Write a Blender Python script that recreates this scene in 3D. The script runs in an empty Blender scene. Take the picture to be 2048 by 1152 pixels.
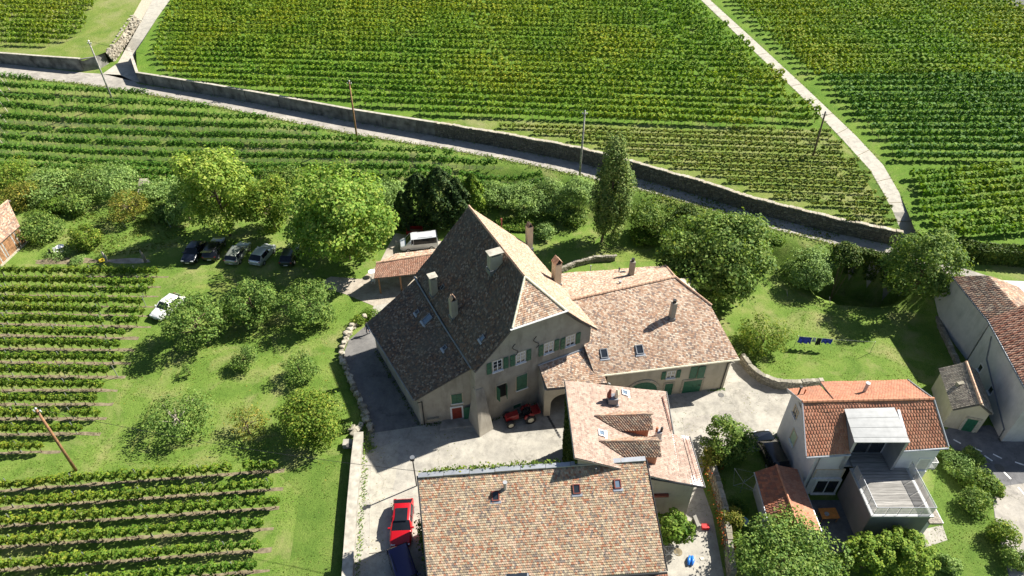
import bpy, bmesh, math, random, zlib
import numpy as np
from mathutils import Vector, Matrix, noise

random.seed(7); RNG = np.random.default_rng(7)
SC = bpy.context.scene; COL = SC.collection
R = math.radians

# ------------------------------------------------------------------ camera, sky, sun, exposure
CAM_H, PITCH, FPX = 53.0, R(40.0), 1365.0          # drone height, pitch below horizon, focal length in 2048-px pixels
cam = bpy.data.cameras.new('camera'); camo = bpy.data.objects.new('camera', cam); COL.objects.link(camo)
camo.location = (0, 0, CAM_H); camo.rotation_euler = (math.pi/2 - PITCH, 0, 0)
cam.sensor_width = 36.0; cam.lens = 36.0*FPX/2048.0; cam.clip_start = 0.5; cam.clip_end = 5000
SC.camera = camo

SUN_EL, SUN_AZ = R(41.0), R(27.5)                  # azimuth from +X towards +Y
world = bpy.data.worlds.new('World'); SC.world = world; world.use_nodes = True
wn = world.node_tree; bg = wn.nodes['Background']
sky = wn.nodes.new('ShaderNodeTexSky'); sky.sky_type = 'NISHITA'; sky.sun_disc = False
sky.sun_elevation = SUN_EL; sky.sun_rotation = math.pi/2 - SUN_AZ; sky.altitude = 450
wn.links.new(sky.outputs[0], bg.inputs[0]); bg.inputs[1].default_value = 0.05
sl = bpy.data.lights.new('sun', 'SUN'); sl.energy = 5.0; sl.angle = R(0.53); sl.color = (1.0, 0.945, 0.85)
so = bpy.data.objects.new('sun', sl); COL.objects.link(so); so.location = (80, 30, 90)
sd = Vector((math.cos(SUN_EL)*math.cos(SUN_AZ), math.cos(SUN_EL)*math.sin(SUN_AZ), math.sin(SUN_EL)))
so.rotation_euler = sd.to_track_quat('Z', 'Y').to_euler()
SC.view_settings.view_transform = 'Standard'; SC.view_settings.look = 'None'
SC.view_settings.exposure = 1.2; SC.view_settings.gamma = 1.0; SC.view_settings.use_curve_mapping = False
SC.cycles.use_adaptive_sampling = True; SC.cycles.max_bounces = 6; SC.cycles.diffuse_bounces = 2; SC.cycles.transparent_max_bounces = 8
SC.cycles.use_denoising = True

# ------------------------------------------------------------------ survey helpers (drone picture to metres)
_c, _s = math.cos(PITCH), math.sin(PITCH)
def ray(px, py):
    u = (px-1024)/FPX; v = (py-576)/FPX
    return Vector((u, _c-v*_s, -_s-v*_c))
def at(px, py, z=0.0):
    r = ray(px, py); k = (z-CAM_H)/r.z
    return Vector((r.x*k, r.y*k, z))
def onplane(px, py, O, n):
    r = ray(px, py); C = Vector((0, 0, CAM_H)); k = (O-C).dot(n)/r.dot(n)
    return C + r*k
def lerp(a, b, t): return a+(b-a)*t
def smooth(t):
    t = max(0., min(1., t)); return t*t*(3-2*t)

# road and terrain
ROAD_Z = 3.0
ROAD_LOW = [(-160, 128), (0, 153), (160, 168), (300, 190), (420, 211), (560, 240), (700, 268), (900, 300), (1040, 326), (1160, 352), (1280, 380), (1390, 410), (1560, 462), (1680, 492), (1780, 518), (1880, 555), (2000, 600), (2120, 640)]
ROAD_UP = [(-160, 102), (0, 127), (90, 137), (170, 146), (240, 150), (278, 168), (430, 192), (560, 216), (700, 243), (870, 272), (1020, 298), (1160, 326), (1280, 358), (1390, 389), (1500, 424), (1650, 462), (1790, 492), (1900, 528), (2000, 560), (2120, 600)]
ROAD_LOW_W = [at(x, y, ROAD_Z) for x, y in ROAD_LOW]
ROAD_UP_W = [at(x, y, ROAD_Z) for x, y in ROAD_UP]
_rx = np.array([p.x for p in ROAD_LOW_W]); _ry = np.array([p.y for p in ROAD_LOW_W])
def h0(x, y):
    """height of the near ground, below the road"""
    s = float(np.interp(x, _rx, _ry)) - y
    wr = smooth((x+14)/16.0)
    zl = ROAD_Z*(1-smooth(s/20.0)) if s > 0 else ROAD_Z
    zr = ROAD_Z*(1-smooth((s-0.6)/6.0)) if s > 0 else ROAD_Z
    z = lerp(zl, zr, wr)
    # stream pit at the foot of the ivy wall
    p = math.exp(-(((x-42.5)/5.6)**2+((y-63.8)/3.3)**2)**3)
    if s > 0.3: z = lerp(z, -3.2, min(1.0, p*1.15))
    return z
_w1 = at(275, 150, ROAD_Z); _w2 = at(1790, 485, ROAD_Z)
_wd = (_w2-_w1).normalized(); FN = Vector((-_wd.y, _wd.x, 0))
FIELD_SLOPE = 0.09
def hf(x, y): return ROAD_Z+1.85+FIELD_SLOPE*((x-_w1.x)*FN.x+(y-_w1.y)*FN.y)
F_N = Vector((-FIELD_SLOPE*FN.x, -FIELD_SLOPE*FN.y, 1)).normalized(); F_O = Vector((_w1.x, _w1.y, hf(_w1.x, _w1.y)))
def fld(px, py): return onplane(px, py, F_O, F_N)
def gnd(px, py, up=0.0):
    z = 0.0
    for _ in range(25):
        p = at(px, py, z+up); z = lerp(z, h0(p.x, p.y), 0.6)
    p = at(px, py, z+up); return Vector((p.x, p.y, h0(p.x, p.y)))

# ------------------------------------------------------------------ mesh helpers
class MB:
    def __init__(s): s.v = []; s.f = []
    def add(s, pts, faces):
        b = len(s.v); s.v += [tuple(p) for p in pts]; s.f += [tuple(i+b for i in f) for f in faces]; return s
    def quad(s, a, b, c, d): return s.add([a, b, c, d], [(0, 1, 2, 3)])
    def hexa(s, q0, q1):      # two loops of equal length joined
        n = len(q0)
        return s.add(list(q0)+list(q1), [tuple(range(n-1, -1, -1)), tuple(range(n, 2*n))]+[(i, (i+1) % n, n+(i+1) % n, n+i) for i in range(n)])
    def box(s, c, sx, sy, sz, rz=0, M=None):
        pts = []
        for z in (0, 1):
            for x, y in ((-1, -1), (1, -1), (1, 1), (-1, 1)):
                X, Y = x*sx/2, y*sy/2
                pts.append(Vector((c[0]+X*math.cos(rz)-Y*math.sin(rz), c[1]+X*math.sin(rz)+Y*math.cos(rz), c[2]+z*sz)))
        if M: pts = [M @ p for p in pts]
        return s.add(pts, [(3, 2, 1, 0), (4, 5, 6, 7), (0, 1, 5, 4), (1, 2, 6, 5), (2, 3, 7, 6), (3, 0, 4, 7)])
    def tube(s, pts, rad, n=8, cap=True):
        pts = [Vector(p) for p in pts]; rad = rad if isinstance(rad, (list, tuple)) else [rad]*len(pts)
        b = len(s.v); up = Vector((0.31, 0.2, 0.93))
        for i, p in enumerate(pts):
            d = (pts[min(i+1, len(pts)-1)]-pts[max(i-1, 0)])
            d = d.normalized() if d.length > 1e-9 else Vector((0, 0, 1))
            if abs(d.dot(up)) > .95: up = Vector((1, 0, 0))
            u = d.cross(up).normalized(); w = d.cross(u)
            for k in range(n):
                a = 2*math.pi*k/n; s.v.append(tuple(p+(u*math.cos(a)+w*math.sin(a))*rad[i]))
        for i in range(len(pts)-1):
            for k in range(n):
                k2 = (k+1) % n; s.f.append((b+i*n+k, b+i*n+k2, b+(i+1)*n+k2, b+(i+1)*n+k))
        if cap:
            s.f.append(tuple(b+k for k in range(n-1, -1, -1))); e = b+(len(pts)-1)*n; s.f.append(tuple(e+k for k in range(n)))
        return s
    def cyl(s, c, r, h, n=12, r2=None):
        c = Vector(c); return s.tube([c, c+Vector((0, 0, h))], [r, r if r2 is None else r2], n)
    def mesh(s, name, off=None):
        m = bpy.data.meshes.new(name)
        v = s.v if off is None else [(a-off[0], b-off[1], c-off[2]) for a, b, c in s.v]
        m.from_pydata(v, [], s.f); m.update(); return m
    def build(s, name, mat, parent=None, local=False, smooth=False, **tags):
        off = None if (parent is None or local) else world_loc(parent)
        m = s.mesh(name, off); bm = bmesh.new(); bm.from_mesh(m)
        bmesh.ops.recalc_face_normals(bm, faces=bm.faces) if len(bm.faces) < 3000 else None
        bm.to_mesh(m); bm.free()
        return link(name, m, mat, parent, smooth, **tags)
def world_loc(o):
    v = Vector((0, 0, 0))
    while o is not None: v += Vector(o.location); o = o.parent
    return v
def link(name, m, mat, parent=None, smooth=False, **tags):
    o = bpy.data.objects.new(name, m); COL.objects.link(o)
    if mat is not None: m.materials.append(M[mat] if isinstance(mat, str) else mat)
    if smooth: m.polygons.foreach_set('use_smooth', [True]*len(m.polygons))
    if parent is not None: o.parent = parent
    for k, v in tags.items(): o[k] = v
    return o
def npmesh(name, V, Q):
    """fast mesh from numpy arrays; Q is (n,4) quads"""
    V = np.ascontiguousarray(V, dtype=np.float32); Q = np.ascontiguousarray(Q, dtype=np.int32)
    m = bpy.data.meshes.new(name); n, k = Q.shape
    m.vertices.add(len(V)); m.vertices.foreach_set('co', V.ravel())
    m.loops.add(n*k); m.loops.foreach_set('vertex_index', Q.ravel())
    m.polygons.add(n); m.polygons.foreach_set('loop_start', np.arange(0, n*k, k, dtype=np.int32))
    m.update(calc_edges=True); m.validate(); return m
def thing(name, label, cat, loc=(0, 0, 0), rz=0.0, group=None):
    o = bpy.data.objects.new(name, None); COL.objects.link(o); o.location = loc; o.rotation_euler.z = rz
    o.empty_display_size = 0.3; o['label'] = label; o['category'] = cat
    if group: o['group'] = group
    return o
def tag(o, label, cat, group=None):
    o['label'] = label; o['category'] = cat
    if group: o['group'] = group
    return o
def dup(o, parent=None):
    c = o.copy(); COL.objects.link(c); c.parent = parent
    for ch in list(o.children): dup(ch, c)
    return c
def sheet(name, pts, mat, dz=0.0, zf=None, **tags):
    """flat polygon (may be concave), given as points"""
    bm = bmesh.new(); vs = [bm.verts.new((p[0], p[1], (p[2] if zf is None else zf(p[0], p[1]))+dz)) for p in pts]
    f = bm.faces.new(vs); f.normal_update()
    if f.normal.z < 0: f.normal_flip()
    bmesh.ops.triangulate(bm, faces=[f], ngon_method='BEAUTY')
    m = bpy.data.meshes.new(name); bm.to_mesh(m); bm.free()
    return link(name, m, mat, tags.pop('parent', None), **tags)
def ribbon(name, A, B, mat, dz=0.0, **tags):
    n = len(A); V = [(p.x, p.y, p.z+dz) for p in A]+[(p.x, p.y, p.z+dz) for p in B]
    m = bpy.data.meshes.new(name); m.from_pydata(V, [], [(i, i+1, n+i+1, n+i) for i in range(n-1)]); m.update()
    if m.polygons[0].normal.z < 0: m.flip_normals()
    return link(name, m, mat, tags.pop('parent', None), **tags)
def resample(P, step):
    P = [Vector(p) for p in P]; out = [P[0].copy()]
    for a, b in zip(P[:-1], P[1:]):
        n = max(1, int(round((b-a).length/step)))
        for i in range(1, n+1): out.append(a.lerp(b, i/n))
    return out
ORD = ['first', 'second', 'third', 'fourth', 'fifth', 'sixth', 'seventh', 'eighth', 'ninth', 'tenth', 'eleventh', 'twelfth', 'thirteenth', 'fourteenth', 'fifteenth', 'sixteenth', 'seventeenth', 'eighteenth', 'nineteenth', 'twentieth']
TENS = {2: 'twenty', 3: 'thirty', 4: 'forty', 5: 'fifty', 6: 'sixty', 7: 'seventy'}
def ordinal(i):
    n = i+1
    if n <= 20: return ORD[n-1]
    t, u = divmod(n, 10)
    return (TENS[t][:-1]+'ieth') if u == 0 else TENS[t]+'-'+ORD[u-1]

# ------------------------------------------------------------------ materials
M = {}
def newmat(name):
    m = bpy.data.materials.new(name); m.use_nodes = True; M[name] = m
    nt = m.node_tree; b = nt.nodes['Principled BSDF']; return m, nt, b
def N(nt, typ, **kw):
    n = nt.nodes.new(typ)
    for k, v in kw.items():
        if k.startswith('i_'):
            key = k[2:]; key = int(key) if key.isdigit() else key.replace('_', ' '); n.inputs[key].default_value = v
        else: setattr(n, k, v)
    return n
def ramp(nt, fac, stops, interp='LINEAR'):
    r = nt.nodes.new('ShaderNodeValToRGB'); e = r.color_ramp; e.interpolation = interp
    while len(e.elements) < len(stops): e.elements.new(0.5)
    for el, (p, c) in zip(e.elements, stops): el.position = p; el.color = (c[0], c[1], c[2], 1)
    nt.links.new(fac, r.inputs[0]); return r.outputs[0]
def mix(nt, fac, a, b, mode='MIX'):
    n = nt.nodes.new('ShaderNodeMix'); n.data_type = 'RGBA'; n.blend_type = mode
    for sock, v in ((n.inputs[0], fac), (n.inputs[6], a), (n.inputs[7], b)):
        if hasattr(v, 'is_linked'): nt.links.new(v, sock)
        elif isinstance(v, (int, float)): sock.default_value = v
        else: sock.default_value = (v[0], v[1], v[2], 1)
    return n.outputs[2]
def pos(nt):
    return N(nt, 'ShaderNodeNewGeometry').outputs['Position']
def nz(nt, scale, detail=4, vec=None, rough=0.55, dist=0.0):
    n = N(nt, 'ShaderNodeTexNoise'); n.inputs['Scale'].default_value = scale; n.inputs['Detail'].default_value = detail
    n.inputs['Roughness'].default_value = rough; n.inputs['Distortion'].default_value = dist
    nt.links.new(vec if vec is not None else pos(nt), n.inputs['Vector']); return n.outputs['Fac']
def bump(nt, b, h, strength, dist):
    n = N(nt, 'ShaderNodeBump'); n.inputs['Strength'].default_value = strength; n.inputs['Distance'].default_value = dist
    nt.links.new(h, n.inputs['Height']); nt.links.new(n.outputs[0], b.inputs['Normal'])
def plain(name, col, rough=0.6, metal=0.0, var=0.12, scale=3.0, spec=0.5, bmp=0.0):
    m, nt, b = newmat(name); b.inputs['Roughness'].default_value = rough; b.inputs['Metallic'].default_value = metal
    b.inputs['Specular IOR Level'].default_value = spec
    f = nz(nt, scale, 5); lo = [c*(1-var*2) for c in col]; hi = [min(1, c*(1+var*2)) for c in col]
    nt.links.new(ramp(nt, f, [(0.3, lo), (0.7, hi)]), b.inputs['Base Color'])
    if bmp: bump(nt, b, nz(nt, scale*6, 4), bmp, 0.03)
    return m
def leafmat(name, cols, trans=0.35, patch=None, pscale=0.06, rough=0.65):
    """cols: ramp over each leaf's own random value; patch: second ramp mixed in by slow noise"""
    m, nt, b = newmat(name); g = N(nt, 'ShaderNodeNewGeometry'); rnd = g.outputs['Random Per Island']
    c = ramp(nt, rnd, [(i/(len(cols)-1), k) for i, k in enumerate(cols)])
    if patch:
        c2 = ramp(nt, rnd, [(i/(len(patch)-1), k) for i, k in enumerate(patch)])
        f = ramp(nt, nz(nt, pscale, 4, g.outputs['Position'], 0.6), [(0.40, (0, 0, 0)), (0.64, (1, 1, 1))])
        c = mix(nt, f, c, c2)
    c = mix(nt, 1.0, c, ramp(nt, nz(nt, 0.75, 4, g.outputs['Position'], 0.6), [(0.32, (0.66, 0.72, 0.75)), (0.5, (1, 1, 1)), (0.68, (1.28, 1.2, 1.05))]), 'MULTIPLY')
    nt.links.new(c, b.inputs['Base Color']); b.inputs['Roughness'].default_value = rough; b.inputs['Specular IOR Level'].default_value = 0.16
    t = N(nt, 'ShaderNodeBsdfTranslucent'); tc = mix(nt, 1.0, c, (1.0, 1.0, 0.45), 'MULTIPLY'); nt.links.new(tc, t.inputs[0])
    mx = N(nt, 'ShaderNodeMixShader'); mx.inputs[0].default_value = trans
    nt.links.new(b.outputs[0], mx.inputs[1]); nt.links.new(t.outputs[0], mx.inputs[2])
    nt.links.new(mx.outputs[0], nt.nodes['Material Output'].inputs[0]); return m
def tilemat(name, cols, dirt=(0.10, 0.085, 0.07), dirt_amt=0.35, dscale=0.6, rough=0.85):
    m, nt, b = newmat(name); g = N(nt, 'ShaderNodeNewGeometry')
    c = ramp(nt, g.outputs['Random Per Island'], [(i/len(cols), k) for i, k in enumerate(cols)], 'CONSTANT')
    f1 = ramp(nt, nz(nt, dscale, 6, g.outputs['Position'], 0.65), [(0.42, (0, 0, 0)), (0.70, (dirt_amt,)*3)])
    c = mix(nt, f1, c, dirt)
    f2 = ramp(nt, nz(nt, 22, 3, g.outputs['Position']), [(0.35, (0.82, 0.82, 0.82)), (0.65, (1.1, 1.1, 1.1))])
    c = mix(nt, 1.0, c, f2, 'MULTIPLY')
    nt.links.new(c, b.inputs['Base Color']); b.inputs['Roughness'].default_value = rough; b.inputs['Specular IOR Level'].default_value = 0.25
    return m

# grass
def grassmat(name, cols, dry, dry_lo=0.52, dry_hi=0.72, soil=None):
    m, nt, b = newmat(name); P = pos(nt)
    f = nz(nt, 0.35, 8, P, 0.62); c = ramp(nt, f, [(0.30, cols[0]), (0.50, cols[1]), (0.70, cols[2])])
    fine = nz(nt, 9.0, 6, P, 0.7); c = mix(nt, 1.0, c, ramp(nt, fine, [(0.28, (0.45, 0.5, 0.42)), (0.5, (1, 1, 1)), (0.72, (1.5, 1.42, 1.3))]), 'MULTIPLY')
    d = ramp(nt, nz(nt, 0.22, 7, P, 0.68, 0.6), [(dry_lo, (0, 0, 0)), (dry_hi, (0.8, 0.8, 0.8))]); c = mix(nt, d, c, dry)
    if soil:
        d2 = ramp(nt, nz(nt, 0.7, 6, P, 0.65), [(0.60, (0, 0, 0)), (0.72, (0.8, 0.8, 0.8))]); c = mix(nt, d2, c, soil)
    nt.links.new(c, b.inputs['Base Color']); b.inputs['Roughness'].default_value = 0.9; b.inputs['Specular IOR Level'].default_value = 0.1
    bump(nt, b, mix(nt, 0.5, nz(nt, 14, 6, P, 0.7), nz(nt, 2.2, 5, P, 0.6)), 0.9, 0.14); return m
grassmat('grass', [(0.079, 0.147, 0.023), (0.125, 0.199, 0.036), (0.182, 0.237, 0.058)], (0.308, 0.272, 0.130), 0.50, 0.74)
grassmat('grass_lush', [(0.067, 0.126, 0.021), (0.101, 0.168, 0.030), (0.146, 0.200, 0.046)], (0.224, 0.210, 0.069), 0.6, 0.8)
grassmat('field_grass', [(0.071, 0.147, 0.018), (0.109, 0.194, 0.026), (0.152, 0.226, 0.038)], (0.237, 0.231, 0.090), 0.55, 0.78)
grassmat('field_dry', [(0.109, 0.175, 0.031), (0.157, 0.212, 0.045), (0.209, 0.233, 0.072)], (0.275, 0.265, 0.126), 0.48, 0.72)
plain('soil', (0.185, 0.155, 0.10), 0.95, var=0.22, scale=2.5, spec=0.1, bmp=0.6)
def pavemat(name, a, b_, stain, sc=0.5):
    m, nt, b = newmat(name); P = pos(nt)
    c = ramp(nt, nz(nt, sc, 8, P, 0.62), [(0.3, a), (0.7, b_)])
    c = mix(nt, ramp(nt, nz(nt, 0.28, 7, P, 0.7, 1.2), [(0.47, (0, 0, 0)), (0.68, (0.8, 0.8, 0.8))]), c, stain)
    c = mix(nt, 1.0, c, ramp(nt, nz(nt, 1.5, 8, P, 0.7), [(0.34, (0.78, 0.78, 0.79)), (0.55, (1.0, 1.0, 1.0)), (0.7, (1.1, 1.09, 1.06))]), 'MULTIPLY')
    c = mix(nt, 1.0, c, ramp(nt, nz(nt, 30, 3, P), [(0.3, (0.86, 0.86, 0.86)), (0.7, (1.12, 1.12, 1.12))]), 'MULTIPLY')
    v = N(nt, 'ShaderNodeTexVoronoi', feature='DISTANCE_TO_EDGE'); v.inputs['Scale'].default_value = 0.16
    wv = N(nt, 'ShaderNodeVectorMath', operation='ADD'); sx = N(nt, 'ShaderNodeTexNoise'); sx.inputs['Scale'].default_value = 0.8; sx.inputs['Detail'].default_value = 5
    nt.links.new(P, sx.inputs['Vector']); sc3 = N(nt, 'ShaderNodeVectorMath', operation='SCALE'); sc3.inputs[3].default_value = 2.2
    nt.links.new(sx.outputs['Color'], sc3.inputs[0]); nt.links.new(P, wv.inputs[0]); nt.links.new(sc3.outputs[0], wv.inputs[1]); nt.links.new(wv.outputs[0], v.inputs['Vector'])
    crack = ramp(nt, v.outputs['Distance'], [(0.0, (0.62, 0.62, 0.60)), (0.006, (1, 1, 1))]); c = mix(nt, 0.8, c, crack, 'MULTIPLY')
    nt.links.new(c, b.inputs['Base Color']); b.inputs['Roughness'].default_value = 0.9; b.inputs['Specular IOR Level'].default_value = 0.2
    bump(nt, b, nz(nt, 25, 5, P), 0.3, 0.02); return m
pavemat('asphalt', (0.290, 0.270, 0.235), (0.435, 0.405, 0.359), (0.225, 0.213, 0.193))
pavemat('yard', (0.319, 0.303, 0.266), (0.446, 0.420, 0.361), (0.255, 0.240, 0.208))
pavemat('concrete_lane', (0.371, 0.347, 0.290), (0.468, 0.444, 0.371), (0.298, 0.274, 0.217))
pavemat('lane_concrete', (0.42, 0.395, 0.335), (0.47, 0.445, 0.38), (0.40, 0.375, 0.315))
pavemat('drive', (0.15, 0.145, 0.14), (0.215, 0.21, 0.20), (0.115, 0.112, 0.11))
pavemat('street', (0.13, 0.13, 0.135), (0.19, 0.19, 0.195), (0.105, 0.105, 0.11))
pavemat('gravel', (0.33, 0.29, 0.235), (0.46, 0.41, 0.34), (0.24, 0.20, 0.155), 1.4)
plain('wall_concrete', (0.30, 0.285, 0.25), 0.9, var=0.2, scale=0.9, spec=0.2, bmp=0.3)
plain('wall_old_shaded', (0.17, 0.165, 0.15), 0.95, var=0.3, scale=0.8, spec=0.15, bmp=0.4)  # weathered concrete with the road walls' shade darkened into its colour
plain('mortar_shaded', (0.11, 0.105, 0.092), 0.95, var=0.2, scale=4, spec=0.1)  # mortar toned down to carry the shade of the road wall
plain('coping', (0.400, 0.372, 0.312), 0.9, var=0.15, scale=1.6, spec=0.2, bmp=0.3)
plain('mortar', (0.20, 0.185, 0.16), 0.95, var=0.15, scale=4, spec=0.1)
def stonemat(name, cols):
    m, nt, b = newmat(name); g = N(nt, 'ShaderNodeNewGeometry')
    oi = N(nt, 'ShaderNodeObjectInfo'); add = N(nt, 'ShaderNodeMath', operation='ADD'); nt.links.new(g.outputs['Random Per Island'], add.inputs[0]); nt.links.new(oi.outputs['Random'], add.inputs[1])
    fr = N(nt, 'ShaderNodeMath', operation='FRACT'); nt.links.new(add.outputs[0], fr.inputs[0])
    c = ramp(nt, fr.outputs[0], [(i/(len(cols)-1), k) for i, k in enumerate(cols)])
    c = mix(nt, 1.0, c, ramp(nt, nz(nt, 6, 6, g.outputs['Position'], 0.65), [(0.3, (0.65, 0.66, 0.62)), (0.7, (1.2, 1.2, 1.2))]), 'MULTIPLY')
    nt.links.new(c, b.inputs['Base Color']); b.inputs['Roughness'].default_value = 0.92; b.inputs['Specular IOR Level'].default_value = 0.2
    bump(nt, b, nz(nt, 14, 5, g.outputs['Position']), 0.5, 0.04)
stonemat('stone', [(0.20, 0.18, 0.14), (0.30, 0.275, 0.22), (0.25, 0.23, 0.19), (0.40, 0.37, 0.30)])
stonemat('stone_shaded', [(0.10, 0.095, 0.078), (0.17, 0.155, 0.125), (0.135, 0.125, 0.105), (0.24, 0.22, 0.18)])  # darker copy of stone, the road wall's shade put into its colours
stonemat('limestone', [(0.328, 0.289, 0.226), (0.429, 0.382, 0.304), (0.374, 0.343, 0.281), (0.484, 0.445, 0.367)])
# render (plaster) with grime, streaks
def plastermat(name, a, b_, grime, amt=0.7):
    m, nt, b = newmat(name); P = pos(nt)
    c = ramp(nt, nz(nt, 0.9, 7, P, 0.62), [(0.3, a), (0.7, b_)])
    mp = N(nt, 'ShaderNodeMapping'); mp.inputs['Scale'].default_value = (1.1, 1.1, 0.28); nt.links.new(P, mp.inputs[0])
    c = mix(nt, ramp(nt, nz(nt, 0.7, 7, mp.outputs[0], 0.68), [(0.50, (0, 0, 0)), (0.70, (amt,)*3)]), c, grime)
    nt.links.new(c, b.inputs['Base Color']); b.inputs['Roughness'].default_value = 0.92; b.inputs['Specular IOR Level'].default_value = 0.2
    bump(nt, b, nz(nt, 18, 6, P), 0.35, 0.02)
plastermat('plaster', (0.306, 0.281, 0.234), (0.399, 0.370, 0.310), (0.170, 0.153, 0.128))
plastermat('plaster_warm', (0.44, 0.385, 0.29), (0.53, 0.47, 0.365), (0.30, 0.26, 0.20), 0.5)
plastermat('plaster_white', (0.56, 0.56, 0.57), (0.66, 0.66, 0.66), (0.50, 0.50, 0.50), 0.4)
plastermat('plaster_grey', (0.42, 0.42, 0.41), (0.54, 0.53, 0.51), (0.30, 0.295, 0.285), 0.6)
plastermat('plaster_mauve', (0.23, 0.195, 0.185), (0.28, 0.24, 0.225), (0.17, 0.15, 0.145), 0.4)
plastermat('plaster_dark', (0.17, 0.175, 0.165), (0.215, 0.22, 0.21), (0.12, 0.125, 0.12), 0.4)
# tiles
OLD = [(0.464, 0.310, 0.215), (0.572, 0.434, 0.317), (0.409, 0.247, 0.157), (0.509, 0.382, 0.289), (0.301, 0.202, 0.148), (0.590, 0.472, 0.369), (0.455, 0.283, 0.192), (0.246, 0.193, 0.166), (0.527, 0.373, 0.272), (0.627, 0.533, 0.420)]
tilemat('tile_old', OLD, (0.257, 0.190, 0.142), 0.35)
tilemat('tile_shaded', [(0.162, 0.101, 0.070), (0.212, 0.153, 0.112), (0.098, 0.068, 0.054), (0.144, 0.105, 0.084), (0.127, 0.081, 0.058), (0.281, 0.222, 0.175), (0.077, 0.060, 0.054), (0.196, 0.109, 0.070), (0.101, 0.081, 0.070)], (0.136, 0.125, 0.102), 0.75, 0.4)  # lichen-dark tiles, toned down further to deepen the shade of these slopes
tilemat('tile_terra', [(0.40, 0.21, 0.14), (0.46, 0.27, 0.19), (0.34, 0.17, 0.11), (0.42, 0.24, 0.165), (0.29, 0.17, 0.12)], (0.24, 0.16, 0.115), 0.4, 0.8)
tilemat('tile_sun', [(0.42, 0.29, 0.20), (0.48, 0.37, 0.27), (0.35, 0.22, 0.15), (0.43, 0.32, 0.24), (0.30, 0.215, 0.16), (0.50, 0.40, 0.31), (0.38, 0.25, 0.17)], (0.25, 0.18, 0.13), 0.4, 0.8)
tilemat('tile_front', [(0.405, 0.253, 0.158), (0.472, 0.352, 0.216), (0.339, 0.154, 0.090), (0.287, 0.226, 0.166), (0.507, 0.421, 0.288), (0.387, 0.311, 0.216), (0.446, 0.260, 0.166), (0.203, 0.164, 0.141), (0.480, 0.379, 0.264), (0.345, 0.268, 0.182), (0.523, 0.362, 0.257)], (0.230, 0.181, 0.126), 0.35, 1.1)
tilemat('tile_pink', [(0.389, 0.283, 0.227), (0.421, 0.318, 0.256), (0.351, 0.243, 0.193), (0.406, 0.300, 0.246), (0.374, 0.278, 0.222), (0.265, 0.191, 0.154)], (0.257, 0.191, 0.150), 0.85, 2.2)
tilemat('tile_brown', [(0.31, 0.20, 0.14), (0.40, 0.28, 0.20), (0.22, 0.15, 0.12), (0.46, 0.36, 0.26), (0.35, 0.20, 0.13)], (0.17, 0.14, 0.11), 0.6, 0.9)
tilemat('tile_red', [(0.427, 0.186, 0.112), (0.466, 0.222, 0.139), (0.388, 0.162, 0.099), (0.446, 0.204, 0.125)], (0.262, 0.156, 0.112), 0.5, 1.0)
tilemat('tile_rust', [(0.36, 0.135, 0.075), (0.40, 0.16, 0.09), (0.31, 0.115, 0.07), (0.24, 0.11, 0.075)], (0.17, 0.11, 0.08), 0.6, 0.9)
tilemat('tile_stone', [(0.30, 0.26, 0.21), (0.40, 0.35, 0.28), (0.22, 0.19, 0.16), (0.35, 0.31, 0.25)], (0.16, 0.15, 0.11), 0.5)
plain('ridge_tile', (0.50, 0.33, 0.23), 0.85, var=0.2, scale=5, spec=0.2)
plain('ridge_red', (0.437, 0.207, 0.125), 0.8, var=0.1, scale=3, spec=0.2)
plain('verge', (0.10, 0.09, 0.085), 0.7, var=0.15, scale=3)
plain('zinc', (0.36, 0.38, 0.41), 0.45, 0.55, 0.08, 1.2)
plain('zinc_dark', (0.20, 0.215, 0.235), 0.5, 0.5, 0.1, 2)
plain('metal_white', (0.39, 0.40, 0.405), 0.45, 0.2, 0.05, 2)
plain('galvanised', (0.42, 0.43, 0.44), 0.45, 0.7, 0.1, 6)
plain('black_metal', (0.03, 0.03, 0.032), 0.5, 0.3, 0.1, 6)
plain('shutter_green', (0.020, 0.115, 0.062), 0.5, var=0.1, scale=4)
plain('shutter_pale', (0.40, 0.52, 0.36), 0.6, var=0.08, scale=4)
plain('shutter_grey', (0.52, 0.51, 0.49), 0.6, var=0.06, scale=4)
plain('beige_frame', (0.52, 0.43, 0.31), 0.7, var=0.08, scale=4)
plain('white_paint', (0.74, 0.74, 0.73), 0.5, var=0.05, scale=4)
plain('curtain', (0.55, 0.50, 0.40), 0.8, var=0.15, scale=9)
plain('red_door', (0.22, 0.028, 0.014), 0.55, var=0.12, scale=4)
plain('rust_sheet', (0.17, 0.042, 0.028), 0.7, var=0.2, scale=3)
plain('copper', (0.47, 0.19, 0.11), 0.6, var=0.12, scale=2)
plain('wood', (0.26, 0.135, 0.065), 0.75, var=0.25, scale=3.5)
plain('wood_grey', (0.30, 0.285, 0.26), 0.85, var=0.3, scale=4)
plain('bark', (0.15, 0.115, 0.08), 0.95, var=0.25, scale=8, spec=0.1)
plain('bark_pale', (0.40, 0.35, 0.29), 0.95, var=0.2, scale=8, spec=0.1)
plain('vine_wood', (0.17, 0.12, 0.08), 0.95, var=0.2, scale=10, spec=0.1)
plain('terracotta', (0.42, 0.16, 0.08), 0.8, var=0.15, scale=8)
plain('red_paint', (0.26, 0.012, 0.014), 0.35, var=0.06, scale=3)
plain('red_plastic', (0.62, 0.02, 0.02), 0.4, var=0.05, scale=3)
plain('blue_plastic', (0.02, 0.16, 0.55), 0.4, var=0.08, scale=5)
plain('teal_plastic', (0.16, 0.50, 0.42), 0.4, var=0.08, scale=5)
plain('yellow_plastic', (0.75, 0.55, 0.03), 0.4, var=0.05, scale=5)
plain('orange_cloth', (0.62, 0.22, 0.045), 0.8, var=0.1, scale=4)
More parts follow.
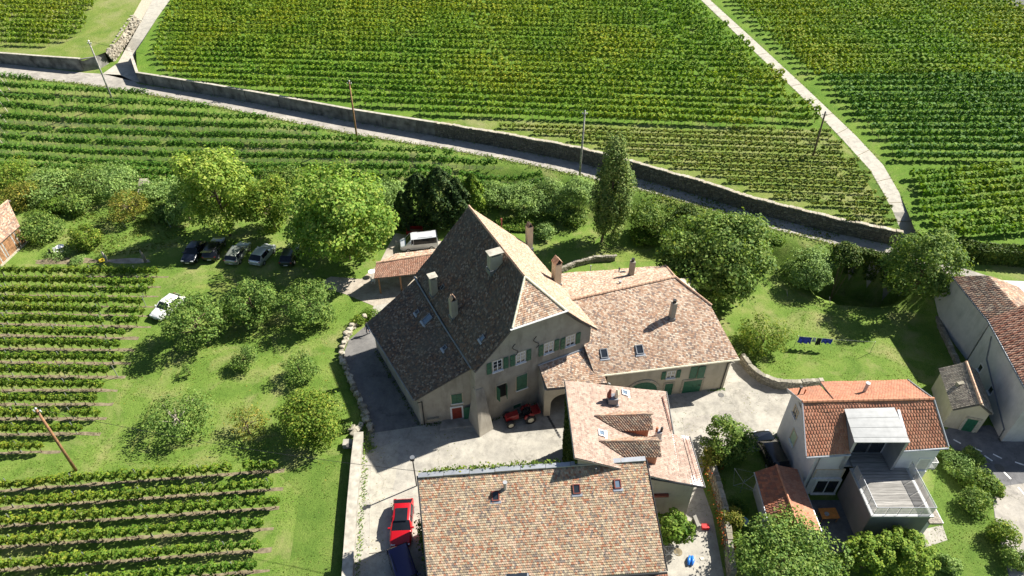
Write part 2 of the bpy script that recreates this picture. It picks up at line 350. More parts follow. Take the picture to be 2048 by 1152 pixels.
plain('cream', (0.66, 0.61, 0.46), 0.7, var=0.1, scale=4)
plain('marking', (0.72, 0.72, 0.70), 0.8, var=0.12, scale=5)
plain('rubber', (0.02, 0.02, 0.021), 0.85, var=0.1, scale=8)
plain('manhole', (0.10, 0.098, 0.095), 0.6, 0.4, 0.1, 9)
plain('skin', (0.45, 0.27, 0.19), 0.6, var=0.05, scale=8)
plain('cloth_navy', (0.02, 0.03, 0.075), 0.9, var=0.15, scale=8)
plain('hair', (0.05, 0.035, 0.025), 0.7, var=0.1, scale=20)
plain('cloth_blue', (0.035, 0.055, 0.42), 0.9, var=0.4, scale=5)
plain('cloth_pale', (0.35, 0.38, 0.50), 0.9, var=0.2, scale=5)
plain('cloth_black', (0.015, 0.015, 0.018), 0.9, var=0.2, scale=6)
plain('hollow', (0.012, 0.012, 0.012), 0.9, var=0.1)
plain('gravel_roof', (0.27, 0.24, 0.20), 0.95, var=0.3, scale=9, bmp=0.8)
def glassmat(name, col, rough=0.06):
    m, nt, b = newmat(name); b.inputs['Roughness'].default_value = rough; b.inputs['Specular IOR Level'].default_value = 0.8
    nt.links.new(ramp(nt, nz(nt, 1.2, 3), [(0.3, col), (0.7, [c*1.5 for c in col])]), b.inputs['Base Color']); return m
glassmat('glass', (0.018, 0.022, 0.028)); glassmat('glass_sky', (0.10, 0.14, 0.19), 0.12); glassmat('car_glass', (0.010, 0.012, 0.016), 0.05); M['car_glass'].node_tree.nodes['Principled BSDF'].inputs['Specular IOR Level'].default_value = 0.4
def carpaint(name, col, metal=0.25, rough=0.3):
    m, nt, b = newmat(name); nt.links.new(ramp(nt, nz(nt, 1.5, 4), [(0.3, [c*0.93 for c in col]), (0.7, [min(1, c*1.06) for c in col])]), b.inputs['Base Color'])
    b.inputs['Roughness'].default_value = rough; b.inputs['Metallic'].default_value = metal; b.inputs['Coat Weight'].default_value = 0.6; b.inputs['Coat Roughness'].default_value = 0.06
carpaint('paint_red', (0.50, 0.006, 0.012)); carpaint('paint_violet', (0.018, 0.014, 0.085)); carpaint('paint_navy', (0.014, 0.018, 0.030)); carpaint('paint_black', (0.008, 0.009, 0.014))
carpaint('paint_greygreen', (0.27, 0.30, 0.27), 0.4); carpaint('paint_silver', (0.52, 0.55, 0.57), 0.4); carpaint('paint_white', (0.74, 0.74, 0.73), 0.0); carpaint('paint_van', (0.60, 0.62, 0.64), 0.2); carpaint('paint_dgreen', (0.03, 0.045, 0.04), 0.3)
plain('headlamp', (0.62, 0.64, 0.66), 0.15, var=0.03); plain('taillamp', (0.30, 0.01, 0.01), 0.2, var=0.03)
# netting: thin half-open mesh
def netmat():
    m, nt, b = newmat('netting'); b.inputs['Base Color'].default_value = (0.48, 0.52, 0.50, 1); b.inputs['Roughness'].default_value = 0.8
    nt.links.new(ramp(nt, nz(nt, 1.2, 4), [(0.35, (0.15,)*3), (0.7, (0.5,)*3)]), b.inputs['Alpha'])
netmat()
def perfmat():
    m, nt, b = newmat('perforated'); b.inputs['Base Color'].default_value = (0.60, 0.61, 0.62, 1); b.inputs['Metallic'].default_value = 0.4; b.inputs['Roughness'].default_value = 0.5; b.inputs['Alpha'].default_value = 0.4
    f = nz(nt, 2, 3); nt.links.new(ramp(nt, f, [(0.3, (0.55, 0.56, 0.57)), (0.7, (0.66, 0.67, 0.68))]), b.inputs['Base Color'])
perfmat()
# leaves
leafmat('vine_leaf', [(0.053, 0.135, 0.016), (0.100, 0.212, 0.021), (0.147, 0.258, 0.030), (0.217, 0.294, 0.036)], 0.38, [(0.100, 0.176, 0.018), (0.165, 0.258, 0.026), (0.235, 0.294, 0.033), (0.317, 0.306, 0.041)], 0.05)
leafmat('vine_far', [(0.063, 0.172, 0.017), (0.120, 0.260, 0.023), (0.176, 0.321, 0.031), (0.253, 0.373, 0.039)], 0.38, [(0.154, 0.254, 0.019), (0.239, 0.335, 0.025), (0.323, 0.380, 0.033), (0.421, 0.403, 0.050)], 0.045)
leafmat('vine_dark', [(0.047, 0.147, 0.019), (0.079, 0.199, 0.025), (0.118, 0.250, 0.032), (0.158, 0.284, 0.039)], 0.3)
leafmat('vine_young', [(0.085, 0.15, 0.02), (0.13, 0.20, 0.026), (0.19, 0.235, 0.036), (0.26, 0.25, 0.05)], 0.35)
leafmat('leaf_lime', [(0.137, 0.249, 0.036), (0.230, 0.351, 0.053), (0.321, 0.422, 0.074), (0.412, 0.468, 0.104)], 0.4)
leafmat('leaf_plane', [(0.115, 0.229, 0.036), (0.196, 0.338, 0.054), (0.277, 0.407, 0.074), (0.407, 0.457, 0.106)], 0.4)
leafmat('leaf_green', [(0.067, 0.136, 0.027), (0.122, 0.210, 0.040), (0.183, 0.278, 0.057), (0.271, 0.339, 0.084)], 0.32)
leafmat('leaf_apple', [(0.075, 0.151, 0.030), (0.126, 0.223, 0.046), (0.183, 0.284, 0.060), (0.250, 0.328, 0.084)], 0.3)
leafmat('leaf_yellow', [(0.10, 0.15, 0.02), (0.18, 0.215, 0.03), (0.27, 0.265, 0.045), (0.34, 0.29, 0.07)], 0.35)
leafmat('leaf_gold', [(0.077, 0.152, 0.018), (0.127, 0.220, 0.026), (0.187, 0.275, 0.037), (0.330, 0.354, 0.061)], 0.35)
leafmat('leaf_willow', [(0.130, 0.225, 0.059), (0.190, 0.305, 0.079), (0.251, 0.368, 0.104), (0.318, 0.439, 0.144)], 0.3)
leafmat('leaf_conifer', [(0.020, 0.047, 0.014), (0.033, 0.069, 0.018), (0.053, 0.094, 0.023), (0.083, 0.117, 0.028)], 0.1)
leafmat('leaf_thuja', [(0.086, 0.172, 0.019), (0.140, 0.242, 0.025), (0.203, 0.296, 0.035), (0.265, 0.336, 0.047)], 0.25)
leafmat('leaf_poplar', [(0.079, 0.141, 0.031), (0.133, 0.211, 0.050), (0.195, 0.266, 0.070), (0.283, 0.326, 0.106)], 0.25)
leafmat('leaf_ivy', [(0.029, 0.063, 0.011), (0.052, 0.098, 0.016), (0.081, 0.132, 0.023), (0.138, 0.172, 0.029)], 0.2)
leafmat('leaf_bed', [(0.08, 0.17, 0.02), (0.12, 0.22, 0.03), (0.16, 0.25, 0.04), (0.21, 0.27, 0.05)], 0.35)
leafmat('leaf_flower', [(0.35, 0.04, 0.02), (0.45, 0.12, 0.03), (0.10, 0.15, 0.03), (0.5, 0.3, 0.05)], 0.2)
leafmat('grass_blade', [(0.10, 0.165, 0.03), (0.14, 0.21, 0.04), (0.18, 0.235, 0.05), (0.25, 0.255, 0.085)], 0.4)

def deckmat():
    m, nt, b = newmat('decking'); P = pos(nt); mp = N(nt, 'ShaderNodeMapping'); mp.inputs['Scale'].default_value = (0.5, 7.0, 1); nt.links.new(P, mp.inputs[0])
    g = N(nt, 'ShaderNodeNewGeometry'); c = ramp(nt, nz(nt, 1.6, 5, mp.outputs[0], .6), [(.3, (.17, .165, .155)), (.7, (.40, .385, .36))]); c = mix(nt, 1.0, c, ramp(nt, g.outputs['Random Per Island'], [(0, (.72, .72, .72)), (1, (1.15, 1.15, 1.15))]), 'MULTIPLY')
    nt.links.new(c, b.inputs['Base Color']); b.inputs['Roughness'].default_value = .85
deckmat()

plain('zinc_pale', (0.27, 0.28, 0.285), 0.5, 0.2, 0.06, 2)
# ------------------------------------------------------------------ ground, fields, roads
def ground():
    xs = np.concatenate([[-1500, -700, -350, -200], np.arange(-130, 131, 1.0), [200, 350, 700, 1500]])
    ys = np.concatenate([[-1500, -600, -200, -60, -10], np.arange(8, 140, 1.0), [200, 350, 700, 1500]])
    V = np.array([(x, y, h0(x, y)+(0.10*(noise.noise((x*.12, y*.12, 0)))*smooth((y-52)/8) if x < -3 and 6 < float(np.interp(x, _rx, _ry))-y < 17 else 0)) for y in ys for x in xs])
    nx = len(xs); ny = len(ys); i, j = np.meshgrid(np.arange(nx-1), np.arange(ny-1)); b = (j*nx+i).ravel()
    link('ground', npmesh('ground', V, np.stack([b, b+1, b+nx+1, b+nx], 1)), 'grass', smooth=True, kind='structure')
ground()
LANE_L = [(1366, -45), (1402, 0), (1500, 95), (1600, 190), (1690, 285), (1740, 340), (1768, 388), (1786, 425), (1800, 462), (1806, 490)]
LANE_R = [(1384, -45), (1420, 0), (1521, 92), (1621, 185), (1712, 272), (1766, 330), (1798, 385), (1816, 425), (1830, 460), (1840, 490)]
def ramp_pts(P, k0, k1):
    out = []
    n = len(P)
    for i, (x, y) in enumerate(P):
        t = smooth((i-k0)/(k1-k0)) if k1 != k0 else 0
        a = fld(x, y); b = at(x, y, ROAD_Z); out.append(a.lerp(b, t))
    return out
laneL = ramp_pts(LANE_L, 6.5, 9); laneR = ramp_pts(LANE_R, 6.5, 9)
ribbon('farm_lane', laneL, laneR, 'lane_concrete', 0.03, kind='structure')
# expansion joints of the concrete lane
jm = MB()
for a, b in zip(zip(laneL[:-1], laneR[:-1]), zip(laneL[1:], laneR[1:])):
    n = max(1, int((b[0]-a[0]).length/4.5))
    for i in range(n):
        t = (i+.5)/n; p = a[0].lerp(b[0], t); q = a[1].lerp(b[1], t); e = (b[0]-a[0]).normalized()*0.05; up = Vector((0, 0, .036))
        jm.quad(p-e+up, q-e+up, q+e+up, p+e+up)
jm.build('lane_joint', 'soil', None, kind='structure')
SIDE_L = [(205, 148), (236, 126), (250, 100), (264, 76), (285, 38), (305, 0), (330, -45)]
SIDE_R = [(281, 166), (263, 124), (272, 102), (287, 80), (313, 38), (340, 0), (366, -45)]
sideL = [at(x, y, ROAD_Z).lerp(fld(x, y), smooth((i-1)/3.2)) for i, (x, y) in enumerate(SIDE_L)]
sideR = [at(x, y, ROAD_Z).lerp(fld(x, y), smooth((i-1)/3.2)) for i, (x, y) in enumerate(SIDE_R)]
ribbon('side_lane', sideL, sideR, 'lane_concrete', 0.03, kind='structure')
up4 = Vector((FN.x, FN.y, 0))
wallA = [ROAD_UP_W[i] for i in range(5, 17)]
def lift(p, off=0.35): q = p+up4*off; return Vector((q.x, q.y, hf(q.x, q.y)))
fsr = [fld(*p) for p in SIDE_R[2:]]
far1 = [Vector((x, 620, hf(x, 620))) for x in (-260, 200)]
laneLf = [fld(*p) for p in LANE_L]
polyA = [lift(p) for p in wallA]+[p for p in reversed(laneLf[:-1])]+[Vector((150, 620, hf(150, 620))), Vector((-250, 620, hf(-250, 620)))]+list(reversed(fsr))
sheet('field', polyA, 'field_grass', 0, kind='structure')
laneRf = [fld(*p) for p in LANE_R]
polyB = list(laneRf[:-1])+[fld(1860, 482), fld(1930, 497), fld(2060, 492), fld(2250, 480), Vector((420, 150, hf(420, 150))), Vector((420, 620, hf(420, 620))), Vector((152, 620, hf(152, 620)))]
sheet('field', polyB, 'field_grass', 0, kind='structure')
eoff = ROAD_Z+1.9-hf(at(90, 137, ROAD_Z).x, at(90, 137, ROAD_Z).y)
def hE(x, y): return hf(x, y)+eoff
E_O = F_O+Vector((0, 0, eoff))
def fldE(px, py): return onplane(px, py, E_O, F_N)
polyE = [fldE(*p) for p in [(-300, 60), (-160, 80), (0, 107), (90, 117), (168, 121), (212, 104), (238, 78), (262, 38), (283, 0), (300, -45)]]+[Vector((-252, 620, hE(-252, 620))), Vector((-600, 620, hE(-600, 620)))]
sheet('field', polyE, 'field_dry', 0, kind='structure')
ribbon('road', resample(ROAD_LOW_W, 400), [ROAD_UP_W[0]]*0 or [min(ROAD_UP_W, key=lambda q: (q-p).length) for p in resample(ROAD_LOW_W, 400)], 'asphalt', 0.03, kind='structure') if False else None
def road():
    pts = list(ROAD_LOW_W)+list(reversed(ROAD_UP_W))
    sheet('road', pts, 'asphalt', 0.03, kind='structure')
road()
# dry grass sheet for the young vineyard
polyC = [lift(p, .5) for p in ROAD_UP_W[9:17]]+[fld(*p) for p in [(1798, 462), (1783, 425), (1764, 388), (1734, 338), (1690, 290), (1655, 262), (1400, 252), (1150, 246), (960, 236)]]
sheet('young_vineyard_ground', [Vector((p.x, p.y, hf(p.x, p.y))) for p in polyC], 'field_dry', 0.012, kind='structure')
# green verge along the lane and below the wall top
sheet('verge_strip', [fld(*p) for p in [(1800, 458), (1786, 423), (1766, 386), (1738, 338), (1700, 296), (1716, 330), (1740, 372), (1758, 410), (1770, 450)]], 'grass_lush', 0.022, kind='structure')
# far road at the picture's top corner
frd = [fld(*p) for p in [(1960, -22), (2000, -2), (2030, 12), (2062, 28), (2140, 70)]]; fru = [fld(*p) for p in [(2000, -30), (2030, -14), (2060, 0), (2090, 12), (2170, 52)]]
ribbon('upper_road', frd, fru, 'street', 0.05, kind='structure')
ribbon('upper_road_edge_line', [p+Vector((0.25, .1, 0)) for p in frd], [p+Vector((0.5, .2, 0)) for p in frd], 'marking', 0.058, kind='structure')

def wall_mesh(P, zb, zt, th, mb=None, side=None):
    """vertical wall along polyline P (xy), base/top heights by function or number; side: direction the thickness grows to"""
    mb = mb or MB(); n = len(P); zbf = zb if callable(zb) else (lambda p: zb); ztf = zt if callable(zt) else (lambda p: zt)
    A, B = [], []
    for i, p in enumerate(P):
        d = (P[min(i+1, n-1)]-P[max(i-1, 0)]); d.z = 0; d.normalize(); nrm = Vector((-d.y, d.x, 0))
        A.append(Vector((p.x, p.y, 0))); B.append(Vector((p.x, p.y, 0))+nrm*th)
    V = []
    for i, p in enumerate(P):
        b, t = zbf(p), ztf(p)
        V += [(A[i].x, A[i].y, b), (A[i].x, A[i].y, t), (B[i].x, B[i].y, t), (B[i].x, B[i].y, b)]
    F = []
    for i in range(n-1):
        a = 4*i; c = a+4
        for k in range(4): F.append((a+k, c+k, c+(k+1) % 4, a+(k+1) % 4))
    F += [(0, 1, 2, 3), (4*n-1, 4*n-2, 4*n-3, 4*n-4)]
    return mb.add(V, F)
def stones_on(P, zb, zt, off, w=0.42, h=0.2, seed=1, lean=0.0, depth=0.06):
    """irregular courses of face stones along a polyline; off: outward normal side sign"""
    rg = random.Random(seed); mb = MB()
    zbf = zb if callable(zb) else (lambda p: zb); ztf = zt if callable(zt) else (lambda p: zt)
    for a, b in zip(P[:-1], P[1:]):
        d = b-a; d.z = 0; L = d.length; d.normalize(); nr = Vector((-d.y, d.x, 0))*off
        z0, z1 = zbf(a), ztf(a); z = z0
        while z < z1-0.05:
            hh = min(h*rg.uniform(.7, 1.35), z1-z); x = -rg.uniform(0, .2)
            while x < L:
                ww = w*rg.uniform(.55, 1.5); x0, x1 = max(0, x+.015), min(L, x+ww-.015)
                if x1-x0 > .06:
                    dp = depth*rg.uniform(.35, 1.3); zz = (ztf(b)-ztf(a))/max(L, .1)
                    q = []
                    for (xx, zc) in ((x0, z+.012), (x1, z+.012+rg.uniform(-.01, .02)), (x1-.02, z+hh-.012), (x0+.02, z+hh-.012+rg.uniform(-.02, .01))):
                        p = a+d*xx; q.append(Vector((p.x, p.y, zc+zz*xx*0.0)))
                    c = sum(q, Vector())/4
                    o = [c+(p-c)*.88+nr*dp for p in q]; i = [p-nr*.03 for p in q]
                    mb.add(i+o, [(4, 5, 6, 7), (0, 1, 5, 4), (1, 2, 6, 5), (2, 3, 7, 6), (3, 0, 4, 7)])
                x += ww
            z += hh
    return mb
# long road wall: left part of poured concrete, right part of rubble stone
w_conc = resample([at(262, 122, ROAD_Z)+Vector((0.2, 0, 0)), at(279, 166, ROAD_Z)]+[ROAD_UP_W[i] for i in range(6, 10)], 3.0)
t = thing('retaining_wall', 'long smooth concrete retaining wall along the upper side of the road', 'wall', w_conc[0])
ztop = lambda p: hf(p.x, p.y)+0.22
wall_mesh(w_conc, ROAD_Z-.4, ztop, .4).build('wall_body', 'wall_old_shaded', t)
cp = MB()
wall_mesh([p-up4*.04 for p in w_conc], lambda p: ztop(p)+.002, lambda p: ztop(p)+.09, .5, cp); cp.build('coping', 'coping', t)
for i in range(3, len(w_conc)-1, 2):
    p = w_conc[i]; MB().box((p.x-up4.x*.03, p.y-up4.y*.03, ROAD_Z), .06, .06, 1.9, math.atan2(_wd.y, _wd.x)).build('joint_strip', 'mortar_shaded', t)
w_stone = resample([ROAD_UP_W[i] for i in range(9, 17)], 2.0)
t = thing('stone_wall', 'rough rubble stone retaining wall along the road below the young vines', 'wall', w_stone[0])
zts = lambda p: hf(p.x, p.y)+0.2+0.12*noise.noise((p.x*.4, p.y*.4, 3))
wall_mesh(w_stone, ROAD_Z-.4, zts, .45).build('wall_body', 'mortar_shaded', t)
stones_on(w_stone, ROAD_Z-.1, zts, -1, .5, .24, 3, depth=.09).build('face_stones', 'stone_shaded', t, kind='stuff')
cs = MB(); rg = random.Random(5)
for a, b in zip(w_stone[:-1], w_stone[1:]):
    d = (b-a); L = d.length; x = 0
    while x < L:
        w = rg.uniform(.3, .6); p = a+d*(min(L, x+w/2)/L)+up4*.2; cs.box((p.x, p.y, zts(p)-.02), w*.95, .55*rg.uniform(.9, 1.1), .1*rg.uniform(.7, 1.8), math.atan2(d.y, d.x)+rg.uniform(-.08, .08)); x += w
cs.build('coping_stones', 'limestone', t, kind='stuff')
w_e = resample([at(-160, 102, ROAD_Z), at(0, 127, ROAD_Z), at(90, 136, ROAD_Z), at(168, 143, ROAD_Z)], 3.0)
t = thing('retaining_wall', 'weathered concrete retaining wall on the far road at the left', 'wall', w_e[0])
zte = lambda p: hE(p.x, p.y)+.25
wall_mesh(w_e, ROAD_Z-.4, zte, .4).build('wall_body', 'wall_old_shaded', t)
wall_mesh([p-Vector((0, .05, 0)) for p in w_e], lambda p: zte(p)+.002, lambda p: zte(p)+.1, .5).build('coping', 'coping', t)
w_e2 = resample([at(168, 143, ROAD_Z)+Vector((.1, 0, 0)), at(200, 138, ROAD_Z), at(218, 127, ROAD_Z)], 2.0)
wall_mesh(w_e2, ROAD_Z-.4, lambda p: zte(w_e[-1])-.05, .4).build('return_wall', 'wall_old_shaded', t)
# rubble bank beside the side lane
rb = MB(); rg = random.Random(11)
bl = [at(228, 122, ROAD_Z)]+[at(x, y, ROAD_Z).lerp(fld(x, y), smooth(i/3.2)) for i, (x, y) in [(1, (244, 102)), (2, (259, 78)), (3, (283, 40)), (4, (304, 2)), (5, (330, -43))]]
bu = [fldE(212, 106), fldE(224, 90), fldE(240, 64), fldE(262, 30), fldE(282, -6), fldE(300, -46)]
base = MB()
for i in range(5): base.quad(bl[i], bl[i+1], bu[i+1], bu[i])
t = thing('stone_bank', 'pale limestone rubble bank beside the steep side lane', 'stone bank', bl[0])
base.build('bank_face', 'limestone', t)
for k in range(520):
    i = rg.choice((0, 0, 1, 1, 2)); u = rg.random(); v = rg.random()
    p = bl[i].lerp(bl[i+1], u).lerp(bu[i].lerp(bu[i+1], u), v); s = rg.uniform(.18, .5)
    rb.box((p.x, p.y, p.z-.1), s, s*rg.uniform(.6, 1), s*rg.uniform(.5, .9), rg.uniform(0, 3))
rb.build('rubble', 'limestone', t, kind='stuff')

# ------------------------------------------------------------------ leaves
def leaf_quads(C, size, outward=None, flat=0.0, rg=RNG, jitter=1.0):
    """rhombic leaves at centres C (n,3); returns V,Q"""
    n = len(C); s = size*rg.uniform(.5, 1.5, (n, 1))
    nrm = rg.normal(size=(n, 3))
    if outward is not None: nrm = nrm*jitter*.75+outward
    nrm[:, 2] += flat
    nrm /= np.linalg.norm(nrm, axis=1, keepdims=True)+1e-9
    a = np.cross(nrm, rg.normal(size=(n, 3))); a /= np.linalg.norm(a, axis=1, keepdims=True)+1e-9
    b = np.cross(nrm, a)
    V = np.stack([C-a*s*.62, C-b*s*.42+nrm*s*.08, C+a*s*.62, C+b*s*.42+nrm*s*.08], 1).reshape(-1, 3)
    return V, np.arange(n*4).reshape(n, 4)
def join_np(parts):
    Vs, Qs, b = [], [], 0
    for V, Q in parts: Vs.append(V); Qs.append(Q+b); b += len(V)
    return np.concatenate(Vs), np.concatenate(Qs)
def twomat(m, nleaf, leaf, wood):
    m.materials.append(M[leaf]); m.materials.append(M[wood])
    k = np.zeros(len(m.polygons), dtype=np.int32); k[nleaf:] = 1; m.polygons.foreach_set('material_index', k)
_secs = {}
def section(kind, L, var):
    key = (kind, L, var)
    if key in _secs: return _secs[key]
    c = VK[kind]; rg = np.random.default_rng(zlib.crc32(('%s %d %d' % (kind, var, int(L*10))).encode()))
    n = int(c['n']*L); sp = c['sp']; x = rg.uniform(0, L, n)
    ph = (x/sp) % 1.0; bul = .72+.28*np.cos(2*np.pi*(ph-.5))          # each stock bulges
    k = (x//sp).astype(int); amp = rg.uniform(.72, 1.12, k.max()+2)[k]; gap = rg.uniform(0, 1, k.max()+2)[k] > c['gap']
    x, bul, amp = x[gap], bul[gap], amp[gap]; n = len(x)
    a = rg.uniform(0, 2*np.pi, n); r = np.sqrt(rg.uniform(.25, 1, n))
    zc, hh = (c['z1']+c['z0'])/2, (c['z1']-c['z0'])/2
    y = np.cos(a)*r*c['w']/2*bul*amp; z = zc+np.sin(a)*r*hh*bul*amp
    shoots = rg.random(n) < .07; z[shoots] += rg.uniform(0, .35, shoots.sum())*c['z1']/1.7
    C = np.stack([x, y, z], 1); out = np.stack([np.zeros(n), np.cos(a), np.sin(a)+.35], 1)
    V, Q = leaf_quads(C, c['s'], out, .75, rg); nl = len(Q)
    w = MB()
    for q in np.arange(sp/2, L, sp):
        w.tube([(q, 0, 0), (q+rg.uniform(-.08, .08), rg.uniform(-.05, .05), c['z0']*.6), (q+rg.uniform(-.15, .15), 0, c['z0']+.25)], [.05, .04, .03], 4, False)
    WV = np.array(w.v); WQ = np.array(w.f)
    V, Q = join_np([(V, Q), (WV, WQ)])
    m = npmesh('vine_'+kind, V, Q); twomat(m, nl, c['mat'], 'vine_wood'); _secs[key] = m; return m
VK = {'near': dict(n=215, sp=1.0, s=.17, z0=.45, z1=1.75, w=.95, gap=.03, mat='vine_leaf'),
      'mid': dict(n=120, sp=1.1, s=.21, z0=.45, z1=1.9, w=.95, gap=.02, mat='vine_dark'),
      'far': dict(n=58, sp=1.0, s=.30, z0=.4, z1=1.65, w=.95, gap=.04, mat='vine_far'),
      'fardark': dict(n=62, sp=1.0, s=.30, z0=.3, z1=1.75, w=.9, gap=.0, mat='vine_dark'),
      'bushy': dict(n=75, sp=1.0, s=.30, z0=.3, z1=1.5, w=1.25, gap=.0, mat='vine_far'),
      'young': dict(n=64, sp=.9, s=.22, z0=.12, z1=.85, w=.6, gap=.02, mat='vine_young')}
ROWN = {}
def vine_row(a, b, kind, label, group, posts=0, zf=None, lens=(16, 8, 4, 2), endpost=None, net=False):
    """row from a to b (ground points)"""
    d = b-a; L = d.length
    if L < 1.5: return
    rz = math.atan2(d.y, d.x); t = thing('vine_row', label, 'vine row', a, 0, group)
    t.rotation_euler = (0, -math.atan2(d.z, math.hypot(d.x, d.y)) if zf is None else 0, rz)
    if zf is not None: L = math.hypot(d.x, d.y)
    x = 0.0; rg = random.Random(int(a.x*37+a.y*91))
    while L-x > 1.0:
        l = next((q for q in lens if q <= L-x+.6), lens[-1])
        o = bpy.data.objects.new('vine', section(kind, l, rg.randrange(2))); COL.objects.link(o); o.parent = t
        if rg.random() < .5: o.location = (x+l, rg.uniform(-.05, .05), 0); o.rotation_euler.z = math.pi
        else: o.location = (x, rg.uniform(-.05, .05), 0)
        if zf is not None:
            fx = (x+l/2)/L; o.location.z = zf(a.x+d.x*fx, a.y+d.y*fx)-a.z; sl_ = math.atan2(zf(a.x+d.x*min(1, (x+l)/L), a.y+d.y*min(1, (x+l)/L))-zf(a.x+d.x*x/L, a.y+d.y*x/L), l)
            sg_ = -1 if o.rotation_euler.z else 1; o.rotation_euler.y = -sl_*sg_; o.location.z -= sg_*math.tan(sl_)*l/2*1.0 if sg_ > 0 else -math.tan(sl_)*l/2
        o.scale.z = rg.uniform(.86, 1.1); o.scale.y = rg.uniform(.8, 1.15); x += l
    if posts:
        n = int(L//posts)
        for i in range(n+1):
            o = bpy.data.objects.new('post', POST); COL.objects.link(o); o.parent = t; o.location = (min(i*posts+.1, L), 0.02, 0)
    if endpost:
        o = bpy.data.objects.new('post', POST2); COL.objects.link(o); o.parent = t; o.location = (endpost, 0, (zf(a.x+d.x*endpost/L, a.y+d.y*endpost/L)-a.z) if zf else 0); o.rotation_euler.y = R(-18)
    if net:
        m = MB(); k = max(2, int(L/2.5)); G = [(zf(a.x+d.x*i/k, a.y+d.y*i/k)-a.z) if zf else 0 for i in range(k+1)]; P = [(L*i/k, -.48-.04*math.sin(i*1.3), G[i]+.75+.1*math.sin(i*2.1)) for i in range(k+1)]
        for i in range(k): m.quad((P[i][0], P[i][1], G[i]+.15), (P[i+1][0], P[i+1][1], G[i+1]+.15), P[i+1], P[i])
        m.build('netting', 'netting', t, local=True)
    return t
_p = MB().box((0, 0, 0), .06, .06, 1.75); POST = _p.mesh('post'); POST.materials.append(M['galvanised'])
_p = MB().box((0, 0, 0), .09, .09, 2.3); POST2 = _p.mesh('post'); POST2.materials.append(M['coping'])
def clip_line(poly, o, d):
    """parameters where the infinite line o+t*d crosses polygon poly"""
    ts = []; n = len(poly); nx, ny = -d.y, d.x
    for i in range(n):
        p, q = poly[i], poly[(i+1) % n]; sp = (p.x-o.x)*nx+(p.y-o.y)*ny; sq = (q.x-o.x)*nx+(q.y-o.y)*ny
        if (sp < 0) != (sq < 0):
            k = sp/(sp-sq); x = p.x+(q.x-p.x)*k; y = p.y+(q.y-p.y)*k; ts.append((x-o.x)*d.x+(y-o.y)*d.y)
    ts.sort(); return list(zip(ts[0::2], ts[1::2]))
def fill_rows(poly, az, spacing, kind, labelf, group, hfun, start, count, **kw):
    d = Vector((math.cos(R(az)), math.sin(R(az)), 0)); nr = Vector((-d.y, d.x, 0)); k = 0
    for i in range(count):
        o = start+nr*(spacing*i); iv = [s for s in clip_line(poly, o, d) if s[1]-s[0] > 2.0]
        if not iv: continue
        for s0, s1 in iv:
            s0 += random.uniform(-.5, .5); s1 += random.uniform(-.5, .5)
            a = o+d*s0; b = o+d*s1; a.z = hfun(a.x, a.y); b.z = hfun(b.x, b.y)
            kk = kind(k, a) if callable(kind) else kind
            vine_row(a, b, kk, labelf(k), group, **kw)
        k += 1
# large field above the road
pA = [fld(*p) for p in [(300, 148), (345, 122), (318, 100), (352, 40), (380, -30)]]
top_l = fld(380, -60); top_r = fld(1358, -60)
polyRA = [fld(345, 152), fld(520, 185), fld(700, 206), fld(850, 228), fld(960, 238), fld(1150, 247), fld(1400, 252), fld(1655, 256)]+[fld(x-12, y) for x, y in [(1668, 262), (1600, 192), (1500, 97), (1402, 2), (1362, -40), (1346, -60)]]+[fld(388, -60), fld(352, 0), fld(326, 60), fld(308, 110)]
fill_rows(polyRA, -8, 1.95, 'far', lambda k: 'yellow green vine row in the large field, %s up from the wall' % ordinal(k), 'vine rows of the large field above the wall', hf, fld(1655, 262)+Vector((0, .3, 0)), 90)
polyRC = [fld(*p) for p in [(960, 246), (1150, 254), (1400, 259), (1655, 264), (1690, 300), (1722, 340), (1748, 385), (1768, 425), (1782, 456), (1700, 452)]]+[lift(ROAD_UP_W[i], 1.8) for i in (15, 14, 13, 12, 11, 10, 9)]
fill_rows(polyRC, -7, 1.45, 'young', lambda k: 'low sparse young vine row above the stone wall, %s from the lane end' % ordinal(k), 'young vine rows above the stone wall', hf, fld(1780, 462), 70)
polyRB = [fld(*p) for p in [(1418, -50), (1455, 0), (1530, 68), (1622, 150), (1708, 230), (1768, 290), (1800, 332), (1860, 332), (2060, 333), (2260, 335), (2260, 60), (2120, 36), (2040, 16), (1990, 0), (1940, -30), (1900, -60), (1440, -60)]]
fill_rows(polyRB, -4, 1.8, lambda k, a: 'fardark' if k < 13 else 'far', lambda k: '%s vine row right of the lane, %s up from the tall rows\' lower edge' % ('dark green' if k < 13 else 'yellowing', ordinal(k)), 'vine rows right of the farm lane', hf, fld(1800, 335), 90)
polyRD = [fld(*p) for p in [(1815, 346), (1850, 343), (2060, 341), (2260, 342), (2260, 470), (2050, 478), (1930, 482), (1870, 462), (1846, 430)]]
fill_rows(polyRD, 4, 1.5, 'bushy', lambda k: 'bushy vine row in the corner plot by the hedge, %s up' % ordinal(k), 'bushy vine rows of the corner plot', hf, fld(1900, 530), 60)
polyRE = [fldE(*p) for p in [(-260, 80), (0, 96), (90, 98), (150, 80), (185, 20), (205, -30), (210, -60), (-260, -60)]]
fill_rows(polyRE, -9, 2.1, 'far', lambda k: 'vine row in the small plot beyond the far wall, %s up' % ordinal(k), 'vine rows of the plot beyond the far wall', hE, fldE(150, 105), 40)
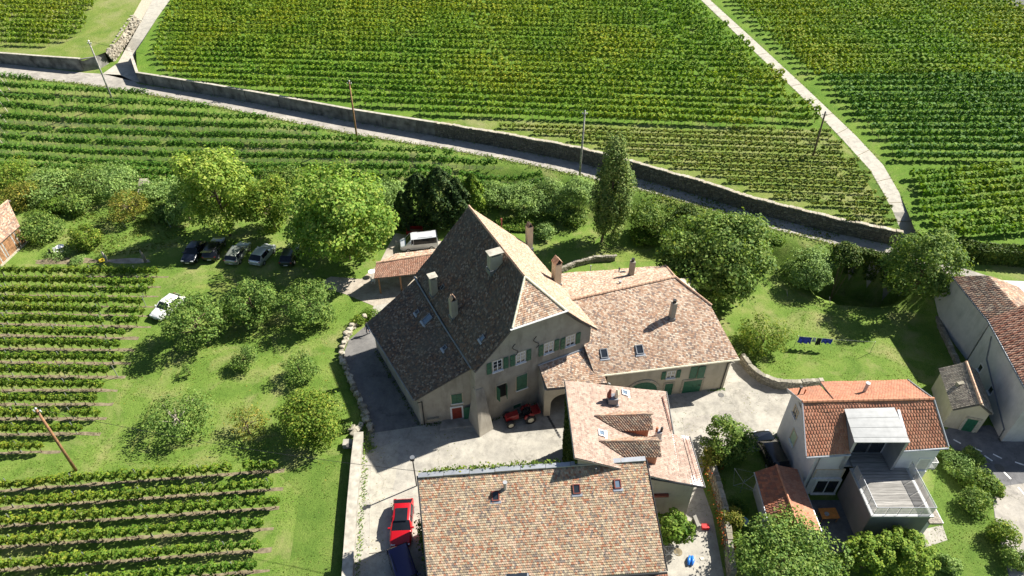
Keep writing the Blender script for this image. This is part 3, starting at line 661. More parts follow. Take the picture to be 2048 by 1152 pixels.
# left field between the road and the wild hedge
for i, (yl, xr, yr) in enumerate([(148, 60, 158), (168, 298, 186), (190, 418, 213), (211, 530, 236), (232, 645, 258), (253, 748, 281), (273, 905, 305), (292, 1008, 325), (311, 1100, 347), (328, 1095, 362), (345, 760, 362)]):
    a, b = gnd(-110, yl-5, 1.0), gnd(xr, yr, 1.0)
    vine_row(a, b, 'mid', 'dark green vine row below the road, %s down from the road' % ordinal(i), 'vine rows between the road and the hedge', 0, zf=h0, lens=(6, 3, 1.5), endpost=(gnd(34-i*3.2, yl+2)-a).length, net=i in (4, 5, 6, 7, 8))
# vineyard left of the orchard
soil = MB()
def soil_strip(a, b, w, seed):
    d = (b-a); L = d.length; d.normalize(); nr = Vector((-d.y, d.x, 0)); n = int(L/.7)+2; A, B = [], []
    for i in range(n+1):
        p = a+d*(L*i/n); wa = w*(.8+.7*noise.noise((p.x*.8, p.y*.8, seed))); wb = w*(.8+.7*noise.noise((p.x*.8, p.y*.8, seed+9)))
        A.append(p+nr*wa+Vector((0, 0, .008))); B.append(p-nr*wb+Vector((0, 0, .008)))
    for i in range(n): soil.quad(B[i], B[i+1], A[i+1], A[i])
G_ROWS = [(538, 318, 540), (558, 302, 560), (576, 297, 579), (596, 290, 600), (612, 283, 618), (634, 281, 640), (657, 256, 662), (683, 247, 686), (710, 238, 713), (738, 228, 740), (766, 212, 766), (795, 202, 794), (824, 188, 823), (855, 176, 853), (892, 95, 889)]
for i, (yl, xr, yr) in enumerate(G_ROWS):
    yl0 = yl-(yr-yl)*0.35; a, b = at(-90, yl0, 1.1), at(xr, yr, 1.1); a.z = b.z = 0
    vine_row(a, b, 'near', 'trellised vine row left of the orchard, %s down from the shed' % ordinal(i), 'vine rows left of the orchard', 5.5, lens=(8, 4, 2, 1))
    soil_strip(a, b+(b-a).normalized()*.8, .25 if i > 4 else .15, i*3.1)
I_ROWS = [(967, 557, 927), (1002, 554, 964), (1038, 546, 1002), (1080, 534, 1044), (1126, 530, 1086), (1172, 526, 1128), (1220, 520, 1172), (1270, 514, 1220)]
for i, (yl, xr, yr) in enumerate(I_ROWS):
    yl0 = yl+(yl-yr)*.22; a, b = at(-120, yl0, 1.1), at(xr, yr, 1.1); a.z = b.z = 0
    vine_row(a, b, 'near', 'trellised vine row in the lower left plot, %s down from the wooden pole' % ordinal(i), 'vine rows of the lower left plot', 5.5, lens=(8, 4, 2, 1))
    soil_strip(a, b+(b-a).normalized()*.3, .2, 50+i*3.3)
soil.build('soil', 'soil', None, kind='structure')
# ------------------------------------------------------------------ building helpers
def tile_patch(A, B, tw, th, lip=.028, seed=0, jit=.006, gapk=.96, barrel=0.0, sag=.035):
    """rows of single tiles over a slope; A and B: polylines (same length) from eave to ridge along the two sides"""
    rg = np.random.default_rng(seed); A = [np.array(p) for p in A]; B = [np.array(p) for p in B]; parts = []
    for k in range(len(A)-1):
        a0, a1, b0, b1 = A[k], A[k+1], B[k], B[k+1]
        la = np.linalg.norm((a1+b1)/2-(a0+b0)/2); n = max(1, int(round(la/th)))
        u = (b0-a0) if np.linalg.norm(b0-a0) > np.linalg.norm(b1-a1) else (b1-a1)
        nm = np.cross(u, (a1+b1)/2-(a0+b0)/2); nm /= np.linalg.norm(nm); nm = nm if nm[2] > 0 else -nm
        for r in range(n):
            v0, v1 = r/n, min(1.0, (r+1.12)/n)
            p0, q0 = a0+(a1-a0)*v0, b0+(b1-b0)*v0; p1, q1 = a0+(a1-a0)*v1, b0+(b1-b0)*v1
            w = np.linalg.norm(q0-p0); m = int(round(w/tw))
            if m < 1: continue
            off = .5*(r % 2); e = np.clip((np.arange(m+2)-off)/m, 0, 1)
            s0, s1 = e[:-1], e[1:]; ok = (s1-s0) > .2/m; s0, s1 = s0[ok], s1[ok]; c = (s0+s1)/2; h = (s1-s0)/2*gapk
            s0, s1 = c-h, c+h; K = len(s0)
            l = nm*lip*1.0; jz = rg.normal(0, jit, (K, 1))*nm
            P = lambda s, x, y: x+(y-x)*s[:, None]
            f0 = P(s0, p0, q0)+l+jz; f1 = P(s1, p0, q0)+l+jz; t1 = P(s1, p1, q1)+nm*.004; t0 = P(s0, p1, q1)+nm*.004
            d0 = f0-nm*lip; d1 = f1-nm*lip
            if barrel:
                fm = P(c, p0, q0)+l+jz+nm*barrel; tm = P(c, p1, q1)+nm*(.004+barrel)
                V = np.stack([f0, fm, f1, t1, tm, t0, d0, d1], 1).reshape(-1, 3); b = np.arange(K)[:, None]*8
                Q = np.concatenate([b+[[0, 1, 4, 5]], b+[[1, 2, 3, 4]], b+[[6, 7, 2, 0]]])
            else:      # plain tile with rounded lower end
                m0, m1 = f0+(t0-f0)*.3, f1+(t1-f1)*.3; g0, g1 = f0+(f1-f0)*.2, f1-(f1-f0)*.2; d0, d1 = g0-nm*lip, g1-nm*lip
                V = np.stack([g0, g1, m1, m0, t1, t0, d0, d1], 1).reshape(-1, 3); b = np.arange(K)[:, None]*8
                Q = np.concatenate([b+[[0, 1, 2, 3]], b+[[3, 2, 4, 5]], b+[[6, 7, 1, 0]]])
            if sag:
                wv = np.sin(V[:, 0]*.9+seed)*np.sin(V[:, 1]*.8+seed*2)*.6+np.sin(V[:, 0]*2.3+V[:, 2]*1.7+seed)*.4; V = V+nm*(wv*sag)[:, None]
            parts.append((V, Q))
    return join_np(parts)
def nrm_up(a, b, c):
    n = (b-a).cross(c-a).normalized(); return n if n.z > 0 else -n
class Slope:
    """a roof slope: deck with dark verge edge, tiles on it"""
    def __init__(s, parent, A, B, mat, tw=.19, th=.17, deck='verge', thick=.2, name='roof', seed=0, lip=.028, barrel=0.0, tiles=True, skip_deck=False):
        A = [Vector(p) for p in A]; B = [Vector(p) for p in B]; s.A, s.B = A, B
        s.O = A[0]; s.n = nrm_up(A[0], B[0], (A[-1]+B[-1])/2); s.e = (B[0]-A[0]).normalized(); s.u = s.n.cross(s.e).normalized()
        if s.u.z < 0: s.u = -s.u
        mb = MB()
        for k in range(len(A)-1):
            if (B[k+1]-A[k+1]).length < .02:
                q = [A[k], B[k], B[k+1]]; n = nrm_up(A[k], B[k], (A[k+1]+B[k+1])/2); mb.hexa([p-n*.05 for p in q], [p-n*thick for p in q]); continue
            n = nrm_up(A[k], B[k], (A[k+1]+B[k+1])/2); K = 7        # ruled (slightly warped) deck, as on an old roof
            g = [[A[k].lerp(B[k], i/K).lerp(A[k+1].lerp(B[k+1], i/K), j/K) for i in range(K+1)] for j in range(K+1)]; V = [p-n*.055 for r in g for p in r]+[p-n*thick for r in g for p in r]; N1 = (K+1)**2
            ix = lambda i, j, t=0: t*N1+j*(K+1)+i; F = []
            for j in range(K):
                for i in range(K): F += [(ix(i, j), ix(i+1, j), ix(i+1, j+1), ix(i, j+1)), (ix(i, j, 1), ix(i, j+1, 1), ix(i+1, j+1, 1), ix(i+1, j, 1))]
                F += [(ix(j, 0), ix(j, 0, 1), ix(j+1, 0, 1), ix(j+1, 0)), (ix(j, K), ix(j+1, K), ix(j+1, K, 1), ix(j, K, 1)), (ix(0, j), ix(0, j+1), ix(0, j+1, 1), ix(0, j, 1)), (ix(K, j), ix(K, j, 1), ix(K, j+1, 1), ix(K, j+1))]
            mb.add(V, F)
        s.roof = mb.build(name, deck, parent)
        if tiles:
            V, Q = tile_patch(A, B, tw, th, lip, seed, barrel=barrel); V = V-np.array(world_loc(s.roof))
            s.tiles = link('tiles', npmesh('tiles', V, Q), mat, s.roof, kind='stuff')
    def hit(s, px, py, ks):
        """where the line of sight meets the (ruled) slope"""
        best = None
        for k in ks:
            for i in range(41):
                a, b = s.A[k].lerp(s.B[k], i/40), s.A[k+1].lerp(s.B[k+1], i/40)
                for j in range(41):
                    p = a.lerp(b, j/40); d = p-Vector((0, 0, CAM_H)); zc = d.y*_c-d.z*_s; e = (1024+FPX*d.x/zc-px)**2+(576+FPX*(-d.y*_s-d.z*_c)/zc-py)**2
                    if best is None or e < best[0]: best = (e, p, k)
        n = nrm_up(s.A[best[2]], s.B[best[2]], (s.A[best[2]+1]+s.B[best[2]+1])/2); return onplane(px, py, best[1], n)
    def on(s, px, py): return s.hit(px, py, range(len(s.A)-1))
    def onk(s, px, py, k): return s.hit(px, py, [k])
    def frame(s): return Matrix((s.e, s.u, s.n)).transposed()
class Fr:
    """vertical facade frame: t along the wall, d into the building, z up"""
    def __init__(s, O, az):
        a = R(az); s.O = Vector((O[0], O[1], 0)); s.a = Vector((math.cos(a), math.sin(a), 0)); s.b = Vector((-math.sin(a), math.cos(a), 0)); s.rz = a
    def P(s, t, d, z): return s.O+s.a*t+s.b*d+Vector((0, 0, z))
    def box(s, mb, t0, t1, d0, d1, z0, z1):
        return mb.hexa([s.P(t0, d0, z0), s.P(t1, d0, z0), s.P(t1, d1, z0), s.P(t0, d1, z0)], [s.P(t0, d0, z1), s.P(t1, d0, z1), s.P(t1, d1, z1), s.P(t0, d1, z1)])
    def px(s, px, py, d=0.0):
        p = onplane(px, py, s.O+s.b*d, s.b); q = p-s.O; return q.dot(s.a), p.z
def prism(fr, poly, d0, d1):
    return MB().hexa([fr.P(t, d0, z) for t, z in poly], [fr.P(t, d1, z) for t, z in poly])
def window(parent, fr, t, z, w, h, d=0.0, sh=None, shmat='shutter_green', frame='white_paint', bars=1, surround='plaster_warm', pane='glass', cross=0, sill='white_paint', curtain=False):
    """window centred at t with sill at z: surround, frame, panes, sill and shutters"""
    W = MB(); e = .12
    for a, b, c, g in ((t-w/2-e, t-w/2, z, z+h), (t+w/2, t+w/2+e, z, z+h), (t-w/2-e, t+w/2+e, z+h, z+h+e)): fr.box(W, a, b, d-.03, d+.05, c, g)
    o = W.build('window', surround, parent)
    P = MB(); fr.box(P, t-w/2, t+w/2, d-.006, d+.05, z, z+h); P.build('pane', pane, o)
    if frame:
        f = MB(); k = .07
        fr.box(f, t-w/2, t-w/2+k, d-.035, d-.008, z, z+h); fr.box(f, t+w/2-k, t+w/2, d-.035, d-.008, z, z+h)
        fr.box(f, t-w/2+k, t+w/2-k, d-.035, d-.008, z, z+k); fr.box(f, t-w/2+k, t+w/2-k, d-.035, d-.008, z+h-k, z+h)
        for i in range(bars):
            x = t-w/2+w*(i+1)/(bars+1); fr.box(f, x-k*.6, x+k*.6, d-.034, d-.009, z+k, z+h-k)
        for i in range(cross):
            y = z+h*(i+1)/(cross+1); fr.box(f, t-w/2+k, t+w/2-k, d-.028, d-.012, y-.02, y+.02)
        f.build('frame', frame, o)
    if curtain:
        c = MB(); fr.box(c, t-w*.4, t-w*.08, d-.014, d-.0075, z+h*.25, z+h*.93); fr.box(c, t+w*.08, t+w*.4, d-.014, d-.0075, z+h*.25, z+h*.93); c.build('curtain', 'curtain', o)
    if sill: s = MB(); fr.box(s, t-w/2-.1, t+w/2+.1, d-.16, d+.03, z-.09, z-.004); s.build('sill', sill, o)
    def leaf(t0, t1, dd):
        m = MB(); fr.box(m, t0, t1, dd-.05, dd, z-.03, z+h+.03)
        for i in range(3): fr.box(m, t0+.04, t1-.04, dd-.066, dd-.05, z+.08+h*i*.33, z+h*(i*.33+.25))
        m.build('shutter', shmat, o)
    if sh == 'open': leaf(t-w-.13, t-w/2-.13, d-.035); leaf(t+w/2+.13, t+w+.13, d-.035)
    if sh == 'closed': leaf(t-w/2, t-.01, d-.04); leaf(t+.01, t+w/2, d-.04)
    if sh == 'ajar':
        for sg in (-1, 1):
            m = MB(); x = t+sg*w/2; q = [fr.P(x, d-.04, z), fr.P(x-sg*.12, d-.04-w*.48, z), fr.P(x-sg*.07, d-.06-w*.48, z), fr.P(x+sg*.05, d-.04, z)]
            m.hexa(q, [p+Vector((0, 0, h)) for p in q]); m.build('shutter', shmat, o)
    return o
def door(parent, fr, t, z, w, h, mat, d=0.0, jamb='white_paint', name='door', jw=.16):
    W = MB(); fr.box(W, t-w/2, t+w/2, d-.04, d+.02, z, z+h); o = W.build(name, mat, parent)
    j = MB(); fr.box(j, t-w/2-jw, t-w/2, d-.07, d+.02, z, z+h); fr.box(j, t+w/2, t+w/2+jw, d-.07, d+.02, z, z+h); fr.box(j, t-w/2-jw, t+w/2+jw, d-.07, d+.02, z+h, z+h+jw); j.build('door_frame', jamb, o)
    n = 4; b = MB()
    for i in range(n): fr.box(b, t-w/2+w*(i+.06)/n, t-w/2+w*(i+.94)/n, d-.055, d-.042, z+.05, z+h-.05)
    b.build('board', mat, o); k = MB(); fr.box(k, t+w*.36, t+w*.42, d-.12, d-.056, z+.95, z+1.05); k.build('handle', 'black_metal', o)
    return o
def skylight(parent, sl, px, py, w, h, glass='glass_sky', frame='zinc_dark', k=None, lift_=.07):
    c = sl.on(px, py) if k is None else sl.onk(px, py, k); n = sl.n if k is None else nrm_up(sl.A[k], sl.B[k], (sl.A[k+1]+sl.B[k+1])/2)
    e = sl.e; u = n.cross(e).normalized(); u = u if u.z > 0 else -u
    def bx(mb, x0, x1, y0, y1, z0, z1):
        q = [c+e*x+u*y+n*z0 for x, y in ((x0, y0), (x1, y0), (x1, y1), (x0, y1))]; mb.hexa(q, [p+n*(z1-z0) for p in q])
    f = MB(); b = .08
    bx(f, -w/2, -w/2+b, -h/2, h/2, 0, lift_+.05); bx(f, w/2-b, w/2, -h/2, h/2, 0, lift_+.05); bx(f, -w/2+b, w/2-b, -h/2, -h/2+b, 0, lift_+.05); bx(f, -w/2+b, w/2-b, h/2-b, h/2, 0, lift_+.05)
    o = f.build('skylight', frame, parent); g = MB(); bx(g, -w/2+b, w/2-b, -h/2+b, h/2-b, 0, lift_); g.build('pane', glass, o)
    fl = MB(); bx(fl, -w/2-.12, w/2+.12, -h/2-.2, -h/2, .0, .045); fl.build('flashing', 'zinc', o); return o
def chimney(parent, base, w, dp, h, rz, mat='plaster_warm', cap='slab', down=1.5, capmat='coping', pots=0):
    m = MB(); m.box((base.x, base.y, base.z-down), w, dp, h+down, rz); top = base.z+h; o = m.build('chimney', mat, parent)
    c = MB()
    if cap == 'slab':
        for sx in (-1, 1):
            for sy in (-1, 1):
                x, y = sx*(w/2-.09), sy*(dp/2-.09); c.box((base.x+x*math.cos(rz)-y*math.sin(rz), base.y+x*math.sin(rz)+y*math.cos(rz), top+.004), .14, .14, .22, rz)
        c.box((base.x, base.y, top+.225), w+.22, dp+.22, .09, rz); c.build('cap', capmat, o)
        MB().box((base.x, base.y, top+.002), w-.2, dp-.2, .12, rz).build('flue', 'hollow', o)
    elif cap == 'gable':
        cc, ss = math.cos(rz), math.sin(rz); P = lambda x, y, z: Vector((base.x+x*cc-y*ss, base.y+x*ss+y*cc, z)); W, D = w/2+.06, dp/2+.06
        c.hexa([P(-W, -D, top+.2), P(0, -D, top+.75), P(.001, -D, top+.68), P(-W, -D, top+.12)], [P(-W, D, top+.2), P(0, D, top+.75), P(.001, D, top+.68), P(-W, D, top+.12)])
        c.hexa([P(W, -D, top+.2), P(0, -D, top+.75), P(-.001, -D, top+.68), P(W, -D, top+.12)], [P(W, D, top+.2), P(0, D, top+.75), P(-.001, D, top+.68), P(W, D, top+.12)])
        for sx in (-1, 1): c.box((*P(sx*(w/2-.05), 0, 0).xy, top+.002), .09, dp-.02, .16, rz)
        c.build('cap', 'ridge_tile', o); MB().box((base.x, base.y, top+.001), w-.2, dp-.2, .3, rz).build('flue', 'hollow', o)
    elif cap == 'tiles':
        for sx in (-1, 1):
            m2 = MB(); cc, ss = math.cos(rz), math.sin(rz); P = lambda x, y, z: Vector((base.x+x*cc-y*ss, base.y+x*ss+y*cc, z))
            q = [P(sx*w*.48, -dp*.5, top+.002), P(sx*w*.42, -dp*.5, top+.002), P(sx*w*.10, -dp*.5, top+.42), P(sx*w*.16, -dp*.5, top+.42)]
            m2.hexa(q, [p+(P(0, dp, 0)-P(0, 0, 0)) for p in q]); m2.build('cap_tile', capmat, o)
        MB().box((base.x, base.y, top+.001), w*.5, dp*.7, .05, rz).build('flue', 'hollow', o)
    elif cap == 'pipe':
        c.cyl((base.x, base.y, top+.002), w*.36, .35, 10); c.build('cap', 'black_metal', o)
    f = MB(); f.box((base.x, base.y, base.z-.55), w+.16, dp+.16, .6, rz); f.build('flashing', 'zinc_dark', o)
    return o
def pipe_vent(parent, base, r, h, mat='metal_white', capr=1.35):
    m = MB().cyl(base-Vector((0, 0, .4)), r, h+.4, 10); o = m.build('vent_pipe', mat, parent, smooth=False)
    MB().cyl(base+Vector((0, 0, h+.002)), r*capr, .16, 10).build('cowl', mat, o); return o
def ridge(parent, a, b, r=.12, mat='ridge_tile', seg=.42, name='ridge_tiles'):
    m = MB(); L = (b-a).length; n = max(1, int(L/seg)); d = (b-a)/n
    for i in range(n):
        p, q = a+d*i, a+d*(i+1.06); m.tube([p, q], [r*1.1, r*.95], 6)
    return m.build(name, mat, parent, kind='stuff')
def gutter(parent, a, b, mat='zinc_dark', r=.07): return MB().tube([a, b], r, 6).build('gutter', mat, parent)

# ------------------------------------------------------------------ main farmhouse
HF = Fr(at(977, 842), 26.0); P = HF.P
house = thing('farmhouse', 'old stone farmhouse with huge steep dark tiled roof and green shutters', 'house', HF.P(0, 0, 0))
prism(HF, [(-1.2, -.3), (11, -.3), (11, 7.95), (9.3, 9.6), (7.45, 11.7), (2.55, 11.7), (.7, 9.6), (-1.2, 7.95)], 0, 14.6).build('wall', 'plaster', house)
prism(HF, [(2.5, 11.7), (7.5, 11.7), (5, 14.35)], 14.3, 14.6).build('gable', 'plaster', house)
MP = [(-1.45, 8.1), (.55, 10.05), (2.34, 11.98), (5, 14.75)]
mirror = lambda t: 10.0-t
sL = Slope(house, [P(t, -.5 if i < 3 else 2.4, z) for i, (t, z) in enumerate(MP)], [P(t, 15.0, z) for t, z in MP], 'tile_shaded', .19, .17, seed=1, lip=.014)
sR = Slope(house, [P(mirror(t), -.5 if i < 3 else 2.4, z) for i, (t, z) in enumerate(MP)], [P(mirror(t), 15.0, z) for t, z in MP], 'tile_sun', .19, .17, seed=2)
sH = Slope(house, [P(2.34, -.55, 12.0), P(5, 2.4, 14.7)], [P(7.66, -.55, 12.0), P(5, 2.4, 14.7)], 'tile_old', .19, .19, seed=3)
ridge(house, P(5, 2.4, 14.74), P(5, 15.05, 14.74), .13); ridge(house, P(2.34, -.55, 12.05), P(5, 2.4, 14.74), .10, 'cream'); ridge(house, P(7.66, -.55, 12.05), P(5, 2.4, 14.74), .10, 'cream')
gutter(house, P(2.1, -.62, 11.92), P(7.9, -.62, 11.92), 'white_paint', .09)
# lean-to on its left
lt0, lt1 = P(-6.06, 2.45, 0), P(-1.2, 1.2, 0); LF = Fr(lt0, math.degrees(math.atan2(lt1.y-lt0.y, lt1.x-lt0.x)))
ltL = (lt1-lt0).length
w = MB(); q0 = [lt0, lt1, P(-1.2, 14.6, 0), P(-6.8, 14.6, 0)]; zt = [3.95, 7.35, 7.35, 3.95]
w.hexa([p-Vector((0, 0, .3)) for p in q0], [p+Vector((0, 0, z)) for p, z in zip(q0, zt)]); w.build('wall', 'plaster', house)
sLt = Slope(house, [at(828, 801, 3.8), P(-1.25, .55, 7.62)], [at(734, 646, 3.8), P(-1.3, 14.95, 7.62)], 'tile_shaded', .19, .17, name='lean_to_roof', seed=4, lip=.018)
MB().tube([P(-1.32, .35, 7.72), P(-1.5, 7, 7.74), P(-1.5, 15.05, 7.72)], .12, 6).build('gutter', 'zinc_dark', house)
MB().tube([sLt.A[0]+Vector((-.05, .1, -.1)), sLt.B[0]+Vector((-.05, 0, -.1))], .08, 6).build('gutter', 'zinc_dark', house)
MB().tube([LF.P(-.1, -.35, 3.65), LF.P(.3, -.12, 3.45), LF.P(.3, -.1, 0)], .055, 6).build('downpipe', 'black_metal', house)
# battered buttress at the joint
MB().hexa([P(-1.75, 1.0, -.2), P(-1.6, -1.5, -.2), P(.05, -1.15, -.2), P(.25, .02, -.2)], [P(-1.28, .4, 5.1), P(-1.22, -.06, 5.1), P(-.5, -.05, 5.1), P(-.4, .02, 5.1)]).build('buttress', 'plaster', house)
for (x, y), cur in (((995, 738), False), ((1041, 722), True), ((1097, 702), True), ((1140, 688), True)):
    tt, zz = HF.px(x, y); window(house, HF, tt, zz-.2, .95, 1.35, 0, 'open', curtain=cur, cross=2)
tt, zz = HF.px(1003, 795); window(house, HF, tt, zz+.1, .95, 1.75, 0, 'ajar', frame=None, pane='hollow', sill=None)
tt, zz = HF.px(1043, 777); window(house, HF, tt, zz, 1.1, 1.9, 0, 'closed', frame=None)
tt, zz = HF.px(1034, 815); window(house, HF, tt, zz, .8, .5, 0, None, frame=None, pane='shutter_green', sill=None)
tt, zz = LF.px(914, 805); window(house, LF, tt, zz, 1.0, 1.2, 0, 'closed', frame=None)
tt, zz = LF.px(915, 838); door(house, LF, tt, max(zz, 0), .95, 1.75, 'red_door')
m = MB(); LF.box(m, tt+.62, tt+1.5, -.3, -.24, 0, 1.8); m.build('door_leaf', 'shutter_green', house)
m = MB(); LF.box(m, .55, 1.75, -.25, -.01, .55, .85); m.build('stone_basin', 'limestone', house)
MB().hexa([LF.P(tt-1.6, -.02, .001), LF.P(tt+1.4, -.02, .001), LF.P(tt+1.7, -1.3, .001), LF.P(tt-1.9, -1.1, .001)], [LF.P(tt-1.5, -.02, .16), LF.P(tt+1.4, -.02, .16), LF.P(tt+1.6, -1.2, .13), LF.P(tt-1.8, -1.0, .13)]).build('doorstep', 'wall_concrete', house)
for (x, y) in ((1030, 700), (1072, 685)):      # S-shaped iron wall anchors
    t0, z0 = HF.px(x, y); MB().tube([HF.P(t0+.28*math.sin(a*1.0), -.07, z0+.75*(a/3.1416-.9)) for a in np.linspace(0, 2*math.pi, 14)], .035, 5).build('wall_anchor', 'black_metal', house)
rz = HF.rz
chimney(house, sL.onk(990, 535, 2), 1.25, .75, 1.55, rz, 'plaster', 'slab')
chimney(house, sL.onk(868, 588, 1), .66, .66, 2.1, rz, 'plaster', 'slab', capmat='coping')
chimney(house, sL.onk(908, 632, 1), .66, .66, 2.1, rz, 'plaster', 'tiles', capmat='ridge_tile')
chimney(house, sR.onk(1058, 495, 1), .62, .62, 2.9, rz, 'plaster_warm', 'tiles', capmat='tile_brown')
chimney(house, sR.onk(1112, 566, 1), .75, .75, 2.6, rz, 'plaster_warm', 'gable')
pipe_vent(house, sR.onk(1003, 455, 1), .07, 1.0, 'rust_sheet')
skylight(house, sLt, 855, 639, .85, 1.15, 'glass_sky'); skylight(house, sLt, 835, 625, .5, .5, 'glass'); skylight(house, sLt, 890, 696, .5, .5, 'glass')
skylight(house, sL, 965, 677, .5, .6, 'glass_sky', k=0); skylight(house, sL, 886, 575, .45, .55, 'glass', k=1)
# archway annex in front of the facade
an = thing('gatehouse', 'low tiled annex with an arched passage joined to the farmhouse front', 'annex', P(5.4, -1.9, 0))
aL, aR = at(1094, 777, 4.0), at(1214, 766, 4.0)
sA = Slope(an, [aL, P(5.35, -.02, 5.45)], [aR, P(11.6, -.02, 5.45)], 'tile_old', .19, .17, seed=6)
MB().tube([P(5.3, -.06, 5.48), P(11.6, -.06, 5.48)], .09, 6).build('flashing', 'zinc', an)
f0 = at(1087, 833); f0.z = 0; f1 = aR.copy(); f1.z = 0; f1 += (f1-f0).normalized()*(-.2); AF = Fr(f0, math.degrees(math.atan2(f1.y-f0.y, f1.x-f0.x))); AL = (f1-f0).length
arc = [(2.0+1.35*math.cos(a), 1.75+1.3*math.sin(a)) for a in np.linspace(math.pi, 0, 15)]
ring = [(0, -.2), (.65, -.2)]+arc+[(3.35, -.2), (AL, -.2), (AL, 3.85), (0, 3.85)]
prism(AF, ring, 0, .5).build('arch_wall', 'plaster_warm', an)
sw = MB(); q = [AF.P(0, .5, -.2), AF.P(.45, .5, -.2), P(5.9, -.004, -.2), P(5.45, -.004, -.2)]; sw.hexa(q, [q[0]+Vector((0, 0, 4.1)), q[1]+Vector((0, 0, 4.1)), q[2]+Vector((0, 0, 5.4)), q[3]+Vector((0, 0, 5.4))]); sw.build('side_wall', 'plaster', an)
gutter(an, aL+Vector((0, -.06, -.12)), aR+Vector((0, -.06, -.12)), 'black_metal', .08)
MB().tube([aR+Vector((.1, 0, .0)), aR+Vector((.28, 0, -.1)), aR+Vector((.28, .05, -.8))], .06, 6).build('downpipe', 'metal_white', an)

# ------------------------------------------------------------------ barn
bL, bR = at(1190, 751, 4.3), at(1478, 717, 4.3); rL, rR = at(1135, 601, 8.5), at(1350, 554, 8.5)
barn = thing('barn', 'wide barn with pale mottled tiled roof and green arched cart door', 'barn', at(1330, 790))
pl_n = nrm_up(bL, bR, rR); bM = onplane(1421, 611, bR, pl_n)
k = (bM.z-4.3)/(8.5-4.3); sB = Slope(barn, [bL, bL.lerp(rL, k), rL], [bR, bM, rR], 'tile_old', .19, .165, seed=7)
fL, fR = at(1108, 548, 5.0), at(1331, 531, 5.3)
sBf = Slope(barn, [fL, rL], [fR, rR], 'tile_old', .19, .165, seed=8)
ridge(barn, rL+Vector((0, 0, .05)), rR+Vector((0, 0, .05)), .14); ridge(barn, rR+Vector((0, 0, .05)), bM+Vector((0.1, 0, .05)), .11); ridge(barn, fR, rR+Vector((0, 0, .05)), .11)
c0 = at(1446, 776); dirb = (bR-bL).normalized(); c0.z = 0
BF = Fr(c0-dirb.xy.to_3d()*12.6, math.degrees(math.atan2(dirb.y, dirb.x))); BLn = 12.6
bw = MB(); bk = BF.b*0.0
back0, back1 = at(1125, 552, 5.0), at(1338, 540, 5.2)
q = [BF.P(0, 0, -.2), BF.P(BLn, 0, -.2), Vector((bR.x-2.6, back1.y-1.0, -.2)), Vector((back0.x, back0.y-.8, -.2))]
bw.hexa(q, [q[0]+Vector((0, 0, 4.45)), q[1]+Vector((0, 0, 4.4)), q[2]+Vector((0, 0, 5.2)), q[3]+Vector((0, 0, 5.0))]); bw.build('wall', 'plaster_warm', barn)
gq = [BF.P(BLn-.25, .3, 4.1), Vector((bR.x-2.9, back1.y-1.2, 5.0)), Vector((rR.x-.3, rR.y, 8.2)), bM+Vector((-.35, 0, -.4))]
MB().hexa(gq, [p-dirb*.25 for p in gq]).build('gable', 'plaster_warm', barn)
gutter(barn, bL+Vector((0, -.08, -.08)), bR+Vector((.05, -.08, -.08)), 'cream', .10)
MB().tube([BF.P(BLn-.12, -.25, 4.1), BF.P(BLn-.3, -.07, 3.8), BF.P(BLn-.35, -.07, 0)], .055, 6).build('downpipe', 'black_metal', barn)
tt, zz = BF.px(1286, 772)
ar = [(tt+1.55*math.cos(a), .9+1.55*math.sin(a)) for a in np.linspace(0, math.pi, 17)]
o = prism(BF, [(tt-1.55, 0), (tt+1.55, 0)]+ar, -.06, .02).build('cart_door', 'shutter_green', barn)
vs = [(tt+1.85*math.cos(a), .9+1.85*math.sin(a)) for a in np.linspace(0, math.pi, 17)]
for i in range(16): prism(BF, [ar[i], vs[i], vs[i+1], ar[i+1]], -.09, .02).build('voussoir', 'limestone', o)
for j in range(7):
    x0 = tt-1.5+j*3.0/7; top = .9+math.sqrt(max(.05, 1.5**2-max(abs(x0-tt), abs(x0+.43-tt))**2))
    m = MB(); BF.box(m, x0+.015, x0+.41, -.075, -.062, .05, top-.05); m.build('board', 'shutter_green', o)
tt, zz = BF.px(1342, 748); window(barn, BF, tt, 2.55, .85, 1.0, 0, 'open', curtain=True, cross=1)
tt, zz = BF.px(1337, 775); door(barn, BF, tt, 0, .85, 1.75, 'shutter_green', jamb='limestone')
tt, zz = BF.px(1384, 770); door(barn, BF, tt, 0, 1.9, 1.8, 'shutter_green', jamb='limestone', jw=.22)
m = MB(); BF.box(m, tt-.55, tt+.2, -.06, .02, 2.15, 3.8); BF.box(m, tt+.24, tt+.95, -.16, -.10, 2.15, 3.8); m.build('loft_shutter', 'shutter_green', barn)
skylight(barn, sB, 1208, 707, .75, .95, 'glass'); skylight(barn, sB, 1279, 699, .75, .95, 'glass')
chimney(barn, sB.on(1343, 635), .5, .5, 2.0, BF.rz, 'plaster', 'pipe'); chimney(barn, sBf.on(1262, 550), .5, .5, 1.9, BF.rz, 'plaster', 'pipe')
pipe_vent(barn, sBf.on(1238, 543), .07, .35, 'black_metal'); skylight(barn, sBf, 1246, 545, .5, .45, 'glass')
pipe_vent(barn, sBf.on(1181, 537+3), .05, .5, 'metal_white'); pipe_vent(barn, sBf.on(1240, 567), .12, .2, 'metal_white')

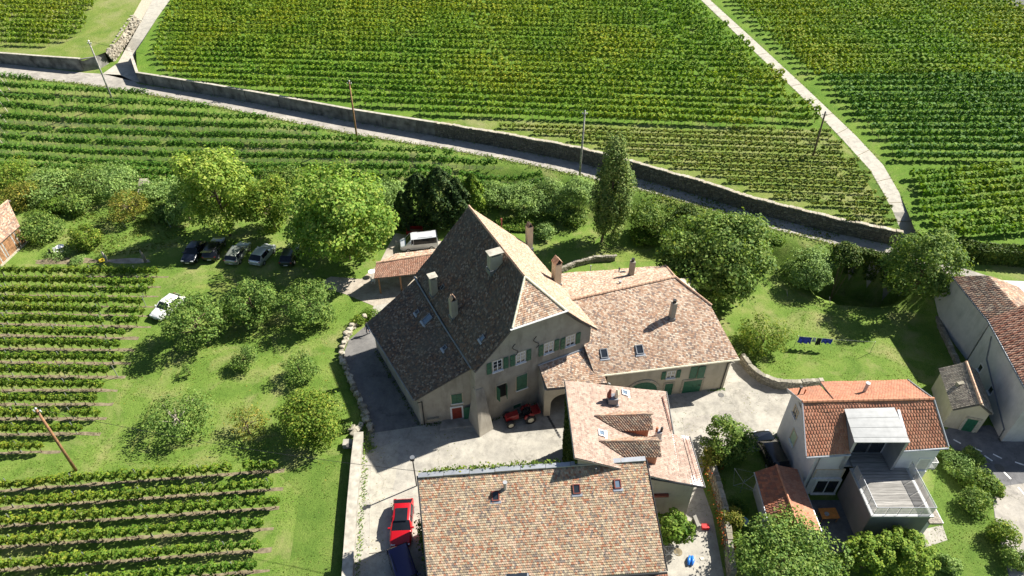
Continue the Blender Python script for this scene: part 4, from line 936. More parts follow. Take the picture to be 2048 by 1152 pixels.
# ------------------------------------------------------------------ middle house with twin dormers
mid = thing('house', 'house with pale pink tiled roof and two small tiled dormers', 'house', at(1250, 860))
TL, BL = at(1130, 761, 9.0), at(1150, 915, 9.0); TR, S1, S2, BR = at(1331, 783, 5.3), at(1346, 868, 5.3), at(1378, 873, 4.9), at(1408, 975, 4.9)
BLm = at(1183, 760, 8.0)
sM = Slope(mid, [TR, TL], [at(1362, 966, 5.3), BL], 'tile_pink', .22, .2, 'zinc', seed=11, lip=.02)
MB().hexa([S1+Vector((-.1, 0, .02)), S2, BR, at(1362, 966, 5.3)+Vector((-.1, 0, .02))], [p-Vector((0, 0, .17)) for p in (S1+Vector((-.1, 0, 0)), S2, BR, at(1362, 966, 5.3)+Vector((-.1, 0, 0)))]).build('roof', 'zinc', mid)
V, Q = tile_patch([S2, S1], [BR, at(1362, 966, 5.3)], .22, .2, .02, 12); link('tiles', npmesh('tiles', V-np.array(mid.location), Q), 'tile_pink', mid, kind='stuff')
mw = MB(); q = [at(1116, 762, 0)*0+Vector((TL.x+.3, TL.y-.35, -.2)), Vector((TR.x-.5, TR.y-.4, -.2)), Vector((BR.x-.6, BR.y+.5, -.2)), Vector((BL.x+.3, BL.y+.3, -.2))]
mw.hexa(q, [q[0]+Vector((0, 0, 8.85)), q[1]+Vector((0, 0, 5.2)), q[2]+Vector((0, 0, 4.9)), q[3]+Vector((0, 0, 8.85))]); mw.build('wall', 'plaster', mid)
MF = Fr(q[3], math.degrees(math.atan2(q[2].y-q[3].y, q[2].x-q[3].x)))
for (px, py, wd, ht) in ((1318, 990, 1.5, 1.2), ):
    t0, z0 = MF.px(px, py); m = MB(); MF.box(m, t0-wd/2, t0+wd/2, -.25, -.02, z0, z0+.25); m.build('canopy', 'rust_sheet', mid)
gutter(mid, TR+Vector((.08, 0, -.05)), S1+Vector((.08, 0, -.05)), 'black_metal', .08); gutter(mid, S2+Vector((.08, 0, -.05)), BR+Vector((.08, 0, -.05)), 'black_metal', .08)
MB().tube([BR, at(1298, 956, 5.9)], .1, 6).build('verge_flashing', 'black_metal', mid)
for a, b in ((sM.on(1323, 795), sM.on(1342, 862)), ):
    MB().tube([a+sM.n*.1, b+sM.n*.1], .03, 5).build('snow_guard', 'rust_sheet', mid); MB().tube([a+sM.n*.2, b+sM.n*.2], .025, 5).build('snow_guard', 'rust_sheet', mid)
MB().tube([S2+Vector((-.45, -.2, .35)), BR+Vector((-.5, .3, .35))], .03, 5).build('snow_guard', 'rust_sheet', mid)
def dormer(px_tip, px_front, drop, wid, hip):
    """small gabled dormer whose ridge runs level from the slope (tip) out to the front"""
    tip = sM.on(*px_tip)+sM.n*.05; fz = tip.z; fr_ = at(px_front[0], px_front[1], fz); d = (fr_-tip); d.z = 0; d.normalize(); sd_ = Vector((-d.y, d.x, 0))
    for sg in (1, -1):
        # eave of each side dives into the main slope
        e1 = fr_+sd_*sg*wid+Vector((0, 0, -drop)); k = (tip-e1).dot(sM.n)/(d.dot(sM.n)) if abs(d.dot(sM.n)) > 1e-6 else 0; e0 = e1+d*(k)
        Slope(mid, [e0, tip], [e1, fr_ if not hip else fr_-d*.12], 'tile_brown', .22, .2, name='dormer_roof', seed=21+sg, barrel=.03)
    mq = [fr_-d*.35+sd_*(wid-.1)+Vector((0, 0, -drop-.05)), fr_-d*.35-sd_*(wid-.1)+Vector((0, 0, -drop-.05)), fr_-d*.35+Vector((0, 0, -.12))]
    c_ = [p-Vector((0, 0, 1.6)) for p in mq[:2]]
    MB().hexa([mq[0], mq[2], mq[1], c_[1], c_[0]], [p-d*.2 for p in (mq[0], mq[2], mq[1], c_[1], c_[0])]).build('dormer_front', 'copper', mid)
    for sg in (1, -1):
        a_ = fr_-d*.4+sd_*sg*(wid-.12)+Vector((0, 0, -drop-.05)); b_ = a_-d*4.2
        MB().hexa([a_, b_, b_-Vector((0, 0, 2.2)), a_-Vector((0, 0, 2.2))], [p-sd_*sg*.08 for p in (a_, b_, b_-Vector((0, 0, 2.2)), a_-Vector((0, 0, 2.2)))]).build('dormer_cheek', 'copper', mid)
    ridge(mid, tip, fr_, .07, 'tile_brown')
dormer((1189, 832), (1305, 828), .85, 1.0, True); dormer((1199, 883), (1322, 881), .85, 1.0, True)
chimney(mid, sM.on(1224, 805), .85, .75, .75, math.radians(5), 'zinc_dark', 'none', .6)
cb = sM.on(1224, 805)+Vector((0, 0, .76))
for sx, mt in ((-.3, 'rust_sheet'), (.3, 'cream')):
    MB().tube([cb+Vector((sx, 0, 0)), cb+Vector((sx*1.15, 0, .35)), cb+Vector((sx*.9, 0, .95))], [.2, .19, .08], 7).build('chimney_pot', mt, mid)
chimney(mid, sM.on(1315, 876), .45, .45, .9, .1, 'zinc', 'none', .8); 
for sx in (-.2, .2): MB().cyl(sM.on(1315, 876)+Vector((sx, 0, .91)), .11, .5, 8).build('chimney_pot', 'terracotta' if sx < 0 else 'black_metal', mid)
skylight(mid, sM, 1249, 786, .6, .6, 'glass_sky', 'zinc'); skylight(mid, sM, 1203, 867, .6, .6, 'glass_sky', 'zinc')

# ------------------------------------------------------------------ foreground house (roof fills the lower middle)
low = thing('house', 'near house with large mottled red and cream tiled roof', 'house', at(1080, 1050))
R1, R2, E1, E2 = at(836, 952, 7.6), at(1291, 918, 7.6), at(858, 1176, 4.2), at(1333, 1142, 4.2)
sF = Slope(low, [E1, R1], [E2, R2], 'tile_front', .165, .18, seed=13, lip=.03)
lw = MB(); q = [Vector((R1.x+.3, R1.y-.05, -.2)), Vector((R2.x-.3, R2.y-.05, -.2)), Vector((E2.x-.35, E2.y+.4, -.2)), Vector((E1.x+.35, E1.y+.4, -.2))]
lw.hexa(q, [q[0]+Vector((0, 0, 7.6)), q[1]+Vector((0, 0, 7.6)), q[2]+Vector((0, 0, 4.35)), q[3]+Vector((0, 0, 4.35))]); lw.build('wall', 'plaster', low)
m = MB()
for i in range(9):
    a, b = R1.lerp(R2, i/9+.001), R1.lerp(R2, (i+1)/9-.001); zo = .10+.03*math.sin(i*2.3)
    m.hexa([a+Vector((0, -.22, .02)), b+Vector((0, -.22, .02)), b+Vector((0, .22, .03)), a+Vector((0, .22, .03))], [a+Vector((0, -.2, zo)), b+Vector((0, -.2, zo)), b+Vector((0, .22, zo)), a+Vector((0, .22, zo))])
m.build('ridge_flashing', 'zinc', low)
gutter(low, E1+Vector((0, -.1, -.08)), E2+Vector((.05, -.1, -.08)), 'black_metal', .09)
MB().tube([R1+Vector((-.06, 0, 0)), E1+Vector((-.06, 0, 0))], .06, 5).build('verge_trim', 'black_metal', low); MB().tube([R2+Vector((.06, 0, 0)), E2+Vector((.06, 0, 0))], .06, 5).build('verge_trim', 'black_metal', low)
skylight(low, sF, 991, 992, .6, .75, 'glass', 'rust_sheet'); skylight(low, sF, 1153, 978, .6, .75, 'glass', 'rust_sheet'); skylight(low, sF, 1235, 968, .55, .7, 'glass_sky', 'rust_sheet')
pipe_vent(low, sF.on(1010, 978), .13, .75, 'metal_white'); pipe_vent(low, sF.on(1191, 943), .06, .3, 'zinc_dark')
c = sF.on(1034, 1162); m = MB(); m.box((c.x, c.y, c.z-.1), 1.7, 1.2, .32); o = m.build('roof_hatch', 'zinc', low); MB().box((c.x, c.y, c.z+.2), 1.5, 1.0, .06).build('pane', 'glass', o)
pq = [at(1270, 1160, 2.9), at(1335, 1146, 2.9), at(1340, 1185, 2.3), at(1270, 1195, 2.3)]
Slope(low, [pq[3], pq[0]], [pq[2], pq[1]], 'tile_rust', .2, .2, name='porch_roof', seed=14, barrel=.03)

# ------------------------------------------------------------------ white house with terrace
wh = thing('house', 'white house with orange red tiled roof, zinc dormer and roof terrace', 'house', at(1700, 980))
wr0, wr1 = at(1604, 804, 9.0), at(1867, 798, 9.0); we0, we1 = at(1612, 913, 6.4), at(1897, 894, 6.4); wb0, wb1 = at(1574, 779, 6.4), at(1815, 760, 6.4); wbm = at(1640, 772, 6.4)
u0, u1, vt = .31, .665, .80
L_ = lambda u, v: we0.lerp(we1, u).lerp(wr0.lerp(wr1, u), v)
tr = dict(mat='tile_red', tw=.25, th=.30, lip=.035, barrel=.028)
Slope(wh, [L_(0, 0), L_(0, vt)], [L_(u0, 0), L_(u0, vt)], deck='zinc', seed=31, **tr); Slope(wh, [L_(u1, 0), L_(u1, vt)], [L_(1, 0), L_(1, vt)], deck='zinc', seed=32, **tr)
sW = Slope(wh, [L_(0, vt), L_(0, 1)], [L_(1, vt), L_(1, 1)], deck='zinc', seed=33, **tr)
wbk = wb0.lerp(wb1, .27); rbk = wr0.lerp(wr1, .27)
Slope(wh, [wb0, wr0], [wbm, wr0.lerp(wr1, .25)], deck='zinc', seed=34, **tr)
sWb = Slope(wh, [at(1641, 764, 6.2), wr0.lerp(wr1, .252)], [wb1, wr1], deck='zinc', seed=35, **tr)
ridge(wh, wr0+Vector((0, 0, .06)), wr1+Vector((0, 0, .06)), .13, 'ridge_red')
xw0, xw1, yw0, yw1 = 25.5, 35.5, 34.7, 41.4
def wbox(n, mat, x0, x1, y0, y1, z0, z1, par=wh): return MB().box(((x0+x1)/2, (y0+y1)/2, z0), x1-x0, y1-y0, z1-z0).build(n, mat, par)
xd0, xd1 = L_(u0, 0).x+.02, L_(u1, 0).x-.02
zw = 6.25
wbox('wall', 'plaster_white', xw0, xw0+.35, yw0, yw1, -.2, zw); wbox('wall', 'plaster_white', xw0+.352, xd0, yw0, yw0+.35, -.2, zw); wbox('wall', 'plaster_white', xd1, xw1-.352, yw0, yw0+.35, -.2, zw)
wbox('wall', 'plaster_white', xw1-.35, xw1, yw0, yw1, -.2, zw); wbox('wall', 'plaster_white', xw0+.352, xw1-.352, yw1-.35, yw1, -.2, zw); wbox('floor_slab', 'plaster_grey', xw0+.36, xw1-.36, yw0+.36, yw1-.36, 3.5, 3.7)
wbox('wall', 'plaster_white', xd0, xd1, yw0+1.55, yw0+1.75, 3.72, 8.0)
for xs, dx in ((xw0+.06, 1), (xw1-.06, -1)):
    gv = [Vector((xs, yw0+.1, zw-.05)), Vector((xs, yw1-.1, zw-.05)), Vector((xs, (wr0.y+wr1.y)/2, 8.72))]
    MB().hexa(gv, [p+Vector((.2*dx, 0, 0)) for p in gv]).build('gable', 'plaster_grey' if dx > 0 else 'plaster_white', wh)
for i in range(9):
    y0 = yw0+.5+i*.68; zt_ = 8.6-abs(y0+.3-37.7)*.72
    if zt_ > zw+.1: MB().box((xw0+.03, y0+.32, zw-.1), .06, .62, zt_-zw-.1).build('cladding_board', 'wood_grey', wh)
WFl = Fr((xw0, yw1, 0), -90); WFf = Fr((xw0, yw0, 0), 0)
tt, zz = WFl.px(1586, 878); window(wh, WFl, tt, zz-.5, .9, 1.35, 0, None, frame=None, pane='shutter_pale', surround='beige_frame')
tt, zz = WFl.px(1590, 828); window(wh, WFl, tt, zz-.2, .8, .9, 0, None, frame='beige_frame', surround='beige_frame', pane='glass')
tt, zz = WFf.px(1657, 948); window(wh, WFf, tt, zz-.5, 2.3, 1.1, 0, None, frame=None, pane='shutter_grey', surround='beige_frame', bars=5)
tt, zz = WFf.px(1648, 980); window(wh, WFf, tt, .15, 2.0, 1.9, 0, None, frame='white_paint', surround='white_paint', bars=1)
window(wh, WFf, 9.3, 3.6, .9, 1.5, 0, None, frame=None, pane='shutter_grey', surround='white_paint')
gutter(wh, we0+Vector((0, -.09, -.07)), we0.lerp(we1, u0)+Vector((0, -.09, -.07)), 'zinc', .08); gutter(wh, we0.lerp(we1, u1)+Vector((0, -.09, -.07)), we1+Vector((0, -.09, -.07)), 'zinc', .08)
MB().tube([we0+Vector((.15, -.05, -.1)), Vector((xw0+.3, yw0-.08, 5.4)), Vector((xw0+.3, yw0-.08, 0))], .05, 6).build('downpipe', 'zinc', wh)
for a, b in ((we0, wr0), (wr0, wb0), (we1, wr1), (wr1, wb1)): MB().tube([a+Vector((0, 0, .03)), b+Vector((0, 0, .06))], .07, 5).build('verge_trim', 'zinc', wh)
pipe_vent(wh, sWb.on(1728, 784), .14, 1.0, 'metal_white'); pipe_vent(wh, sWb.on(1597, 788), .08, .8, 'black_metal', 1.6); pipe_vent(wh, sWb.on(1609, 786), .06, .35, 'terracotta')
# zinc dormer box
dz0, dz1 = 8.25, 7.75; dyf = yw0-.35; pb = [L_(u0, vt)+Vector((-.1, 0, .25)), L_(u1, vt)+Vector((.1, 0, .25))]; pf = [Vector((xd0-.12, dyf, dz1)), Vector((xd1+.12, dyf, dz1))]
for i in range(7):
    a0, a1 = pb[0].lerp(pf[0], i/7), pb[1].lerp(pf[1], i/7); b0, b1 = pb[0].lerp(pf[0], (i+.97)/7), pb[1].lerp(pf[1], (i+.97)/7)
    MB().hexa([a0, a1, b1, b0], [p+Vector((0, 0, .07+.02*(i % 2))) for p in (a0, a1, b1, b0)]).build('zinc_panel', 'zinc_pale', wh)
for xa, xb in ((xd0-.1, xd0+.12), (xd1-.12, xd1+.1)):
    MB().hexa([Vector((xa, dyf+.08, 3.95)), Vector((xb, dyf+.08, 3.95)), Vector((xb, pb[0].y, 3.95)), Vector((xa, pb[0].y, 3.95))], [Vector((xa, dyf+.08, dz1-.01)), Vector((xb, dyf+.08, dz1-.01)), Vector((xb, pb[0].y, pb[0].z-.01)), Vector((xa, pb[0].y, pb[0].z-.01))]).build('dormer_cheek', 'zinc', wh)
for i in range(3):
    x0 = xd0+.2+i*(xd1-xd0-.4)/3; o = wbox('glass_door', 'zinc_dark', x0, x0+(xd1-xd0-.4)/3-.06, yw0+1.46, yw0+1.545, 4.0, 6.5); wbox('pane', 'glass', x0+.07, x0+(xd1-xd0-.4)/3-.13, yw0+1.43, yw0+1.455, 4.1, 6.4, o)
# terrace block
tx0, tx1, ty0 = at(1745, 1030, 4.0).x, at(1865, 1025, 4.0).x, at(1745, 1030, 4.0).y
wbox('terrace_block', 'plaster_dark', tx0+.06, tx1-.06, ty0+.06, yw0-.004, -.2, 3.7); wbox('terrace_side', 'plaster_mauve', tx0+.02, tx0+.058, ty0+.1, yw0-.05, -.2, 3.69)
wbox('terrace_slab', 'metal_white', tx0-.05, tx1+.05, ty0-.05, yw0-.002, 3.705, 3.86)
dk = MB(); rg = random.Random(3); y = ty0+.2
while y < yw0+1.4:
    dk.box(((tx0+tx1)/2+rg.uniform(-.01, .01), y+.07, 3.864), tx1-tx0-.5, .135, .03+rg.uniform(0, .008)); y += .15
dk.build('decking', 'decking', wh, kind='stuff')
def rail(a, b, n):
    for i in range(n):
        p, q = a.lerp(b, i/n+.01), a.lerp(b, (i+1)/n-.01); d = (q-p).normalized(); nr = Vector((-d.y, d.x, 0))*.02
        MB().hexa([p-nr, q-nr, q+nr, p+nr], [v+Vector((0, 0, 1.0)) for v in (p-nr, q-nr, q+nr, p+nr)]).build('balustrade_panel', 'perforated', wh)
        MB().tube([p+Vector((0, 0, 0)), p+Vector((0, 0, 1.04))], .025, 5).build('balustrade_post', 'metal_white', wh)
    MB().tube([a+Vector((0, 0, 1.03)), b+Vector((0, 0, 1.03))], .022, 6).build('handrail', 'zinc', wh)
zt = Vector((0, 0, 3.9)); A0, A1, A2, A3 = Vector((tx0+.08, yw0-.4, 0))+zt, Vector((tx0+.08, ty0+.08, 0))+zt, Vector((tx1-.08, ty0+.08, 0))+zt, Vector((tx1-.08, yw0-.1, 0))+zt
rail(A0, A1, 4); rail(A1, A2, 5); rail(A2, A3, 4)
wbox('side_roof', 'gravel_roof', tx1+.06, tx1+1.15, ty0-.1, yw0-.01, 2.75, 2.95); wbox('side_wall', 'plaster_white', tx1+.1, tx1+.9, ty0+.6, yw0-.02, -.2, 2.745)
MB().tube([Vector((tx1+1.15, ty0-.1, 2.9)), Vector((tx1+1.15, yw0, 2.9))], .05, 5).build('roof_trim', 'zinc', wh)
wbox('balcony', 'metal_white', xw1+.01, xw1+.9, yw0+.3, yw0+1.6, 3.2, 3.35); wbox('balcony_panel', 'perforated', xw1+.86, xw1+.9, yw0+.3, yw0+1.6, 3.35, 4.2); wbox('balcony_panel', 'perforated', xw1+.01, xw1+.85, yw0+.3, yw0+.34, 3.35, 4.2)
# lean garage in front of the white house
gar = thing('garden_shed', 'small shed with rusty red tiled gable roof before the white house', 'shed', at(1590, 1030))
g0, g1, g2, g3, g4, g5 = at(1510, 944, 2.5), at(1540, 1052, 2.5), at(1553, 930, 3.3), at(1597, 1058, 3.3), at(1594, 938, 2.5), at(1642, 1062, 2.5)
Slope(gar, [g0, g2], [g1, g3], 'tile_rust', .25, .3, seed=41, lip=.035, barrel=.028); Slope(gar, [g4, g2], [g5, g3], 'tile_red', .25, .3, seed=42, lip=.03, barrel=.02)
ridge(gar, g2+Vector((0, 0, .05)), g3+Vector((0, 0, .05)), .1, 'ridge_red')
gw = [g0.lerp(g4, .08), g4.lerp(g0, .08), g5.lerp(g1, .08), g1.lerp(g5, .08)]; gm = (g5-g4).normalized()*.25
gw = [gw[0]+gm, gw[1]+gm, gw[2]-gm, gw[3]-gm]
MB().hexa([Vector((p.x, p.y, -.1)) for p in gw], [Vector((p.x, p.y, 2.36)) for p in gw]).build('wall', 'plaster_grey', gar)
for a, b in ((gw[0], gw[1]), (gw[3], gw[2])):
    tip = (a+b)/2; v3 = [Vector((a.x, a.y, 2.36)), Vector((b.x, b.y, 2.36)), Vector((tip.x, tip.y, 3.1))]; MB().hexa(v3, [p+gm*.3*(1 if a is gw[0] else -1) for p in v3]).build('gable', 'plaster_grey', gar)
gutter(gar, g0+Vector((-.05, 0, -.05)), g1+Vector((-.05, 0, -.05)), 'zinc', .06); gutter(gar, g4+Vector((.05, 0, -.05)), g5+Vector((.05, 0, -.05)), 'zinc', .06)

# ------------------------------------------------------------------ buildings at the right edge
rh = thing('house', 'long grey rendered house with brown ribbed roof at the right', 'house', at(1940, 650))
k0, k1, k2, k3 = at(1905, 553, 6.0), at(1974, 638, 6.0), at(1976, 551, 7.3), at(2041, 621, 7.3)
Slope(rh, [k1, k3], [k0, k2], 'tile_brown', .28, .33, seed=51, barrel=.05, lip=.03)
k2b, k3b = k2+Vector((4, 0, -1.6)), k3+Vector((4, 0, -1.6)); Slope(rh, [k2b, k2], [k3b, k3], 'tile_brown', .28, .33, seed=52, barrel=.05)
MB().hexa([Vector((k0.x+.3, k0.y+2.2, -.3)), Vector((k1.x+.5, k1.y+.05, -.3)), Vector((k1.x+8, k1.y+.05, -.3)), Vector((k0.x+8, k0.y+2.2, -.3))], [Vector((k0.x+.3, k0.y-.2, 5.9)), Vector((k1.x+.5, k1.y+.05, 5.9)), Vector((k1.x+8, k1.y+.05, 5.5)), Vector((k0.x+8, k0.y-.2, 5.5))]).build('wall', 'plaster_grey', rh)
gv = [Vector((k1.x+.1, k1.y+.3, 5.88)), Vector((k3b.x, k1.y+.3, 5.6)), Vector((k3.x, k1.y+.3, 7.1))]; MB().hexa(gv, [p+Vector((0, .2, 0)) for p in gv]).build('gable', 'plaster_warm', rh)
rh2 = thing('house', 'grey rendered house with rust red ribbed roof at the right edge', 'house', at(2010, 760))
n0, n1 = at(1976, 639, 6.5), at(2062, 796, 6.5); n2, n3 = n0+Vector((7.5, 1.4, 3.4)), n1+Vector((7.5, 1.4, 3.4))
Slope(rh2, [n1, n3], [n0, n2], 'tile_terra', .3, .35, seed=53, barrel=.05, lip=.03)
for i in range(1, 14):
    a = n0.lerp(n1, i/14); b = n2.lerp(n3, i/14); MB().tube([a+Vector((0, 0, .06)), b+Vector((0, 0, .06))], .06, 5).build('roof_rib', 'tile_rust', rh2)
MB().hexa([Vector((n0.x+.3, n0.y-.2, -.3)), Vector((n1.x+.45, n1.y+.2, -.3)), Vector((n1.x+10, n1.y+.2, -.3)), Vector((n0.x+10, n0.y-.2, -.3))], [Vector((n0.x+.3, n0.y-.2, 6.4)), Vector((n1.x+.45, n1.y+.2, 6.4)), Vector((n1.x+10, n1.y+.2, 6.6)), Vector((n0.x+10, n0.y-.2, 6.6))]).build('wall', 'plaster_grey', rh2)
gutter(rh2, n0+Vector((-.07, 0, -.05)), n1+Vector((-.07, 0, -.05)), 'zinc_dark', .08); gutter(rh, k0+Vector((-.06, 0, -.05)), k1+Vector((-.06, 0, -.05)), 'zinc_dark', .07)
xw = Vector((n0.x+.3, n0.y-.2, 0)); RF = Fr(Vector((n0.x+.3, n0.y-.2, 0)), math.degrees(math.atan2(n1.y+.2-(n0.y-.2), n1.x+.45-n0.x-.3)))
for (x, y) in ((1961, 736), (1982, 780)): tt, zz = RF.px(x, y); window(rh2, RF, tt, zz-.4, .55, .75, 0, None, frame=None, pane='glass', surround='plaster_white')
tt, zz = RF.px(1955, 690); MB().tube([RF.P(1.2, -.08, 5.5), RF.P(2.4, -.08, 3.4), RF.P(9.5, -.08, 1.2), RF.P(9.6, -.08, 0)], .06, 6).build('downpipe', 'zinc_dark', rh2)
# stone hut
hut = thing('stone_hut', 'small stone hut with lichen grey tiled roof and green door', 'hut', at(1935, 850))
h0_, h1_, h2_, h3_ = at(1877, 737, 2.7), at(1905, 819, 2.7), at(1932, 724, 4.1), at(1962, 808, 4.1)
ev = (h0_-h2_); ev.z = 0; h4_, h5_ = h2_-ev*.75+Vector((0, 0, -1.1)), h3_-ev*.75+Vector((0, 0, -1.1))
Slope(hut, [h0_, h2_], [h1_, h3_], 'tile_stone', .2, .2, seed=61, barrel=.04, lip=.04); Slope(hut, [h4_, h2_], [h5_, h3_], 'tile_stone', .2, .2, seed=62, barrel=.04)
ridge(hut, h2_+Vector((0, 0, .05)), h3_+Vector((0, 0, .05)), .13, 'ridge_tile')
HT = Fr(Vector((h1_.x+.15, h1_.y+.15, 0)), math.degrees(math.atan2(h5_.y-h1_.y, h5_.x-h1_.x))); wl = (h5_-h1_).length-.3; dp = (h1_-h0_).length-.4; ps = ((h3_-h1_).xy.length)
prism(HT, [(0, -.2), (wl, -.2), (wl, 2.75), (ps-.1, 3.9), (0, 2.6)], 0, dp).build('wall', 'plaster_warm', hut)
tt, zz = HT.px(1939, 850); door(hut, HT, tt, 0, .95, 1.75, 'shutter_green', jamb='limestone', jw=.24)
c = (h0_+h1_+h2_+h3_)/4; MB().box((c.x+.2, c.y+.1, c.z-.2), .9, .35, .5, .2).build('roof_hatch', 'stone', hut)
# tiled carport by the van
cp_ = thing('carport', 'open carport with low tiled roof beside the farmhouse', 'carport', at(800, 570))
c0, c1, c2, c3, c4, c5 = at(748, 557, 2.5), at(850, 546, 2.5), at(752, 526, 3.4), at(868, 508, 3.4), at(790, 508, 2.7), at(880, 497, 2.7)
Slope(cp_, [c0, c2], [c1, c3], 'tile_terra', .22, .22, seed=71, barrel=.03); Slope(cp_, [c4, c2.lerp(c3, .02)], [c5, c3], 'tile_old', .22, .22, seed=72, barrel=.03)
ridge(cp_, c2+Vector((0, 0, .05)), c3+Vector((0, 0, .05)), .1)
for q in (c0.lerp(c1, .08), c0.lerp(c1, .5), c0.lerp(c1, .95), c4.lerp(c5, .05), c4.lerp(c5, .9)): MB().box((q.x, q.y+.15, 0), .16, .16, q.z-.1).build('post', 'wood', cp_)
MB().hexa([Vector((c4.x-.2, c4.y-.3, 0)), Vector((c5.x, c5.y-.3, 0)), Vector((c5.x, c5.y-.15, 0)), Vector((c4.x-.2, c4.y-.15, 0))], [Vector((c4.x-.2, c4.y-.3, 2.5)), Vector((c5.x, c5.y-.3, 2.5)), Vector((c5.x, c5.y-.15, 2.5)), Vector((c4.x-.2, c4.y-.15, 2.5))]).build('back_wall', 'plaster', cp_)
# old wooden shed at the left edge
shd = thing('wooden_shed', 'old wooden shed with worn tiled roof at the left edge', 'shed', at(10, 520))
s1, s2, s3, s4 = at(40, 452, 2.6), at(-48, 530, 2.6), at(16, 401, 4.5), at(-80, 478, 4.5)
Slope(shd, [s2, s4], [s1, s3], 'tile_brown', .22, .22, seed=81, barrel=.03); ev = (s3-s1); ev.z = 0; s5, s6 = s3+ev+Vector((0, 0, -1.9)), s4+ev+Vector((0, 0, -1.9)); Slope(shd, [s6, s4], [s5, s3], 'tile_brown', .22, .22, seed=82, barrel=.03)
ridge(shd, s3+Vector((0, 0, .04)), s4+Vector((0, 0, .04)), .1, 'ridge_tile')
SF = Fr(Vector((s2.x, s2.y, 0))+ev.normalized()*.35, math.degrees(math.atan2(s1.y-s2.y, s1.x-s2.x))); sl_ = (s1-s2).length-.3; dp = ev.length*2-.7
prism(SF, [(0, 0), (sl_, 0), (sl_, 2.5), (0, 2.5)], 0.03, dp).build('wall', 'wood', shd)
GFr = Fr(SF.P(sl_, 0, 0), math.degrees(SF.rz)+90); prism(GFr, [(.05, 2.45), (dp-.05, 2.45), (dp/2, 4.25)], .03, .25).build('gable', 'wood', shd)
x = 0
while x < sl_:
    m = MB(); SF.box(m, x+.012, min(x+.2, sl_), 0, .028, .25, 2.5); m.build('plank', 'wood' if random.random() < .6 else 'wood_grey', shd); x += .21
m = MB(); SF.box(m, -.05, sl_+.08, -.12, .02, 0, .24); m.build('plinth', 'limestone', shd)
# ------------------------------------------------------------------ paved ground near the houses
yd = [(688, 1240), (712, 880), (737, 850), (706, 760), (690, 705), (700, 680), (732, 655), (748, 610), (690, 586), (650, 575), (640, 566), (660, 555), (720, 560), (760, 530), (792, 492), (820, 470), (880, 462), (900, 480), (905, 520), (860, 560), (880, 640), (960, 700), (1200, 700), (1440, 700), (1484, 722), (1500, 752), (1560, 772), (1640, 770), (1650, 830), (1560, 880), (1545, 895), (1500, 905), (1420, 905), (1400, 960), (1425, 1030), (1448, 1152), (1450, 1260), (1300, 1330), (800, 1330)]
sheet('courtyard', [at(x, y, .012) for x, y in yd], 'yard', 0, kind='structure')
sheet('parking_gravel', [at(x, y, .02) for x, y in [(748, 612), (690, 588), (650, 577), (638, 566), (662, 553), (722, 558), (758, 528), (772, 500), (790, 468), (812, 452), (890, 448), (906, 478), (880, 520), (840, 560), (800, 600)]], 'gravel', 0, kind='structure')
sheet('driveway_strip', [at(x, y, .024) for x, y in [(752, 880), (760, 960), (752, 1060), (744, 1160), (742, 1240), (775, 1240), (776, 1120), (782, 1000), (800, 940), (840, 905), (1000, 880), (1085, 862), (1095, 842), (980, 868), (880, 872)]], 'concrete_lane', 0, kind='structure') if False else None
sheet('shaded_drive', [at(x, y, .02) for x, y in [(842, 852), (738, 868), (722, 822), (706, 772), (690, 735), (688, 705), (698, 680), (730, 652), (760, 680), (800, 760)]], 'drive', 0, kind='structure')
sheet('yard_slab', [at(x, y, .022) for x, y in [(742, 900), (800, 880), (790, 960), (778, 1000), (772, 1100), (770, 1240), (735, 1240), (738, 1110), (740, 1000)]], 'concrete_lane', 0, kind='structure')
for q_ in ([(1180, 790), (1300, 776), (1440, 780), (1400, 800), (1320, 806), (1200, 805)], ): sheet('yard_patch', [at(x, y, .018) for x, y in q_], 'asphalt', 0, kind='structure')
sheet('patch', [at(x, y, .022) for x, y in [(1365, 838), (1460, 820), (1480, 842), (1440, 866), (1372, 880)]], 'asphalt', 0, kind='structure')
st = [(1880, 870), (1905, 850), (2000, 862), (2060, 880), (2200, 930), (2200, 1240), (2040, 1240), (2010, 1120), (1990, 1040), (1985, 990), (1960, 950), (1915, 900)]
sheet('street', [at(x, y, .012) for x, y in st], 'street', 0, kind='structure')
sheet('pavement', [at(x, y, .016) for x, y in [(2008, 972), (2060, 965), (2200, 980), (2200, 1240), (2045, 1240), (2012, 1120), (1992, 1040), (1985, 1000)]], 'asphalt', 0, kind='structure')
sheet('lane_by_house', [at(x, y, .014) for x, y in [(1848, 800), (1880, 860), (1980, 850), (2010, 870), (1900, 905), (1860, 850)]], 'street', 0, kind='structure')
dm = MB()
for (x0, y0, x1, y1) in [(1907, 879, 1922, 887), (1945, 894, 1964, 903), (1969, 911, 1985, 922), (1986, 908, 2004, 917), (2008, 944, 2022, 958), (2030, 924, 2048, 930), (2036, 974, 2050, 990)]:
    a, b = at(x0, y0, .022), at(x1, y1, .022); n = Vector((-(b-a).y, (b-a).x, 0)).normalized()*.075; dm.quad(a-n, b-n, b+n, a+n)
dm.build('road_marking', 'marking', None, kind='structure')
dm = MB(); a, b = at(738, 868, .022), at(838, 853, .022); n = Vector((0, .05, 0)); dm.quad(a-n, b-n, b+n, a+n)
a, b = at(733, 1108, .022), at(782, 1102, .022); dm.quad(a-n*.6, b-n*.6, b+n*.6, a+n*.6); dm.build('pavement_joint', 'concrete_lane', None, kind='structure')
dr = thing('drain', 'iron drainage channel across the passage before the archway', 'drain', at(1100, 850, .02))
for i in range(12):
    p = at(1090+i*2.6, 822+i*4.6, .016); MB().box((p.x, p.y, .014), .42, .2, .012, R(-58)).build('grate', 'manhole', dr)
